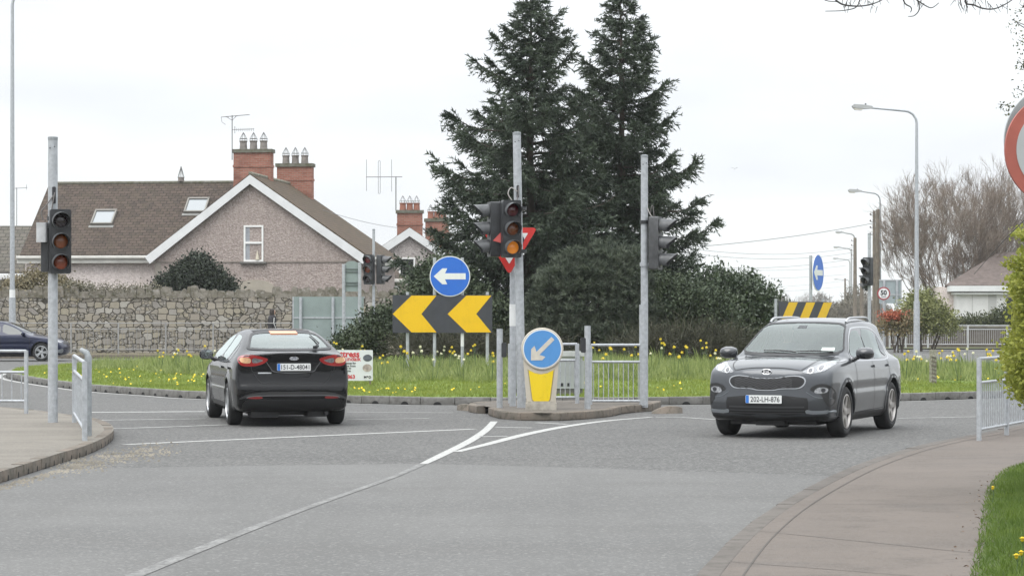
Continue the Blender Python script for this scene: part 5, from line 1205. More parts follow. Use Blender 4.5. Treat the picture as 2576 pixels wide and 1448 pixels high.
    def wheels(s, r_, wd, rim_m, spokes=5, steer=0, rr=.66, twin=False):
        for ya in s.sp['axles']:
            for sx in (-1, 1):
                x = sx * (s.sp['track'] / 2)
                t = bpy.data.objects.new('wheel', None); link(t, s.root); t.location = (x, ya - s.ym, r_); t.rotation_euler = (0, 0, (steer if ya > s.ym else 0) + (math.pi if sx < 0 else 0))
                k = r_ * rr + .02; w2 = wd / 2
                MB().lathe([(k, -w2), (r_ - .045, -w2), (r_ - .012, -w2 * .82), (r_, -w2 * .55), (r_, w2 * .55), (r_ - .012, w2 * .82), (r_ - .04, w2), (k + .02, w2 * 1.02), (k, w2 * .9), (k - .03, w2 * .3)], axis='x', n=40).build('tyre', rubber, t, smooth=50)
                rm = MB(); rk = k - .005
                n = 40; prof = [(rk, w2 * .95), (rk - .018, w2 * .98), (rk - .03, w2 * .7), (rk - .035, -w2 * .2)]
                V = []; fs = []
                for (a, b_) in prof:
                    for q in range(n): V.append((b_, a * math.cos(2 * math.pi * q / n), a * math.sin(2 * math.pi * q / n)))
                for i in range(3):
                    for q in range(n): fs.append((i * n + q, i * n + (q + 1) % n, (i + 1) * n + (q + 1) % n, (i + 1) * n + q))
                rm.add(V, fs)
                for q in range(spokes * (2 if twin else 1)):
                    a0 = 2 * math.pi * (q // 2 if twin else q) / spokes + ((-.16 if q % 2 else .16) if twin else 0); wa, wb = (.026, .018) if twin else (.05, .034)
                    ca_, sa_ = math.cos(a0), math.sin(a0); ps = []
                    for (rad, hw_, xx) in ((.035, wa, w2 * .78), (rk * .6, wb, w2 * .84), (rk - .015, wb * 1.25, w2 * .88)):
                        for sg in (-1, 1):
                            for dx in (0, -.03): ps.append((xx + dx, rad * ca_ - sg * hw_ * sa_, rad * sa_ + sg * hw_ * ca_))
                    f2 = []
                    for i in range(2): b_ = 4 * i; f2 += [(b_, b_ + 2, b_ + 6, b_ + 4), (b_ + 1, b_ + 5, b_ + 7, b_ + 3), (b_, b_ + 4, b_ + 5, b_ + 1), (b_ + 2, b_ + 3, b_ + 7, b_ + 6)]
                    rm.add(ps, f2 + [(8, 10, 11, 9)])
                rm.lathe([(.055, w2 * .66), (.055, w2 * .84), (.02, w2 * .9)], axis='x', n=14)
                rm.build('rim', rim_m, t, smooth=35)
                MB().lathe([(rk - .03, -.02), (rk - .03, .0)], axis='x', n=30).lathe([(.15, 0), (.15, .03)], axis='x', n=20).build('brake_disc', M('brake_dark', (.03, .03, .032), .6), t)
    def plate(s, view, u, v, txt, w_=.52, h_=.11, tilt=0):
        p, n, d = s.hit(view, u, v); n2 = (-d).normalized()
        if view == 'rear': Mx = Matrix.Identity(3)
        else: Mx = Matrix.Rotation(math.pi, 3, 'Z')
        Mx = Mx @ Matrix.Rotation(R(tilt), 3, 'X'); c = p - d * .018
        t = bpy.data.objects.new('plate_mount', None); bpy.data.objects.remove(t)
        P = lambda a, y, z: c + Mx @ Vector((a, y, z))
        o = MB().bbox((0, 0, 0), (w_, .012, h_), .012, axis='y'); o.v = [tuple(c + Mx @ Vector(q)) for q in o.v]
        pl = o.build('number_plate', M('plate_white', (.70, .71, .70), .4), s.root)
        b_ = MB().box((-w_ / 2 + .026, -.0075, 0), (.044, .003, h_ * .94)); b_.v = [tuple(c + Mx @ Vector(q)) for q in b_.v]; b_.build('blue_band', M('plate_blue', (.03, .17, .55), .4), pl)
        tb = MB(); add_text(tb, txt, h_ * .92, (0, 0, 0), .0008, .86)
        xs = [q[0] for q in tb.v]; k = min(1.0, (w_ - .085) / (max(xs) - min(xs))); tb.v = [tuple(c + Mx @ Vector((q[0] * k + .022, -.0085, q[2]))) for q in tb.v]
        tb.build('lettering', ink, pl); return pl
    def mirror_cap(s, y, z, x, size, m, lean=0.0):
        for sx in (-1, 1):
            a, b_, c_ = size; V = []; fs = []; n1, n2 = 10, 14
            for i in range(n1 + 1):
                th_ = math.pi * i / n1
                for j in range(n2):
                    ph = 2 * math.pi * j / n2; q = Vector((math.sin(th_) * math.cos(ph), math.cos(th_), math.sin(th_) * math.sin(ph)))
                    yy = q.y if q.y > 0 else q.y * .35
                    V.append((sx * (x + a * .5 * (abs(q.x) ** .8) * (1 if q.x > 0 else -1)), y - s.ym + b_ * yy, z + c_ * .5 * (abs(q.z) ** .8) * (1 if q.z > 0 else -1) + sx * 0 + lean * q.x))
            for i in range(n1):
                for j in range(n2): fs.append((i * n2 + j, i * n2 + (j + 1) % n2, (i + 1) * n2 + (j + 1) % n2, (i + 1) * n2 + j))
            o = MB().add(V, fs); o.tube([(sx * (x - a * .35), y - s.ym, z - c_ * .3), (sx * (x - a * .9), y - s.ym - .02, z - c_ * .75)], [.03, .035], 8)
            mo = o.build('mirror', m, s.root, smooth=60)
            MB().bbox((sx * x, y - s.ym - b_ * .44, z), (a * .82, .01, c_ * .8), .03, axis='y').build('mirror_glass', M('mirror_glass', (.45, .47, .5), .03, 1.0), mo)

gap_m = M('panel_line', (.006, .006, .007), .6)
def glass_mat(name, tint, boost=1.0):
    m = bpy.data.materials.new(name); m.use_nodes = True; nt = m.node_tree; nt.nodes.remove(nt.nodes['Principled BSDF'])
    tr = nt.nodes.new('ShaderNodeBsdfTransparent'); tr.inputs[0].default_value = tuple(tint) + (1,); gl = nt.nodes.new('ShaderNodeBsdfGlossy'); gl.inputs['Roughness'].default_value = .03; gl.inputs[0].default_value = (.93, 1, .98, 1)
    fr = nt.nodes.new('ShaderNodeFresnel'); fr.inputs[0].default_value = 1.52; mu = nt.nodes.new('ShaderNodeMath'); mu.operation = 'MULTIPLY'; mu.inputs[1].default_value = boost; mu.use_clamp = True; nt.links.new(fr.outputs[0], mu.inputs[0])
    mx = nt.nodes.new('ShaderNodeMixShader'); nt.links.new(mu.outputs[0], mx.inputs[0]); nt.links.new(tr.outputs[0], mx.inputs[1]); nt.links.new(gl.outputs[0], mx.inputs[2]); nt.links.new(mx.outputs[0], nt.nodes['Material Output'].inputs[0]); return m
car_glass = glass_mat('car_glass', (.50, .57, .55), 1.7)
car_glass_side = glass_mat('car_glass_side', (.36, .41, .40), 1.5)
trim = M('black_trim', (.014, .014, .015), .45, var=.2, vs=10)
chrome = M('chrome', (.62, .63, .64), .12, 1.0)
clear_lamp = M('clear_lamp', (.26, .265, .275), .15, .35, coat=1.0, var=.45, vs=26)
red_lamp = M('red_lamp', (.26, .010, .010), .12, coat=1.0, emit=(.6, .02, .015), es=.10)
lit_lamp = M('lit_tail_lamp', (.62, .36, .20), .2, coat=1.0, emit=(1.0, .66, .36), es=.15, var=.2, vs=20)
alloy = M('alloy', (.50, .51, .52), .3, .8)

dark_glass = M('dark_car_glass', (.03, .04, .042), .04, spec=.8)
# --- black saloon seen from behind
black = M('black_paint', (.005, .005, .006), .35, coat=.75, spec=.05)
sp = dict(L=4.87, axles=(1.07, 3.92), r=.335, track=1.615, kr=.20, kf=.28, kz=.075, tr=.12, tf=.16, crease=.60, cabin=(.45, 3.55, .62),
          side=[(.14, .23), (.03, .33), (.0, .46), (.0, .60), (.03, .655), (.05, .78), (.055, .92), (.03, 1.03), (-.01, 1.10), (.0, 1.125), (.10, 1.135), (.34, 1.17), (.66, 1.275), (1.05, 1.38), (1.45, 1.45), (1.95, 1.482), (2.4, 1.478), (2.8, 1.435), (3.2, 1.31), (3.72, 1.07), (3.84, 1.02), (4.25, .95), (4.6, .84), (4.80, .70), (4.87, .55), (4.86, .38), (4.78, .25), (4.6, .19), (3, .18), (1.6, .18), (.6, .20)],
          wz=[.15, .30, .50, .70, .88, .97, 1.04, 1.12, 1.20, 1.32, 1.42, 1.55], ww=[.80, .88, .905, .912, .90, .885, .855, .80, .735, .655, .585, .46], h=.02)
yaw = R(13); Dc = 37.3; axc = Vector(((716.5 - CX) / F * Dc, Dc, 0.0))
def place(axle_pt, rz, ya, L): hd = Vector((-math.sin(rz), math.cos(rz), 0)); return axle_pt + hd * (L / 2 - ya)
c = Car('black saloon car seen from behind with its tail lamps lit', 'car', place(axc, yaw, 1.07 * .955, 4.87 * .955), yaw, sp, black); c.root.scale = (.955, .955, .975)
c.wheels(.335, .225, alloy, 5, twin=True)
rwo = [(-.64, 1.165), (.64, 1.165), (.615, 1.22), (.55, 1.34), (.48, 1.405), (.2, 1.425), (-.2, 1.425), (-.48, 1.405), (-.55, 1.34), (-.615, 1.22)]
sidew = dict(front=[(3.50, 1.02), (2.28, .985), (2.25, 1.37), (2.55, 1.375), (2.85, 1.335), (3.15, 1.22)], rear=[(2.20, .985), (1.28, 1.0), (1.24, 1.31), (1.6, 1.375), (2.17, 1.385)], quarter=[(1.20, 1.005), (.95, 1.06), (.86, 1.13), (1.0, 1.21), (1.17, 1.29)])
wso = [(-.66, 1.08), (.66, 1.08), (.56, 1.40), (.2, 1.43), (-.2, 1.43), (-.56, 1.40)]
c.cut(('rear', rwo), ('front', wso), ('left', sidew['front']), ('left', sidew['rear'])); c.cabin((2.05, 1.15), .55, dash_y=3.25, wheel_y=2.9, driver=.36)
c.patch('rear', rwo, car_glass, 'rear_window', off=.004); c.frit('rear', rwo, .03)
c.line('rear', [(-.46, 1.437), (-.2, 1.452), (.2, 1.452), (.46, 1.437)], .022)
bl = c.patch('rear', [(-.215, 1.392), (.215, 1.392), (.215, 1.432), (-.215, 1.432)], M('high_brake_lamp', (.6, .25, .15), .3, emit=(1, .42, .22), es=.18), 'brake_lamp', off=.016, rnd=0)
tl_out = [(-.845, 1.035), (-.835, .965), (-.78, .915), (-.60, .918), (-.47, .95), (-.385, 1.02), (-.43, 1.045), (-.58, 1.085), (-.70, 1.088), (-.79, 1.078)]
for sx in (1, -1):
    ol = [(a * sx, b_) for a, b_ in tl_out][::sx]
    t = c.patch('rear', ol, red_lamp, 'tail_lamp', off=.006)
    inn = [(-.82, 1.03), (-.81, .99), (-.77, .966), (-.655, .962), (-.655, 1.035), (-.72, 1.05), (-.79, 1.05)]
    c.patch('rear', [(a * sx, b_) for a, b_ in inn][::sx], lit_lamp, 'lamp_glow', parent=t, off=.010)
    inn = [(-.64, .965), (-.56, .968), (-.46, 1.005), (-.50, 1.02), (-.64, 1.055)]
    c.patch('rear', [(a * sx, b_) for a, b_ in inn][::sx], clear_lamp, 'reversing_lamp', parent=t, off=.010)
    c.patch('rear', [(a * sx, b_) for a, b_ in [(-.74, .43), (-.48, .425), (-.48, .465), (-.70, .475)]][::sx], M('reflector_red', (.22, .02, .02), .2, coat=.8), 'reflector', off=.008)
    c.line('rear', [(sx * -.655, 1.10), (sx * -.648, .90), (sx * -.60, .80), (sx * -.52, .69), (sx * -.42, .655), (0, .648)], .011)
# recessed plate panel and lower valance
c.patch('rear', [(-.42, .985), (-.36, .90), (-.30, .835), (-.2, .815), (.2, .815), (.30, .835), (.36, .90), (.42, .985)], M('plate_recess', (.007, .007, .008), .35), 'plate_recess', off=.002)
c.line('rear', [(-.42, .985), (-.36, .90), (-.29, .835), (0, .818), (.29, .835), (.36, .90), (.42, .985)], .010, M('edge_highlight', (.12, .12, .125), .25, coat=1))  # pale line painted round the recess edge as a highlight
c.plate('rear', 0.0, .905, '151-D-48041')
c.patch('rear', [(-.80, .205), (.80, .205), (.78, .36), (.70, .425), (.40, .415), (-.40, .415), (-.70, .425), (-.78, .36)], M('valance', (.012, .012, .013), .38, var=.2, vs=8), 'valance', off=.006)
c.patch('rear', [(-.84, .43), (-.70, .505), (-.42, .535), (.42, .535), (.70, .505), (.84, .43), (.80, .418), (.66, .475), (.4, .49), (-.4, .49), (-.66, .475), (-.80, .418)], M('bumper_edge', (.02, .02, .021), .3, coat=1), 'bumper_moulding', off=.012, rnd=1)
c.line('rear', [(-.72, .44), (-.66, .465), (-.4, .478), (.4, .478), (.66, .465), (.72, .44)], .014, M('edge_highlight', (.12, .12, .125), .25, coat=1), off=.016)  # bright line painted along the bumper crease as a reflected highlight
c.line('rear', [(-.42, .30), (0, .295), (.42, .30)], .012, M('edge_highlight', (.12, .12, .125), .25, coat=1))  # pale line painted across the valance as a highlight
# badge, model strip, wiper
p, n, d = c.hit('rear', 0, 1.035)
bd = MB().lathe([(1, -.006), (1, .006)], axis='y', n=32); bd.v = [(p.x + q[0] * .068, p.y - .006 + q[1], p.z + q[2] * .029) for q in bd.v]; bo = bd.build('badge', M('badge_silver', (.6, .6, .61), .4), c.root)
bd = MB().lathe([(1, -.006), (1, .006)], axis='y', n=32); bd.v = [(p.x + q[0] * .058, p.y - .009 + q[1], p.z + q[2] * .022) for q in bd.v]; bo2 = bd.build('badge_face', M('badge_blue', (.05, .06, .10), .3), bo)
tb = MB(); add_text(tb, 'Ford', .045, (0, 0, 0), .001); tb.v = [(p.x + q[0], p.y - .0165, p.z + q[2]) for q in tb.v]; tb.build('lettering', M('badge_silver', (.6, .6, .61), .4), bo)
c.patch('rear', [(-.545, .808), (-.345, .808), (-.345, .826), (-.545, .826)], chrome, 'name_strip', off=.006, rnd=0)
w0, _, _ = c.hit('rear', .385, 1.185); w1, _, _ = c.hit('rear', .475, 1.24); w2_, _, _ = c.hit('rear', .40, 1.37)
MB().tube([w0 + Vector((0, -.03, .02)), w1 + Vector((0, -.035, .02)), w2_ + Vector((0, -.025, .015))], [.016, .013, .008], 6).bbox(w0 + Vector((0, -.02, .01)), (.06, .05, .05), .01, axis='z').build('rear_wiper', trim, c.root)
# sides
for k, ol in sidew.items(): c.patch('left', ol, dark_glass if k == 'quarter' else car_glass_side, 'side_window', rnd=1, off=.004, mirror=True)
c.patch('front', wso, car_glass, 'windscreen', rnd=1)
for y in (2.24, 1.22, 3.42): c.line('left', [(y, .985), (y + .02, .6), (y - .02 + (.2 if y < 2 else 0), .28)], .010, mirror=True)
c.line('left', [(.75, 1.10), (1.3, .99), (2.3, .965), (3.6, .99)], .016, chrome, 'window_trim', mirror=True)
c.patch('left', [(1.5, .26), (3.45, .26), (3.45, .34), (1.5, .34)], trim, 'sill_trim', rnd=0, mirror=True)
for y in (2.05, 1.12): c.patch('left', [(y - .22, .86), (y, .865), (y, .895), (y - .22, .89)], black, 'door_handle', rnd=0, off=.03, mirror=True)
c.mirror_cap(3.22, 1.055, 1.02, (.23, .10, .17), black)
MB().box((0, -.2, .19), (1.2, 3.6, .05)).box((-.42, -1.95, .20), (.42, .45, .12)).box((.40, -1.95, .20), (.30, .45, .11)).build('underbody', trim, c.root)
MB().cyl((.52, -2.30, .20), (.52, -2.0, .20), .028, n=10).build('exhaust', trim, c.root)

# --- grey sport utility car seen from the front
greyp = M('grey_paint', (.066, .071, .079), .32, .65, coat=1.0, spec=.3)
sp2 = dict(L=4.485, axles=(.90, 3.57), r=.350, track=1.615, kr=.20, kf=.24, kz=.055, tr=.10, tf=.095, crease=.66, gt=.15, rs=.06, fz=.032, cabin=(.62, 3.0, .62),
           side=[(.12, .27), (.02, .38), (.0, .55), (.03, .75), (.05, .93), (.10, 1.07), (.32, 1.27), (.50, 1.43), (.40, 1.50), (.48, 1.545), (.9, 1.60), (1.4, 1.628), (1.9, 1.622), (2.28, 1.585), (2.6, 1.475), (3.0, 1.275), (3.26, 1.14), (3.36, 1.10), (3.7, 1.08), (4.02, 1.06), (4.25, 1.012), (4.375, .955), (4.425, .895), (4.45, .79), (4.465, .64), (4.485, .48), (4.47, .36), (4.42, .27), (4.25, .215), (3, .20), (1.2, .20), (.4, .23)],
           wz=[.15, .30, .50, .75, .90, 1.00, 1.07, 1.14, 1.25, 1.40, 1.54, 1.66], ww=[.80, .900, .922, .928, .915, .890, .850, .790, .745, .690, .625, .50], h=.02)
th_ = R(22.5); rz = math.pi - th_; c = Car('dark grey sport utility car facing us at the right, one headlamp glaring', 'car', place(Vector((3.715, 33.7, 0)), rz, 3.57 * .96, 4.485 * .96), rz, sp2, greyp); c.root.scale = (.96, .96, .99)
c.wheels(.350, .235, M('alloy_grey', (.42, .40, .38), .35, .7), 5, twin=False, rr=.64)
wso = [(-.745, 1.145), (-.35, 1.122), (.35, 1.122), (.745, 1.145), (.70, 1.27), (.64, 1.42), (.585, 1.53), (.3, 1.556), (-.3, 1.556), (-.585, 1.53), (-.64, 1.42), (-.70, 1.27)]
sw2 = dict(front=[(3.02, 1.06), (2.02, 1.045), (2.0, 1.43), (2.25, 1.455), (2.5, 1.41), (2.8, 1.25)], rear=[(1.95, 1.045), (1.12, 1.055), (1.06, 1.40), (1.4, 1.455), (1.94, 1.46)], quarter=[(1.06, 1.06), (.78, 1.10), (.68, 1.18), (.82, 1.30), (1.01, 1.38)])
rwo = [(-.56, 1.13), (.56, 1.13), (.48, 1.38), (-.48, 1.38)]
c.cut(('front', wso), ('rear', rwo), ('left', sw2['front']), ('left', sw2['rear'])); c.cabin((1.95, 1.0), .62, dash_y=2.95, wheel_y=2.62, driver=.36); c.patch('rear', rwo, car_glass_side, 'rear_window', rnd=1)
c.patch('front', wso, car_glass, 'windscreen', off=.004, rnd=1); c.frit('front', wso, .020)
ws = c.line('front', [(-.70, 1.132), (-.35, 1.112), (.35, 1.112), (.70, 1.132)], .03, trim, 'wiper_cowl', off=.006)
for (a, b_, cc) in (((.10, 1.135), (-.40, 1.155), 0), ((.62, 1.14), (.10, 1.145), 0)):
    p0, n0, _ = c.hit('front', *a); p1, n1, _ = c.hit('front', *b_); MB().tube([p0 + n0 * .02, p0.lerp(p1, .5) + n0 * .03, p1 + n1 * .02], [.012, .01, .007], 6).build('wiper', trim, c.root)
c.patch('front', [(.44, 1.165), (.62, 1.165), (.61, 1.21), (.43, 1.21)], M('tax_disc', (.52, .60, .56), .5, var=.2, vs=30), 'windscreen_disc', off=.008, rnd=0)
c.patch('front', [(-.08, 1.475), (.06, 1.475), (.05, 1.515), (-.07, 1.515)], M('sensor_pad', (.05, .055, .06), .5), 'sensor_pad', off=.006, rnd=0)
# nose
gro = [(-.535, .735), (-.515, .795), (-.42, .822), (-.28, .812), (-.17, .792), (-.10, .786), (.10, .786), (.17, .792), (.28, .812), (.42, .822), (.515, .795), (.535, .735), (.50, .672), (.44, .640), (.30, .640), (.19, .635), (.11, .615), (-.11, .615), (-.19, .635), (-.30, .640), (-.44, .640), (-.50, .672)]
gi = [(a * 1.045 * .968, b_ - math.copysign(.011, b_ - .722)) if abs(b_ - .735) > .02 else (a * 1.045 * .968, b_) for a, b_ in gro]
gro = [(a * 1.045, b_) for a, b_ in gro]; gp_ = c.patch('front', gro, M('grille_chrome', (.42, .43, .44), .2, 1.0), 'grille', off=.012, rnd=1)
c.patch('front', gi, M('grille_dark', (.010, .010, .011), .5), 'grille_mesh', parent=gp_, off=.016, rnd=1)
gm = M('grille_bars', (.07, .07, .073), .35)
for k in range(7):
    z = .655 + k * .0225; hw_ = .46 if 0 < k < 6 else .38
    c.line('front', [(-hw_ + .9 * hw_ * 2 * j / 14 + .02 * (j % 2) * 0, z + (.010 if j % 2 else -.010)) for j in range(15)], .006, gm, 'grille_bar', off=.019, parent=gp_)
for sx in (1, -1):
    hl = [(.475, .862), (.58, .842), (.75, .862), (.835, .915), (.865, 1.015), (.80, 1.025), (.70, .985), (.58, .92)]
    t = c.patch('front', [(a * sx, b_) for a, b_ in hl][::sx], clear_lamp, 'headlamp', off=.006)
    for (a, b_, r_) in ((.60, .885, .042), (.725, .920, .048)):
        c.patch('front', [(sx * a + r_ * math.cos(R(q)), b_ + r_ * math.sin(R(q))) for q in range(0, 360, 30)], chrome, 'lamp_ring', parent=t, off=.010, h=.02)
        glare = sx < 0 and a > .7
        c.patch('front', [(sx * a + r_ * .7 * math.cos(R(q)), b_ + r_ * .7 * math.sin(R(q))) for q in range(0, 360, 30)], M('lit_headlamp', (.9, .9, .95), .2, emit=(1, 1, 1), es=14) if glare else M('lamp_bulb', (.12, .12, .13), .1, coat=1), 'lamp_bulb', parent=t, off=.013, h=.02)
    fs_ = [(.59, .63), (.66, .69), (.76, .715), (.86, .70), (.905, .62), (.905, .46), (.86, .41), (.80, .47), (.77, .555), (.70, .585)]
    c.patch('front', [(a * sx, b_) for a, b_ in fs_][::sx], trim, 'fog_lamp_surround', off=.006)
    fl = c.patch('front', [(a * sx, b_) for a, b_ in [(.66, .60), (.70, .66), (.82, .665), (.855, .63), (.82, .585), (.70, .575)]][::sx], clear_lamp, 'fog_lamp', off=.010)
    c.patch('front', [(sx * .785 + .03 * math.cos(R(q)), .625 + .03 * math.sin(R(q))) for q in range(0, 360, 30)], ink, 'fog_lens', parent=fl, off=.014, h=.02)
    c.patch('front', [(a * sx, b_) for a, b_ in [(.56, .33), (.90, .345), (.895, .395), (.66, .375), (.545, .40)]][::sx], M('skid_silver', (.26, .28, .30), .35, .5), 'skid_trim', off=.010, rnd=1)
    c.line('front', [(sx * .47, .88), (sx * .56, .96), (sx * .62, 1.06), (sx * .66, 1.10)], .009)
    c.line('front', [(sx * .56, .60), (sx * .70, .53), (sx * .90, .52)], .012, M('grey_edge', (.11, .12, .13), .3, .5))
c.line('front', [(-.46, .885), (-.25, .915), (0, .922), (.25, .915), (.46, .885)], .009)
c.patch('front', [(-.57, .55), (.57, .55), (.60, .43), (.56, .315), (-.56, .315), (-.60, .43)], M('intake', (.009, .009, .010), .6), 'lower_intake', off=.006, rnd=1)
for z in (.35, .385, .42): c.line('front', [(-.54, z), (0, z - .003), (.54, z)], .014, M('intake_slat', (.035, .036, .038), .45), 'intake_slat', off=.010)
c.patch('front', [(-.90, .225), (.90, .225), (.905, .325), (.55, .30), (-.55, .30), (-.905, .325)], trim, 'bumper_base', off=.008, rnd=1)
c.plate('front', -.02, .50, '202-LH-876')
p, n, d = c.hit('front', 0, .868)
bd = MB().lathe([(1, -.004), (1, .004)], axis='y', n=32); bd.v = [(p.x - q[0] * .072, p.y + .004 + q[1], p.z + q[2] * .034 - q[1] * 0) for q in bd.v]; bo = bd.build('badge', M('badge_dark', (.02, .02, .022), .3), c.root)
rg_ = MB(); rg_.tube([(p.x - .072 * math.cos(R(a)), p.y + .010, p.z + .034 * math.sin(R(a))) for a in range(0, 361, 15)], .006, 6); rg_.build('badge_rim', chrome, bo)
tb = MB(); add_text(tb, 'KIA', .052, (0, 0, 0), .002, 1.1); tb.v = [(p.x - q[0], p.y + .012, p.z + q[2]) for q in tb.v]; tb.build('lettering', M('badge_silver', (.6, .6, .61), .4), bo)
# sides
for k, ol in sw2.items(): c.patch('left', ol, dark_glass if k == 'quarter' else car_glass_side, 'side_window', rnd=1, off=.004, mirror=True)
c.line('left', [(3.08, 1.05), (2.8, 1.27), (2.48, 1.44), (2.2, 1.485), (1.4, 1.485), (1.0, 1.42), (.78, 1.30), (.63, 1.19)], .02, chrome, 'window_trim', mirror=True)
c.line('left', [(3.08, 1.035), (2.0, 1.022), (1.0, 1.035), (.63, 1.16)], .018, chrome, 'window_trim', mirror=True)
for y, y2 in ((1.99, 1.99), (1.08, 1.30), (3.0, 3.08)): c.line('left', [(y, 1.03), (y, .7), (y2, .32)], .011, mirror=True)
c.line('left', [(1.3, .34), (3.08, .32)], .011, mirror=True)
for y in (1.82, .98): c.patch('left', [(y - .02, .925), (y + .20, .925), (y + .20, .955), (y - .02, .96)], greyp, 'door_handle', rnd=0, off=.03, mirror=True)
c.patch('left', [(1.32, .22), (3.1, .22), (3.1, .32), (1.32, .32)], trim, 'sill_trim', rnd=0, mirror=True)
for ya in sp2['axles']:
    r0_, r1_ = .408, .462
    ol = [(ya + r1_ * math.cos(R(a)), .35 + r1_ * math.sin(R(a))) for a in range(-12, 193, 8)] + [(ya + r0_ * math.cos(R(a)), .35 + r0_ * math.sin(R(a))) for a in range(192, -13, -8)]
    c.patch('left', ol, M('arch_trim', (.028, .030, .033), .5, var=.15, vs=9), 'arch_trim', rnd=0, off=.006, mirror=True, h=.05)
c.mirror_cap(2.92, 1.135, 1.02, (.27, .12, .17), M('grey_dark_paint', (.035, .037, .042), .25, .3, coat=1))
for sx in (-1, 1):
    pts = []
    for y in (.80, .92, 1.2, 1.55, 1.9, 2.15, 2.3):
        hp, hn, _ = c.hit('top', sx * np.interp(y, [.8, 1.5], [.52, .57]), y); pts.append(hp + Vector((0, 0, .012 if y in (.80, 2.3) else .045)))
    MB().tube(smooth_path(pts, 4), .017, 8).build('roof_rail', M('rail_silver', (.50, .51, .52), .3, .8), c.root)
MB().box((0, 0, .205), (1.25, 3.7, .06)).box((.0, 1.75, .22), (.42, .5, .10)).build('underbody', trim, c.root)
MB().box((0, -.85, .26), (.45, .22, .14)).build('rear_axle', trim, c.root)

# driver of the grey car
def driver(car, x, y, z0, label):
    t = thing('person', label, 'person', car.root.matrix_basis @ Vector((x, y - car.ym, z0)), car.root.rotation_euler.z); t.scale = car.root.scale
    b_ = MB(); b_.lathe([(.10, .0), (.17, .10), (.19, .30), (.20, .46), (.12, .54), (.055, .58), (.052, .62), (.075, .66), (.092, .74), (.085, .82), (.04, .875), (.01, .88)], n=16); b_.v = [(q[0], q[1] * (.72 if q[2] < .56 else 1.08), q[2]) for q in b_.v]
    for sx in (-1, 1): b_.tube([(sx * .19, .02, .44), (sx * .24, .18, .24), (sx * .13, .46, .27)], [.06, .05, .035], 8)
    o = b_.build('body', M('skin', (.42, .27, .20), .6), t, smooth=60)
    k = MB(); k.lathe([(.12, -.01), (.18, .10), (.20, .30), (.21, .46), (.13, .55), (.07, .575)], n=16); k.v = [(q[0], q[1] * .74, q[2]) for q in k.v]
    for sx in (-1, 1): k.tube([(sx * .19, .02, .44), (sx * .24, .18, .24), (sx * .16, .40, .262)], [.068, .056, .042], 8)
    k.build('jumper', M('dark_jumper', (.05, .055, .07), .9), t, smooth=60)
    h_ = MB(); h_.lathe([(.075, .72), (.100, .76), (.096, .83), (.05, .888), (.01, .895)], n=14, c=(0, -.018, 0)); h_.build('hair', M('dark_hair', (.03, .022, .018), .7), t, smooth=60)
driver(c, .36, 2.13, .70, 'driver sitting behind the windscreen of the grey sport utility car')
# --- dark blue hatchback on the far side of the roundabout
bluep = M('blue_paint', (.005, .009, .035), .3, .2, coat=.6, spec=.2)
sp3 = dict(L=4.26, axles=(.76, 3.39), r=.322, track=1.55, kr=.15, kf=.28, kz=.07, tr=.08, tf=.14, crease=.62,
           side=[(.10, .25), (.0, .4), (.02, .7), (.10, .95), (.42, 1.38), (.45, 1.43), (1.0, 1.47), (1.7, 1.455), (2.1, 1.40), (2.5, 1.24), (3.0, .98), (3.15, .945), (3.6, .88), (3.95, .79), (4.15, .68), (4.24, .55), (4.26, .42), (4.2, .26), (4.0, .19), (3, .17), (1.2, .17), (.4, .2)],
           wz=[.15, .3, .5, .7, .85, .93, 1.0, 1.1, 1.3, 1.5], ww=[.80, .87, .89, .895, .88, .85, .80, .745, .64, .50], h=.026)
rz = R(-90); Dn = 88.0; sN = s_at(Dn); ax = Vector(((105 - CX) / sN, Dn + .78, 0))
c = Car('dark blue hatchback side on at the left edge, behind the near traffic light', 'car', place(ax, rz, 3.39, 4.26), rz, sp3, bluep)
c.wheels(.322, .21, alloy, 5, twin=True)
for ol in ([(2.86, .965), (2.0, .945), (1.97, 1.31), (2.12, 1.305), (2.45, 1.17)], [(1.92, .945), (1.05, .95), (1.0, 1.27), (1.4, 1.335), (1.9, 1.32)]): c.patch('right', ol, dark_glass, 'side_window', rnd=1, mirror=True)
c.patch('front', [(-.66, 1.0), (.66, 1.0), (.54, 1.36), (-.54, 1.36)], dark_glass, 'windscreen', rnd=1)
for y in (1.95, 2.98, .98): c.line('right', [(y, .94), (y, .6), (y + .03, .3)], .014, mirror=True)
for sx in (1, -1):
    c.patch('front', [(sx * a, b_) for a, b_ in [(.50, .66), (.74, .66), (.84, .74), (.83, .80), (.60, .73)]][::sx], clear_lamp, 'headlamp', off=.006)
    c.patch('front', [(sx * a, b_) for a, b_ in [(.62, .28), (.86, .30), (.86, .42), (.64, .45)]][::sx], M('skid_silver', (.26, .28, .30), .35, .5), 'bumper_vent', off=.008)
c.patch('front', [(-.5, .58), (.5, .58), (.5, .70), (-.5, .70)], trim, 'grille', rnd=1)
c.patch('right', [(1.2, .20), (2.95, .20), (2.95, .28), (1.2, .28)], trim, 'sill_trim', rnd=0, mirror=True)
c.mirror_cap(2.75, .985, .97, (.20, .09, .14), bluep)
MB().box((0, 0, .19), (1.2, 3.4, .05)).build('underbody', trim, c.root)
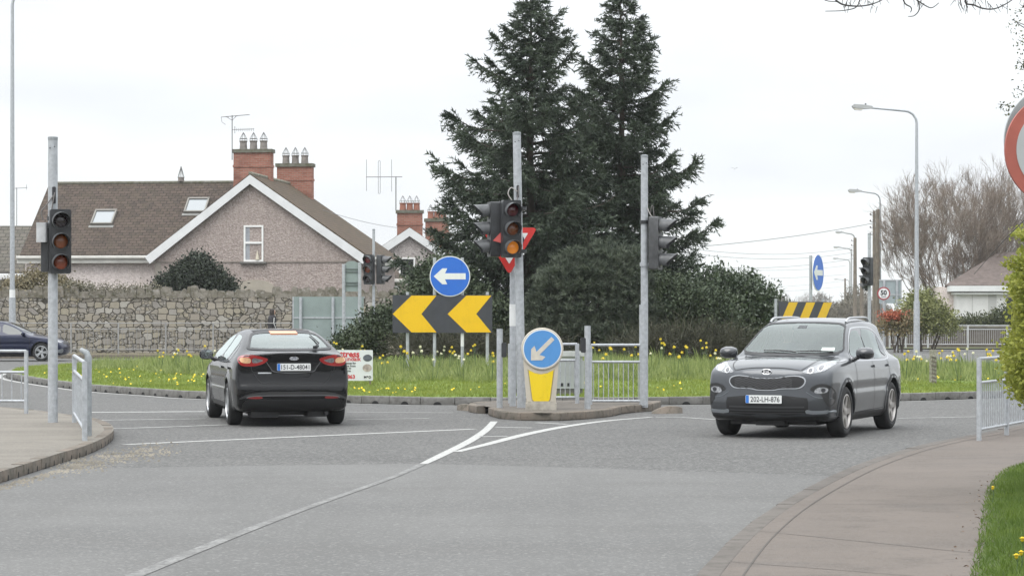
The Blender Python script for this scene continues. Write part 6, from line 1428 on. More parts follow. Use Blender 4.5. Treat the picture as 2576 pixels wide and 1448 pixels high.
# ---------------------------------------------------------------- vegetation
def leaf_mat(name, c_lo, c_hi, vs=1.2, rough=.6, spec=.25, trans=0.0):
    m = bpy.data.materials.new(name); m.use_nodes = True; nt = m.node_tree; b = nt.nodes['Principled BSDF']
    tcn = nt.nodes.new('ShaderNodeTexCoord'); n = nt.nodes.new('ShaderNodeTexNoise'); n.inputs['Scale'].default_value = vs; n.inputs['Detail'].default_value = 6; n.inputs['Roughness'].default_value = .7; nt.links.new(tcn.outputs['Object'], n.inputs[0])
    r = nt.nodes.new('ShaderNodeValToRGB'); nt.links.new(n.outputs[0], r.inputs[0]); r.color_ramp.elements[0].position = .36; r.color_ramp.elements[1].position = .66
    r.color_ramp.elements[0].color = tuple(c_lo) + (1,); r.color_ramp.elements[1].color = tuple(c_hi) + (1,); nt.links.new(r.outputs[0], b.inputs['Base Color'])
    b.inputs['Roughness'].default_value = rough; b.inputs['Specular IOR Level'].default_value = spec
    if trans:
        tr = nt.nodes.new('ShaderNodeBsdfTranslucent'); nt.links.new(r.outputs[0], tr.inputs[0]); mx = nt.nodes.new('ShaderNodeMixShader'); mx.inputs[0].default_value = trans
        nt.links.new(b.outputs[0], mx.inputs[1]); nt.links.new(tr.outputs[0], mx.inputs[2]); nt.links.new(mx.outputs[0], nt.nodes['Material Output'].inputs[0])
    return m
def unit(a): return a / np.maximum(np.linalg.norm(a, axis=-1, keepdims=True), 1e-9)
def rnd_dirs(n): return unit(RNG.normal(size=(n, 3)))
def blades(base, tip, width, side=None):
    """one triangle from base to tip"""
    n = len(base); d = tip - base
    if side is None: side = unit(np.cross(d, rnd_dirs(n)))
    w_ = (width if np.ndim(width) else np.full(n, width))[:, None] / 2
    V = np.stack([base - side * w_, base + side * w_, tip], 1).reshape(-1, 3); return V, np.arange(3 * n).reshape(-1, 3)
def diamonds(c, d, L, W):
    n = len(c); s_ = unit(np.cross(d, rnd_dirs(n))); L = np.broadcast_to(L, n)[:, None]; W = np.broadcast_to(W, n)[:, None]
    up = np.cross(s_, d) * L * .12
    V = np.stack([c, c + d * L * .45 + s_ * W / 2 + up, c + d * L, c + d * L * .45 - s_ * W / 2 + up], 1).reshape(-1, 3); return V, np.arange(4 * n).reshape(-1, 4)
bark = M('bark', (.075, .06, .05), .95, var=.3, vs=6)
bark_grey = M('bark_grey', (.17, .145, .125), .95, var=.25, vs=6)

# --- conifers
fir_m = leaf_mat('fir_needles', (.036, .050, .038), (.088, .112, .074), 1.6)
def conifer(label, px, D, prof_l, prof_r, top_px, seed, mat, lowest=.75):
    rng = np.random.default_rng(seed); s = s_at(D); b = at(px, 0, D); gz = rb_z(b.x, b.y); b.z = gz
    t = thing('conifer', label, 'conifer tree', b, 0, 'the two tall conifers'); H = zof(top_px, D) - gz
    pl = sorted([(zof(y, D) - gz, w_ / s) for y, w_ in prof_l]); pr = sorted([(zof(y, D) - gz, w_ / s) for y, w_ in prof_r])
    Lf = lambda z: np.interp(z, [p[0] for p in pl], [p[1] for p in pl]); Rf = lambda z: np.interp(z, [p[0] for p in pr], [p[1] for p in pr])
    tb = MB(); k = 12; wob = [(rng.normal() * .02, rng.normal() * .02) for _ in range(k + 1)]
    tb.tube([(wob[i][0], wob[i][1], H * i / k - .1 * (i == 0)) for i in range(k + 1)], [lerp(.19, .015, i / k) for i in range(k + 1)], 9)
    bases = []; tips = []; wid = []; z = lowest
    while z < H - .05:
        f = z / H; nb = int(round(lerp(8, 5, f)))
        a0 = rng.uniform(0, 6.28)
        for q in range(nb):
            az = a0 + 6.283 * q / nb + rng.normal() * .22
            if rng.random() < .07: continue
            cx_ = math.cos(az)
            env = Rf(z) * max(cx_, 0) ** 2 + Lf(z) * max(-cx_, 0) ** 2 + .5 * (Rf(z) + Lf(z)) * .92 * (1 - cx_ ** 2)
            L = env * (rng.uniform(.50, .98) if rng.random() < .78 else rng.uniform(.92, 1.2)); zz = z + rng.normal() * .07
            el = lerp(-.10, .55, f ** 1.5) + rng.normal() * .09; curl = rng.uniform(.10, .26) * (1 if f > .15 else .6)
            n = 14; tt = np.linspace(0, 1, n); r_ = L * tt * math.cos(el * .6); zc = zz + L * (math.sin(el) * tt - .20 * (1 - f * .5) * np.sin(tt * 2.4) * tt + curl * tt ** 4)
            bend = rng.normal() * .12; azs = az + bend * tt
            pts = np.stack([r_ * np.cos(azs), r_ * np.sin(azs), zc], 1)
            tb.tube([tuple(p) for p in pts[::2]] + [tuple(pts[-1])], list(np.linspace(.035 * (.4 + L / 3), .006, 8)), 4, caps=False)
            d_ = unit(np.gradient(pts, axis=0)); m = max(6, int(L / .052)); ts = rng.uniform(.06, 1, m) ** .85
            ts[:2] = (1, .97)
            for sg in (-1, 1):
                ip = np.stack([np.interp(ts, tt, pts[:, j]) for j in range(3)], 1); id_ = unit(np.stack([np.interp(ts, tt, d_[:, j]) for j in range(3)], 1))
                sd = unit(np.cross(id_, [0, 0, 1])) * sg
                tl = (.16 + .42 * L / 3 * (1 - ts) ** .6 + .20 * rng.random(m)) * (.75 + .5 * rng.random(m)); tl = np.minimum(tl, .85)
                td = unit(id_ * (.75 + .4 * rng.random(m))[:, None] + sd * (.75 + .3 * rng.normal(size=m))[:, None] + np.array([0, 0, 1]) * (-.42 + .34 * rng.normal(size=m))[:, None])
                ns = 15; u = np.linspace(.0, 1, ns)
                for uu in u:
                    p = ip + td * (tl * uu)[:, None] + np.array([0, 0, -1]) * (tl * uu ** 2 * .22)[:, None]
                    nd = unit(td * .85 + rnd_dirs(m) * .75); ln = rng.uniform(.08, .15, m)
                    bases.append(p); tips.append(p + nd * ln[:, None]); wid.append(rng.uniform(.026, .05, m))
        z += lerp(.215, .30, f) * rng.uniform(.8, 1.25)
    tb.build('trunk', bark, t, smooth=60)
    V, Fc = blades(np.concatenate(bases), np.concatenate(tips), np.concatenate(wid)); np_mesh('crown', V, Fc, mat, t)
    return t
conifer('left of two tall dark conifers, broad with long ragged branches reaching over the rear house', 1335, 64, [(0, 5), (40, 30), (75, 55), (150, 100), (290, 145), (350, 215), (400, 272), (490, 305), (620, 330), (720, 310), (820, 240)], [(0, 5), (40, 38), (100, 76), (200, 130), (330, 170), (450, 205), (600, 245), (820, 245)], 0, 3, fir_m)
conifer('right of two tall dark conifers, evenly tapering, behind the tall pole with the sideways signal', 1563, 66.5, [(0, 5), (60, 42), (140, 90), (260, 140), (400, 190), (560, 220), (820, 230)], [(0, 5), (60, 38), (90, 60), (170, 105), (250, 132), (370, 165), (440, 198), (510, 225), (600, 222), (720, 222), (820, 180)], 0, 11, fir_m)

# --- leafy shrubs made of clumps
def shrub(name, label, cat, base, blobs, nclump, per, leaf, mat, seed, style='leaf', stems=9, group=None, stem_m=None, spread=.16, up=.3):
    """blobs: (x, y, z, rx, ry, rz) relative to base"""
    rng = np.random.default_rng(seed); t = thing(name, label, cat, base, 0, group)
    wts = np.array([b[3] * b[5] + b[4] * b[5] for b in blobs]); wts = wts / wts.sum()
    bi = rng.choice(len(blobs), nclump, p=wts); B = np.array(blobs)[bi]; dirs = unit(rng.normal(size=(nclump, 3)))
    dirs[:, 2] = np.where(dirs[:, 2] < -.35, -dirs[:, 2], dirs[:, 2])
    rad = 1 - np.abs(rng.normal(size=nclump)) * .17 + rng.normal(size=nclump) * .05
    lump = 1 + .10 * np.sin(dirs[:, 0] * 7 + bi) * np.cos(dirs[:, 2] * 6 + dirs[:, 1] * 5)
    cc = B[:, :3] + dirs * B[:, 3:] * (rad * lump)[:, None]; cc = cc[cc[:, 2] > .02]; dd = dirs[:len(cc)] if len(cc) == nclump else unit(cc - np.array(blobs)[0][:3])
    n = len(cc); c2 = np.repeat(cc, per, 0); d2 = np.repeat(dd, per, 0); m = len(c2)
    if style == 'leaf':
        p = c2 + rng.normal(size=(m, 3)) * spread * np.array([1, 1, .8]); d = unit(d2 * .5 + rnd_dirs(m) + np.array([0, 0, up]))
        V, Fc = diamonds(p, d, leaf * rng.uniform(.6, 1.25, m), leaf * .55 * rng.uniform(.7, 1.2, m))
    elif style == 'pine':
        d = unit(d2 * .7 + rnd_dirs(m) * .85 + np.array([0, 0, .40])); p = c2 + rng.normal(size=(m, 3)) * spread * .12
        V, Fc = blades(p, p + d * (leaf * rng.uniform(.6, 1.2, m))[:, None], rng.uniform(.016, .032, m))
    else:   # twiggy
        d = unit(d2 * .7 + rnd_dirs(m) * .8 + np.array([0, 0, up])); p = c2 + rng.normal(size=(m, 3)) * spread
        V, Fc = blades(p, p + d * (leaf * rng.uniform(.5, 1.4, m))[:, None], rng.uniform(.010, .022, m))
    sb = MB()
    for k in range(stems):
        b = blobs[k % len(blobs)]; a = rng.uniform(0, 6.28); q = rng.uniform(.2, .75); e = Vector((b[0] + b[3] * q * math.cos(a), b[1] + b[4] * q * math.sin(a), b[2] + b[5] * rng.uniform(.2, .7)))
        s0 = Vector((b[0] * .6 + rng.normal() * .08, b[1] * .6 + rng.normal() * .08, -.05)); mid = s0.lerp(e, .5) + Vector((rng.normal() * .1, rng.normal() * .1, .15)); sb.tube(smooth_path([s0, mid, e], 4), [.045 - .004 * i for i in range(9)], 5)
    sb.build('stem', stem_m or bark, t, smooth=60)
    np_mesh('foliage', V, Fc, mat, t); return t
pine_m = leaf_mat('mountain_pine', (.042, .058, .042), (.145, .168, .120), 3.2)
ivy_m = leaf_mat('glossy_ivy', (.036, .055, .034), (.095, .125, .068), 2.5, .35, .5)
dark_m = leaf_mat('dark_shrub', (.034, .050, .032), (.090, .112, .062), 2.2)
twig_m = leaf_mat('dead_twigs', (.040, .042, .030), (.095, .092, .064), 2.0, .9)
def base_at(px, D): b = at(px, 0, D); b.z = rb_z(b.x, b.y) if D < 82 else 0.0; return b
b = base_at(1490, 61.0)
shrub('pine_shrub', 'large rounded grey-green mountain pine in front of the two conifers', 'shrub', b, [(-.1, 0, 1.2, 1.55, 1.3, 1.55), (.3, .1, 1.9, 1.15, 1.1, .95), (-.9, .1, .8, .9, .9, .9), (1.0, .1, .8, .9, .9, 1.0), (0, -.2, .5, 1.8, 1.0, .7)], 3400, 30, .135, pine_m, 21, 'pine', 10)
b = base_at(1868, 63.5)
shrub('ivy_shrub', 'dense glossy dark green shrub at the right foot of the two conifers', 'shrub', b, [(0, 0, 1.0, 1.05, 1.1, 1.1), (-.65, .1, 1.35, .8, .9, .95), (.62, 0, .62, .62, .8, .8), (-.2, -.2, .5, 1.2, .9, .6)], 1900, 14, .10, ivy_m, 22, 'leaf', 9, spread=.13)
b = base_at(965, 62.0)
shrub('dark_shrub', 'low sprawling dark green shrub left of the chevron board, hiding the sign backs', 'shrub', b, [(.15, 0, .75, .75, .8, .62), (-.6, -.1, .40, .6, .7, .42), (.75, .1, .85, .6, .8, .75)], 1200, 13, .10, dark_m, 23, 'leaf', 8, spread=.15)
b = base_at(1110, 61.5)
shrub('dark_shrub', 'spreading dark shrub directly behind the chevron board, below the left conifer', 'shrub', b, [(-.2, 0, .95, 1.0, .9, 1.0), (.9, .2, .8, 1.0, .9, .9), (0, .4, 1.7, .9, .8, .9)], 1300, 13, .10, dark_m, 24, 'leaf', 8, spread=.17)
b = base_at(1270, 59.6)
shrub('dead_undergrowth', 'brown tangled undergrowth between the chevron board and the mountain pine', 'shrub', b, [(-.9, 0, .26, .9, .5, .26), (.5, 0, .24, 1.1, .5, .24), (-2.0, .1, .26, .8, .5, .24)], 500, 12, .30, twig_m, 25, 'twig', 6, spread=.18)
b = base_at(1740, 58.6)
shrub('dead_undergrowth', 'grey-brown tangle of dead stems below the glossy shrub, left of the grey car', 'shrub', b, [(0, 0, .32, 1.1, .6, .36), (-1.1, .1, .26, .9, .5, .24), (1.0, .2, .26, .6, .5, .26)], 650, 12, .30, twig_m, 26, 'twig', 8, spread=.2)
b = base_at(1715, 61.5)
shrub('dark_shrub', 'dark green shrub filling the gap between the mountain pine and the glossy shrub', 'shrub', b, [(0, 0, .95, 1.1, .9, 1.0), (-.6, .2, 1.2, .8, .8, .9), (.7, .2, .8, .7, .8, .8)], 1300, 13, .10, dark_m, 27, 'leaf', 8, spread=.16)
b = at(490, 0, 102.0); b.z = 0
shrub('wall_shrub', 'dark pointed evergreen shrub rising behind the stone wall, in front of the pebbledash gable', 'shrub', b, [(0, 0, 2.75, 1.25, .8, 1.0), (.15, 0, 3.35, .6, .5, .75), (-.9, 0, 2.6, .75, .6, .6), (1.0, 0, 2.6, .7, .6, .6)], 1300, 12, .15, leaf_mat('evergreen', (.024, .034, .024), (.055, .066, .046), 2.5), 27, 'leaf', 8, spread=.17)
b = at(110, 0, 101.5); b.z = 0
shrub('wall_climber', 'brownish climbing bush spilling over the wall top left of the near traffic light', 'shrub', b, [(0, -.5, 2.6, 1.1, .7, .85), (1.0, -.9, 2.4, .8, .5, .5), (-1.0, -.7, 2.5, .7, .5, .5)], 800, 10, .12, leaf_mat('brown_climber', (.11, .105, .06), (.29, .24, .15), 1.8), 28, 'leaf', 8, spread=.2)
b = at(285, 0, 101.0); b.z = 0
shrub('wall_climber', 'sparse ivy and dry stems along the wall coping right of the near traffic light', 'shrub', b, [(-1.4, -.7, 2.6, .9, .3, .28), (.2, -.75, 2.55, 1.1, .25, .20), (1.6, -.7, 2.6, .8, .25, .18)], 300, 9, .09, leaf_mat('grey_ivy', (.10, .105, .07), (.25, .225, .165), 1.8), 29, 'leaf', 8, spread=.16)
# right side
b = at(2318, 0, 112.0); b.z = 0
shrub('laurel_shrub', 'light green rounded shrub behind the tall street lamp column at the right', 'shrub', b, [(0, 0, 1.4, .95, .9, 1.25), (.75, .2, 1.1, .8, .8, .9)], 900, 12, .13, leaf_mat('laurel', (.12, .14, .05), (.30, .31, .13), 1.6), 31, 'leaf', 6, spread=.2)
b = at(2252, 0, 108.0); b.z = 0
shrub('flowering_shrub', 'small shrub with orange red new leaves below the speed limit sign', 'shrub', b, [(0, 0, 1.05, .62, .6, .6), (.45, 0, 1.25, .5, .5, .5)], 300, 12, .13, leaf_mat('photinia', (.08, .09, .04), (.42, .32, .19), 2.4), 32, 'leaf', 6, spread=.14)
b2 = at(2243, 0, 107.4); b2.z = 0
cc = RNG.normal(size=(420, 3)) * np.array([.28, .15, .10]) + np.array([.0, 0, 1.62]); V, Fc = diamonds(cc, unit(rnd_dirs(420) + np.array([0, 0, .8])), .13, .06)
np_mesh('red_leaves', V, Fc, leaf_mat('red_new_leaves', (.30, .07, .04), (.48, .16, .09), 3), bpy.data.objects['flowering_shrub'])
bpy.data.objects['red_leaves'].location = b2 - b
b = at(2465, 0, 140.0); b.z = 0
shrub('garden_shrub', 'low dark green garden shrubs in front of the white porch at the right', 'shrub', b, [(0, 0, .8, 1.6, .8, .7), (-2.0, .0, .7, 1.0, .8, .6), (1.4, 0, 1.1, .9, .7, .8)], 800, 11, .15, leaf_mat('garden_green', (.035, .05, .025), (.11, .12, .055), 1.5), 33, 'leaf', 7, spread=.22)

# --- bare trees
def bare_tree(label, px, D, top_px, spread_, seed, nst=5, group=None, gens=6, tw=.010, base_z=0.0, m=None):
    rng = random.Random(seed); s = s_at(D); b = at(px, 0, D); b.z = base_z; H = zof(top_px, D) - base_z
    t = thing('bare_tree', label, 'tree', b, 0, group); tr = MB(); cr = MB()
    def grow(p, d, L, r_, g):
        n = 3; pts = [p]; q = p; dd = d
        for k in range(n):
            dd = (dd + Vector((rng.gauss(0, .10), rng.gauss(0, .10), rng.gauss(.05, .07)))).normalized(); q = q + dd * L / n; pts.append(q)
        (tr if g < 2 else cr).tube(pts, [lerp(r_, r_ * .62, k / n) for k in range(n + 1)], 6 if g < 2 else 3, caps=False)
        if g >= gens: return
        nb = rng.choice((2, 3, 3, 4)) if g < gens - 1 else rng.choice((3, 4, 5))
        for k in range(nb):
            a = rng.uniform(0, 6.283); sp_ = rng.uniform(.22, .62) * spread_; u = dd.orthogonal().normalized(); v_ = dd.cross(u); nd = (dd + (u * math.cos(a) + v_ * math.sin(a)) * sp_ + Vector((0, 0, .10))).normalized()
            st = pts[-1] if k < 2 else pts[rng.choice((1, 2))]
            grow(st, nd, L * rng.uniform(.62, .82), max(tw, r_ * rng.uniform(.42, .60)), g + 1)
    for k in range(nst):
        a = 6.283 * k / nst + rng.uniform(-.4, .4); lo_ = k % 2; q = (.85 if lo_ else .32) * spread_; d = Vector((math.cos(a) * q, math.sin(a) * q, 1)).normalized(); grow(Vector((math.cos(a) * .15, math.sin(a) * .15, -.05)), d, H * (.20 if lo_ else .262) * rng.uniform(.85, 1.1), .10, 0)
    tr.build('trunk', bark_grey, t, smooth=60); cr.build('crown', m or M('twig_bark', (.20, .162, .132), .95, var=.25, vs=3), t, smooth=None, fix=False)
    return t
bare_tree('big bare multi-stemmed tree at the right behind the tall street lamp', 2385, 158, 322, .95, 5, 8, gens=7, tw=.007)
bare_tree('bare tree at the far right above the white porch, its twigs reaching the hedge', 2520, 162, 366, .95, 8, 7, gens=7, tw=.006)

# --- foreground hedge at the right edge
hb = Vector((7.35, 20.6, .05))
hedge_m = leaf_mat('hedge_leaves', (.17, .21, .035), (.46, .47, .10), 6, .5, .3, .4)
def hedge():
    rng = np.random.default_rng(41); t = thing('hedge', 'yellow-green leafy hedge at the right edge in the foreground', 'hedge', (7.2, 21.0, .05))
    n = 2600; z = rng.uniform(.84, 2.34, n)
    edge = np.interp(z, [.84, .95, 1.1, 1.5, 1.8, 2.05, 2.2, 2.34], [-2.76, -2.87, -2.88, -2.86, -2.82, -2.78, -2.70, -2.58]) + 0  # left face
    x = edge + np.abs(rng.normal(size=n)) * .11 + (rng.random(n) < .3) * rng.uniform(0, .8, n) + .05 * np.sin(z * 9) + .03 * np.sin(z * 23)
    y = rng.uniform(-.4, 1.8, n); x = x + .205 * y; cc = np.stack([x, y, z], 1) + np.array([.0, 0, 0])
    per = 14; c2 = np.repeat(cc, per, 0); m = len(c2); p = c2 + rng.normal(size=(m, 3)) * .055
    d = unit(rnd_dirs(m) + np.array([-.35, -.3, .25])); V, Fc = diamonds(p, d, rng.uniform(.030, .058, m), rng.uniform(.022, .036, m))
    V = V + np.array([2.55 - 0.0, 0, 0])
    sprays = []
    for (z0, L, dz) in ((2.24, .18, .06), (2.02, .22, .02), (1.50, .10, .06), (1.86, .16, -.05), (1.66, .24, .0), (1.42, .10, .0), (1.05, .06, .03)):
        for k in range(70):
            u = rng.random(); sprays.append([-2.72 - L * u + rng.normal() * .02, rng.uniform(-.3, .1), z0 + dz * u + rng.normal() * .035 * (1.2 - u)])
    q = np.repeat(np.array(sprays), 4, 0) + rng.normal(size=(len(sprays) * 4, 3)) * .022 + np.array([2.55, 0, 0]); V2, F2 = diamonds(q, unit(rnd_dirs(len(q)) + np.array([-.4, -.2, .3])), rng.uniform(.03, .055, len(q)), rng.uniform(.018, .03, len(q)))
    V = np.concatenate([V, V2]); Fc = np.concatenate([Fc, F2 + len(Fc) * 4])
    V[:, 0] += HEDGE_DX; np_mesh('foliage', V, Fc, hedge_m, t)
    sb = MB()
    for k in range(14): x_ = .25 + HEDGE_DX + k * .05 + random.uniform(0, .3); sb.tube([(x_ + .2, random.uniform(-.2, 1.2), -.05), (x_, random.uniform(-.2, 1.), 1.2), (x_ - .15, random.uniform(-.3, .8), random.uniform(1.8, 2.5))], [.03, .02, .008], 5)
    for (z0, L, dz) in ((2.24, .18, .06), (2.02, .22, .02), (1.50, .10, .06), (1.86, .16, -.05), (1.66, .24, .0)): sb.tube([(HEDGE_DX - .1, 0, z0 - .02), (HEDGE_DX - .17 - L, -.1, z0 + dz)], [.008, .003], 4)
    sb.build('stem', bark, t); return t
HEDGE_DX = (2576 - CX) / F * 21.0 - 7.2 - (-2.83 + 2.55)
hedge()
# --- overhanging tree out of the frame at the right, twigs entering from the top
def over_tree():
    rng = random.Random(5); D = 20.0; t = thing('overhanging_tree', 'bare branch tips with curling dark twigs hanging into the top right of the picture', 'tree', (7.6, D, .05)); s = s_at(D)
    P = lambda px, py, dy=0.0: Vector(((px - CX) / s - 7.6, dy, CH - (py - HZ) / s - .05))
    mt = M('dark_twig', (.055, .05, .048), .9)
    tr = MB(); tr.tube([(0, 0.6, -.1), (.05, .6, 2.2), (-.1, .5, 3.6), (-.3, .2, 4.6), P(2480, -190, .1), P(2300, -150, 0), P(2120, -95, -.1)], [.16, .14, .12, .09, .05, .035, .015], 10); tr.build('trunk', bark, t, smooth=60)
    cr = MB()
    def tw(pts, r0=.010, r1=.003):
        Q = smooth_path([P(*p) for p in pts], 6); cr.tube(Q, [lerp(r0, r1, i / (len(Q) - 1)) for i in range(len(Q))], 5)
    tw([(2150, -100), (2100, -20), (2112, 8), (2150, 16), (2190, 12), (2225, -4), (2240, -30)]); tw([(2170, -60), (2160, 10), (2130, 26), (2076, 29)], .006); tw([(2200, -100), (2075, -10), (2110, 6)], .006)
    tw([(2300, -150), (2272, -10), (2292, 20), (2290, 32)], .009); tw([(2285, -30), (2308, 2), (2312, 25), (2300, 40), (2284, 42)], .007); tw([(2305, 0), (2330, 16), (2345, 20), (2362, 8)], .006)
    tw([(2420, -160), (2415, -20), (2418, 12), (2422, 24)], .007); tw([(2500, -170), (2430, -10), (2452, 14), (2488, 24), (2520, 16), (2556, -10), (2580, -60)], .009)
    tw([(2560, -120), (2590, -30), (2580, 8), (2572, 20)], .02, .006); tw([(2590, -20), (2620, 14), (2650, -20)], .007)
    for _ in range(70):
        x = rng.choice((2130, 2170, 2200, 2288, 2310, 2420, 2450, 2490, 2520, 2578)) + rng.gauss(0, 12); y = rng.uniform(-12, 18); cr.tube([P(x, y), P(x + rng.gauss(0, 8), y + rng.uniform(8, 26))], [.003, .0015], 4)
    cr.build('crown', mt, t, smooth=60, fix=False)
    # leafing shoots at the right margin
    lf = []
    for (x, y, n, sx, sy) in ((2555, 65, 40, 20, 30), (2570, 160, 40, 8, 25), (2564, 230, 24, 8, 26), (2530, 268, 34, 22, 6), (2540, 288, 18, 12, 4), (2568, 330, 20, 6, 20), (2572, 20, 20, 6, 10), (2568, 110, 22, 8, 20)):
        for _ in range(n): lf.append(P(x + rng.gauss(0, sx * .6), y + rng.gauss(0, sy * .6), rng.uniform(-.2, .2)))
    q = np.array([tuple(p) for p in lf]); V, Fc = diamonds(q, rnd_dirs(len(q)), RNG.uniform(.018, .035, len(q)), RNG.uniform(.010, .018, len(q)))
    np_mesh('young_leaves', V, Fc, leaf_mat('young_leaves', (.05, .06, .025), (.12, .13, .045), 4), t)
    sh = MB()
    for pts in (((2640, 60), (2590, 75), (2548, 50)), ((2640, 130), (2600, 120), (2560, 100)), ((2650, 200), (2600, 235), (2556, 222)), ((2660, 300), (2600, 335), (2562, 325)), ((2640, 0), (2600, 25), (2566, 12)), ((2660, -60), (2610, 60), (2545, 50)), ((2680, 150), (2610, 190), (2560, 150)), ((2690, 300), (2620, 280), (2510, 262)), ((2650, 300), (2590, 290), (2526, 288)), ((2690, 500), (2620, 520), (2540, 590), (2450, 690))):
        Q = smooth_path([P(*p) for p in pts], 5); sh.tube(Q, [lerp(.008, .002, i / (len(Q) - 1)) for i in range(len(Q))], 5)
    sh.tube([(0.05, .6, 2.2), P(2700, 500), P(2690, 300), P(2670, -60)], [.06, .03, .02, .012], 6); sh.build('shoot', mt, t, fix=False)
over_tree()
# --- distant woods
def wood(label, px0, px1, D, h_lo, h_hi, n, seed, mat, size=.9, z0=0.0):
    rng = np.random.default_rng(seed); x = rng.uniform((px0 - CX) / F * D, (px1 - CX) / F * D, n); xs = (x * F / D + CX)
    hh = (h_lo + (h_hi - h_lo) * (.5 + .3 * np.sin(xs * .055 + seed) + .2 * np.sin(xs * .13 + 2))); z = hh * rng.random(n) ** .75; y = D + rng.uniform(-4, 12, n)
    d = unit(rnd_dirs(n) + np.array([0, 0, .7])); V, Fc = blades(np.stack([x, y, z + z0], 1), np.stack([x, y, z + z0], 1) + d * (size * rng.uniform(.6, 1.5, n))[:, None], rng.uniform(.10, .22, n) * size)
    o = np_mesh('distant_wood', V, Fc, mat); return tag(o, label, 'wood', kind='stuff')
wood('pale leafless woodland on the horizon beyond the far road', 1640, 2230, 420, 2.0, 5.2, 15000, 51, leaf_mat('hazed_wood', (.13, .12, .105), (.22, .205, .185), .06))  # wood colour paled to carry the haze of distance
wood('brown hedges and bushes along the far road below the utility poles', 2085, 2240, 250, 1.2, 4.6, 7000, 52, leaf_mat('far_hedge', (.09, .085, .06), (.17, .15, .12), .12), .55)
b = at(2028, 0, 330); b.z = 0
shrub('distant_tree', 'small round brown bush on the horizon above the oblique chevron board', 'tree', b, [(0, 0, 2.0, 1.9, 1.6, 2.1)], 260, 10, .5, leaf_mat('far_bush', (.11, .085, .075), (.17, .14, .125), .6), 53, 'twig', 5, spread=.3)

# --- grass and flowers on the roundabout
def in_rb(n, x0, x1, y0, y1, dmin=.16):
    q = np.stack([RNG.uniform(x0, x1, n), RNG.uniform(y0, y1, n)], 1); z, d = rb_zs(q); k = d > dmin; return np.concatenate([q, z[:, None]], 1)[k], d[k]
def grass_blades(P, hgt, wd, lean=.45):
    n = len(P); h_ = np.broadcast_to(hgt, n) * RNG.uniform(.55, 1.2, n); d = RNG.normal(size=(n, 3)) * lean; d[:, 2] = 1; return blades(P, P + unit(d) * h_[:, None], wd)
def view_ok(P): px = P[:, 0] / P[:, 1] * F + CX; return (px > -60) & (px < 2640)
P, d = in_rb(330000, -14.3, 13, 44.8, 80); fr = np.where(P[:, 1] < 53, 1.0, np.where(P[:, 0] < -4, .55, .12)); k = (RNG.random(len(P)) < fr) & view_ok(P); P = P[k]
V, Fc = grass_blades(P, .075, .016); grass_m = leaf_mat('short_grass', (.15, .205, .038), (.27, .31, .065), .8, .6, .25, .25)
o = np_mesh('short_grass', V, Fc, grass_m); tag(o, 'short bright green mown grass covering the roundabout', 'grass', kind='stuff')
# tall daffodil leaves in drifts
def drift_mask(P):
    px = P[:, 0] / P[:, 1] * F + CX; y = P[:, 1]; lo = np.interp(px, [330, 400, 520, 860, 960, 1240, 1700, 2300, 2400, 2520], [66, 61, 57.5, 54.0, 52.0, 51.0, 51.2, 52.6, 54.0, 54.5]); hi = np.interp(px, [330, 420, 860, 1000, 1700, 2300, 2600], [72, 73, 69, 60, 59, 62, 64])
    return (y > lo + .5 * np.sin(px * .03)) & (y < hi), (y - lo)
P, d = in_rb(150000, -12, 13, 50, 74); mk_, dl = drift_mask(P); P = P[mk_ & view_ok(P)]
dl2 = drift_mask(P)[1]; tuft = .5 + .5 * np.sin(P[:, 0] * 5.3 + 1.3 * np.sin(P[:, 1] * 2.1)) * np.cos(P[:, 1] * 4.1 + P[:, 0]); hh = (.07 + .13 * np.clip(dl2 / 2.5, 0, 1)) + .18 * tuft * (.4 + .6 * RNG.random(len(P))) + .05 * RNG.random(len(P))
V, Fc = grass_blades(P, hh, .024, .42); o = np_mesh('tall_grass', V, Fc, leaf_mat('daffodil_leaves', (.14, .195, .060), (.38, .42, .16), 3.5, .55, .3, .3)); tag(o, 'tall blue-green daffodil leaves and rough grass in drifts on the roundabout', 'ground cover', kind='stuff')
# dandelions: hundreds of small yellow heads in the lawn
def heads(P, r_, up):
    n = len(P); nrm = unit(np.array([0, -.6, 1]) + RNG.normal(size=(n, 3)) * .35); u = unit(np.cross(nrm, rnd_dirs(n))); v_ = np.cross(nrm, u); r_ = np.broadcast_to(r_, n)[:, None]; c = P + np.array([0, 0, 1]) * np.broadcast_to(up, n)[:, None]
    ring = [c + (u * math.cos(R(60 * k)) + v_ * math.sin(R(60 * k))) * r_ for k in range(6)]; V = np.stack(ring, 1).reshape(-1, 3); F4 = np.concatenate([np.arange(6 * n).reshape(-1, 6)[:, [0, 1, 2, 3]], np.arange(6 * n).reshape(-1, 6)[:, [3, 4, 5, 0]]]); return V, F4
dan_m = M('dandelion_yellow', (.72, .52, .01), .7)
cl = []
for (px, D, n, sx, sy) in ((100, 64, 46, 1.3, 3), (200, 58, 40, 1.3, 2.4), (330, 55, 40, 1.2, 2.0), (430, 51.5, 30, 1.2, 1.0), (600, 57, 80, 1.4, 2.2), (460, 62, 90, 1.6, 3), (700, 56, 40, 1.6, 2), (960, 47.2, 16, .9, .6), (1070, 47.4, 26, .9, .6), (1220, 47.6, 12, 1.0, .8), (1420, 48.5, 20, .6, .8), (1680, 47.8, 20, 1.0, .6), (1800, 49, 20, 1.4, 1.0), (2400, 53, 26, 1.2, 1.0)):
    c0 = at(px, 0, D); q = np.stack([c0.x + RNG.normal(size=n) * sx, D + RNG.normal(size=n) * sy], 1); z, dd = rb_zs(q); k = (dd > .2) & (RNG.random(n) < .48); cl.append(np.concatenate([q, z[:, None]], 1)[k])
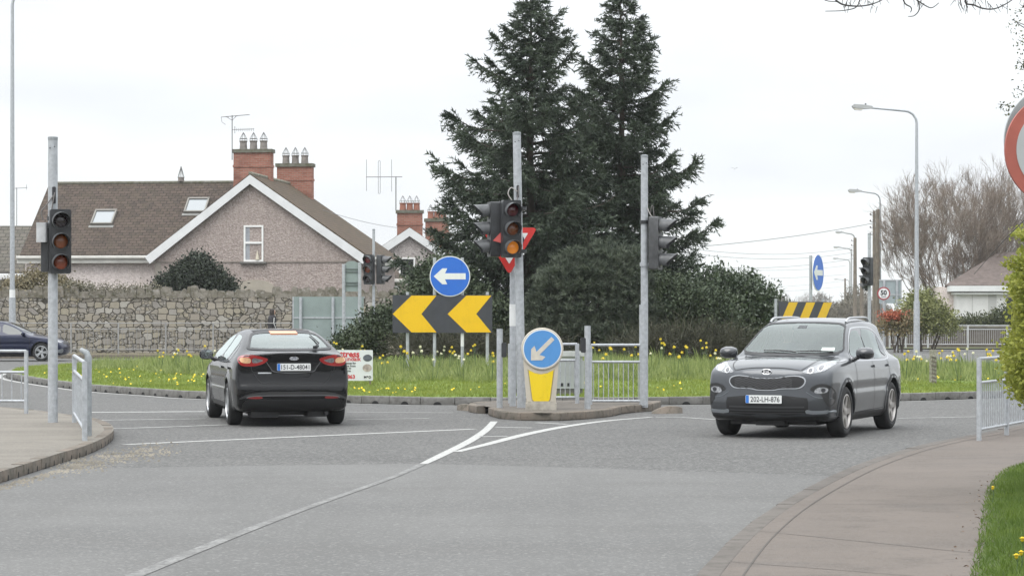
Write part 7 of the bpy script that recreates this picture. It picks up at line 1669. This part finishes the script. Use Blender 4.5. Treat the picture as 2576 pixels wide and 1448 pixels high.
P = np.concatenate(cl); V, Fc = heads(P, RNG.uniform(.014, .027, len(P)), RNG.uniform(.05, .09, len(P))); tag(np_mesh('dandelions', V, Fc, dan_m), 'scattered yellow dandelion heads in the mown grass of the roundabout', 'flowers', kind='stuff')
# daffodil clumps
daf_y = M('daffodil_yellow', (.75, .58, .05), .6); daf_w = M('daffodil_cream', (.72, .70, .50), .6); daf_leaf = bpy.data.materials['daffodil_leaves']
protos = []
def daffodil(seed, pale, loc):
    rng = random.Random(seed); t = thing('daffodil_clump', 'clump of pale cream daffodils on the roundabout' if pale else 'clump of yellow daffodils on the roundabout', 'flowers', loc, 0, 'daffodil clumps on the roundabout')
    st = MB(); n = rng.choice((2, 3, 3, 4)); lv = MB()
    for k in range(14): a = rng.uniform(0, 6.28); q = rng.uniform(.02, .16); h_ = rng.uniform(.28, .46); x, y = q * math.cos(a), q * math.sin(a); lv.add([(x - .011, y, 0), (x + .011, y, 0), (x * 1.8 + .008, y * 1.8, h_ * .7), (x * 2.4, y * 2.4, h_)], [(0, 1, 2), (0, 2, 3)])
    hd = []
    for k in range(n):
        a = rng.uniform(0, 6.28); q = rng.uniform(.05, .22); x, y, h_ = q * math.cos(a), q * math.sin(a), rng.uniform(.36, .58); st.tube([(x * .5, y * .5, 0), (x * .9, y * .9, h_ * .7), (x, y - .01, h_)], .005, 5); hd.append((x, y, h_))
    lv.build('leaves', daf_leaf, t, smooth=None, fix=False); st.build('stem', M('stem_green', (.07, .12, .04), .6), t)
    for (x, y, h_) in hd:
        fm = MB(); f_ = Vector((rng.gauss(0, .5), -1, rng.gauss(0, .25))).normalized(); u = f_.orthogonal().normalized(); v_ = f_.cross(u); c0 = Vector((x, y, h_))
        for k in range(6): a = R(60 * k); e = u * math.cos(a) + v_ * math.sin(a); s2 = u * -math.sin(a) + v_ * math.cos(a); fm.add([c0, c0 + e * .018 + s2 * .011 + f_ * .004, c0 + e * .036 - f_ * .004, c0 + e * .018 - s2 * .011 + f_ * .004], [(0, 1, 2, 3)])
        fm.tube([c0, c0 + f_ * .032], [.011, .016], 8); fm.build('bloom', daf_w if pale else daf_y, t, smooth=None, fix=False)
    return t
spots = [(430, 64, 0), (470, 66, 1), (520, 63, 1), (455, 62, 1), (400, 65.5, 1), (560, 64, 0), (850, 60, 1), (872, 61, 1), (905, 60.5, 1), (930, 62, 1), (838, 58, 0), (955, 55, 1), (1010, 54, 1), (1052, 55, 0), (1085, 54, 0), (1110, 56, 0), (1130, 53.5, 1), (1165, 56, 0), (1200, 55, 1), (1235, 54, 1), (1440, 53, 1), (1500, 56, 1), (1545, 55, 1), (1580, 54, 1), (1660, 57.5, 1), (1700, 55, 1), (1735, 53.5, 1), (1765, 57.5, 1), (1790, 55, 0), (1800, 56.5, 1), (1640, 54, 0), (2275, 57.5, 1), (2292, 58.5, 0), (2310, 55.5, 1), (2330, 57, 0), (2362, 57, 1), (2378, 58, 0), (2400, 57, 1), (2420, 56, 1), (2440, 58, 0), (2480, 56, 1), (2500, 55.5, 1), (2540, 57, 1)]
zones = [(330, 620, 'left of the black saloon'), (620, 970, 'around the mattress advert'), (970, 1260, 'below the yellow chevron board'), (1260, 1625, 'behind the island railings'), (1625, 1900, 'between the tall pole and grey car'), (2200, 2600, 'right of the grey car')]
ordw = ['leftmost', 'second from left', 'third from left', 'fourth from left', 'fifth from left', 'sixth from left', 'seventh from left', 'eighth from left', 'ninth from left', 'tenth from left', 'eleventh from left', 'twelfth from left', 'thirteenth from left']
for i, (px, D, yl) in enumerate(spots):
    zn = [z_ for z_ in zones if z_[0] <= px < z_[1]][0]; rank = sorted(q[0] for q in spots if zn[0] <= q[0] < zn[1] and q[2] == yl).index(px)
    daf_label = '%s daffodil clump %s, %s there' % ('yellow' if yl else 'cream', zn[2], ordw[rank])
    lo_ = float(np.interp(px, [330, 400, 520, 860, 960, 1240, 1700, 2300, 2400, 2520], [66, 61, 57.5, 54.0, 52.0, 51.0, 51.2, 52.6, 54.0, 54.5]))
    if i % 3: D = lo_ + (i * .37 % 1) * 3.2 - .2
    b = base_at(px, D); b.z += .02; same = [p for p in protos if p[1] == yl]
    if len(same) < 4: t = daffodil(60 + i, not yl, b); protos.append((t, yl))
    else:
        t = copy_tree(same[i % 4][0]); t.location = b
    t['label'] = daf_label
    t.rotation_euler.z = RNG.uniform(-.6, .6); k = RNG.uniform(.9, 1.2); t.scale = (k, k, k)
# two tall daffodil stalks standing above the drift
# --- near verge
q = np.stack([RNG.uniform(2.6, 8.5, 200000), RNG.uniform(13.0, 27, 200000)], 1); A = np.array([(p.x, p.y) for p in RVP] + [(26, 33), (26, 6)]); sdv = poly_sd(A, q); k = (sdv < .05) & view_ok(q) & (RNG.random(len(q)) < np.clip(.55 - sdv * 2.5, .3, 1)); q = q[k]
P = np.concatenate([q, np.full((len(q), 1), .06)], 1); hh = np.clip(.05 + (-sdv[k]) * .16, .04, .17)
V, Fc = grass_blades(P, hh, RNG.uniform(.005, .010, len(P)), .55); tag(np_mesh('verge_grass', V, Fc, leaf_mat('verge_grass', (.075, .13, .022), (.15, .215, .04), 2.5, .5, .3, .3)), 'thick green grass on the near verge at the lower right', 'grass', kind='stuff')
nl = 260; t_ = RNG.random(nl); ip = np.array([(p.x, p.y) for p in RVP]); ii = (t_ * (len(ip) - 1)).astype(int); c0 = ip[ii] + RNG.normal(size=(nl, 2)) * np.array([.07, .15]) - np.array([.05, 0]); P = np.concatenate([c0, np.full((nl, 1), .052)], 1); d = RNG.normal(size=(nl, 3)); d[:, 2] = np.abs(d[:, 2]) * .15
V, Fc = diamonds(P, unit(d), RNG.uniform(.012, .032, nl), RNG.uniform(.007, .015, nl)); tag(np_mesh('leaf_litter', V, Fc, leaf_mat('dead_leaves', (.15, .11, .085), (.24, .175, .13), 6)), 'dead brown leaves along the edge of the right footpath', 'leaf litter', kind='stuff')
def dandelion(px, py, r_, label):
    b = gd(px, py, .2); b.z = .06; t = thing('dandelion', label, 'flower', b, 0, 'dandelions on the near verge'); h_ = .13
    MB().tube([(0, 0, 0), (.01, 0, h_ * .6), (0, -.01, h_)], .004, 5).build('stem', M('stem_green', (.07, .12, .04), .6), t); hd = MB()
    for ring, (n, rr, tz) in enumerate(((16, 1, .0), (12, .7, .006), (7, .4, .010))):
        for k in range(n): a = 6.283 * k / n + ring * .2; e = Vector((math.cos(a), math.sin(a), 0)); s2 = Vector((-e.y, e.x, 0)); c0 = Vector((0, -.01, h_ + tz)); hd.add([c0, c0 + e * r_ * rr * .6 + s2 * r_ * .16 + Vector((0, 0, .003)), c0 + e * r_ * rr + Vector((0, -.008, .006 - .006 * ring)), c0 + e * r_ * rr * .6 - s2 * r_ * .16 + Vector((0, 0, .003))], [(0, 1, 2, 3)])
    hd.lathe([(.004, h_ - .02), (.012, h_ - .01), (.010, h_)], n=8, c=(0, -.01, 0)); hd.build('bloom', dan_m, t, smooth=None, fix=False); return t
dandelion(2556, 1392, .026, 'lower near dandelion on the right verge, left of its neighbour'); dandelion(2571, 1350, .026, 'upper near dandelion at the right edge of the verge'); dandelion(2568, 1384, .022, 'small near dandelion beside the lower one at the frame edge'); dandelion(2497, 1222, .022, 'single distant dandelion at the top of the near verge')

# --- person walking by the stone wall
def person():
    D = 98.2; s = s_at(D); b = at(684, 0, D); b.z = .12; t = thing('person', 'person in a dark coat with a pale stripe, walking past the stone wall', 'person', b, R(-70))
    bm = bmesh.new(); J = {}
    def v(n, co, r_): J[n] = (bm.verts.new(co), r_)
    for n, co, r_ in (('pel', (0, 0, .95), .15), ('waist', (0, .01, 1.10), .135), ('chest', (0, .02, 1.32), .165), ('neckb', (0, .02, 1.48), .075), ('neck', (0, .03, 1.55), .06), ('head', (0, .04, 1.64), .095), ('crown', (0, .03, 1.73), .085),
                      ('shl', (-.17, .02, 1.42), .075), ('ell', (-.22, -.06, 1.15), .052), ('wrl', (-.20, .06, .93), .04), ('hal', (-.19, .11, .85), .04), ('shr', (.17, .02, 1.42), .075), ('elr', (.22, .0, 1.15), .052), ('wrr', (.21, .14, .95), .04), ('har', (.20, .20, .88), .04),
                      ('hpl', (-.09, 0, .88), .10), ('knl', (-.10, .14, .50), .07), ('anl', (-.10, .10, .09), .048), ('tol', (-.10, .26, .04), .04), ('hpr', (.09, 0, .88), .10), ('knr', (.10, .02, .49), .07), ('anr', (.10, -.24, .12), .048), ('tor', (.10, -.10, .04), .04)): v(n, co, r_)
    for a, c_ in (('pel', 'waist'), ('waist', 'chest'), ('chest', 'neckb'), ('neckb', 'neck'), ('neck', 'head'), ('head', 'crown'), ('chest', 'shl'), ('shl', 'ell'), ('ell', 'wrl'), ('wrl', 'hal'), ('chest', 'shr'), ('shr', 'elr'), ('elr', 'wrr'), ('wrr', 'har'), ('pel', 'hpl'), ('hpl', 'knl'), ('knl', 'anl'), ('anl', 'tol'), ('pel', 'hpr'), ('hpr', 'knr'), ('knr', 'anr'), ('anr', 'tor')): bm.edges.new((J[a][0], J[c_][0]))
    order = list(J); me = bpy.data.meshes.new('body'); bm.to_mesh(me); bm.free(); o = link(bpy.data.objects.new('body', me), None)
    md = o.modifiers.new('Skin', 'SKIN'); sv = me.skin_vertices[0].data
    for i, n in enumerate(order): sv[i].radius = (J[n][1], J[n][1] * (.72 if n in ('chest', 'waist', 'pel') else 1)); sv[i].use_root = n == 'pel'
    o.modifiers.new('Sub', 'SUBSURF').levels = 1
    dg = bpy.context.evaluated_depsgraph_get(); m2 = bpy.data.meshes.new_from_object(o.evaluated_get(dg)); bpy.data.objects.remove(o)
    m2.materials.clear(); m2.materials.append(M('dark_trousers', (.022, .022, .026), .9)); m2.shade_smooth(); m2.name = 'body'; link(bpy.data.objects.new('body', m2), t)
    coat = MB(); coat.lathe([(.22, .78), (.23, .95), (.215, 1.15), (.235, 1.36), (.19, 1.47), (.09, 1.53)], n=18); coat.v = [(x * .98, y * .74 + .01, z) for x, y, z in coat.v]
    for sx in (-1, 1): coat.tube([(sx * .17, .02, 1.44), (sx * .23, -.06 if sx < 0 else 0, 1.15), (sx * .21, .07 if sx < 0 else .14, .94)], [.09, .07, .055], 10)
    co = coat.build('coat', M('dark_coat', (.028, .027, .032), .9, var=.2, vs=8), t, smooth=60)
    MB().tube([(.285, .02, 1.42), (.29, .0, 1.2), (.27, .08, 1.02)], .016, 6).build('pale_stripe', sign_white, co)
    face = MB(); face.lathe([(.02, .0), (.075, .03), (.088, .11), (.08, .19), (.03, .235)], n=14, c=(0, .05, 1.52)); face.build('face', M('skin', (.42, .27, .20), .6), t)
    hair = MB(); hair.lathe([(.085, -.05), (.105, .06), (.108, .15), (.085, .22), (.03, .25)], n=14, c=(0, .01, 1.53)); hair.build('hair', M('dark_hair', (.03, .022, .018), .7), t)
person()
# --- a small bird in the sky
bd = thing('bird', 'tiny dark bird high in the sky right of the conifers', 'bird', at(1848, 425, 80)); mb = MB()
mb.add([(-.12, 0, .05), (0, .03, 0), (.12, 0, .05), (0, -.03, .0), (-.06, .02, .04), (.06, .02, .04), (0, .10, 0), (0, -.08, .01), (0, 0, -.03)], [(0, 4, 3), (4, 1, 3), (2, 3, 5), (5, 3, 1), (6, 3, 8), (7, 8, 3), (1, 6, 8), (1, 8, 7)]); mb.build('body', ink, bd, fix=False)
# --- tree belt added unseen behind the viewpoint to darken reflections in the car paint
n = 9000; x = RNG.uniform(-70, 70, n); hh = 6.5 + 2 * np.sin(x * .23) + 1.2 * np.sin(x * .71); p = np.stack([x, RNG.uniform(-36, -24, n), hh * RNG.random(n) ** .8], 1)
V, Fc = diamonds(p, unit(rnd_dirs(n) + np.array([0, 0, .3])), RNG.uniform(.6, 1.3, n), RNG.uniform(.4, .8, n)); tag(np_mesh('reflection_trees', V, Fc, leaf_mat('reflection_leaves', (.04, .05, .03), (.09, .10, .06), .3)), 'belt of trees along the road behind the viewpoint', 'wood', kind='stuff')

# --- the air: light spring haze
hz = MB().box((0, 560, 9), (700, 1240, 20.0)).build('haze', bpy.data.materials.new('haze'), None, smooth=None)
tag(hz, 'thin pale haze in the air', 'haze', kind='stuff')
hm = hz.data.materials[0]; hm.use_nodes = True; nt = hm.node_tree; nt.nodes.remove(nt.nodes['Principled BSDF']); pv = nt.nodes.new('ShaderNodeVolumePrincipled')
pv.inputs['Color'].default_value = (.93, .95, .97, 1); pv.inputs['Density'].default_value = .00022; pv.inputs['Anisotropy'].default_value = .2
nt.links.new(pv.outputs[0], nt.nodes['Material Output'].inputs['Volume'])
SC.cycles.volume_bounces = 1
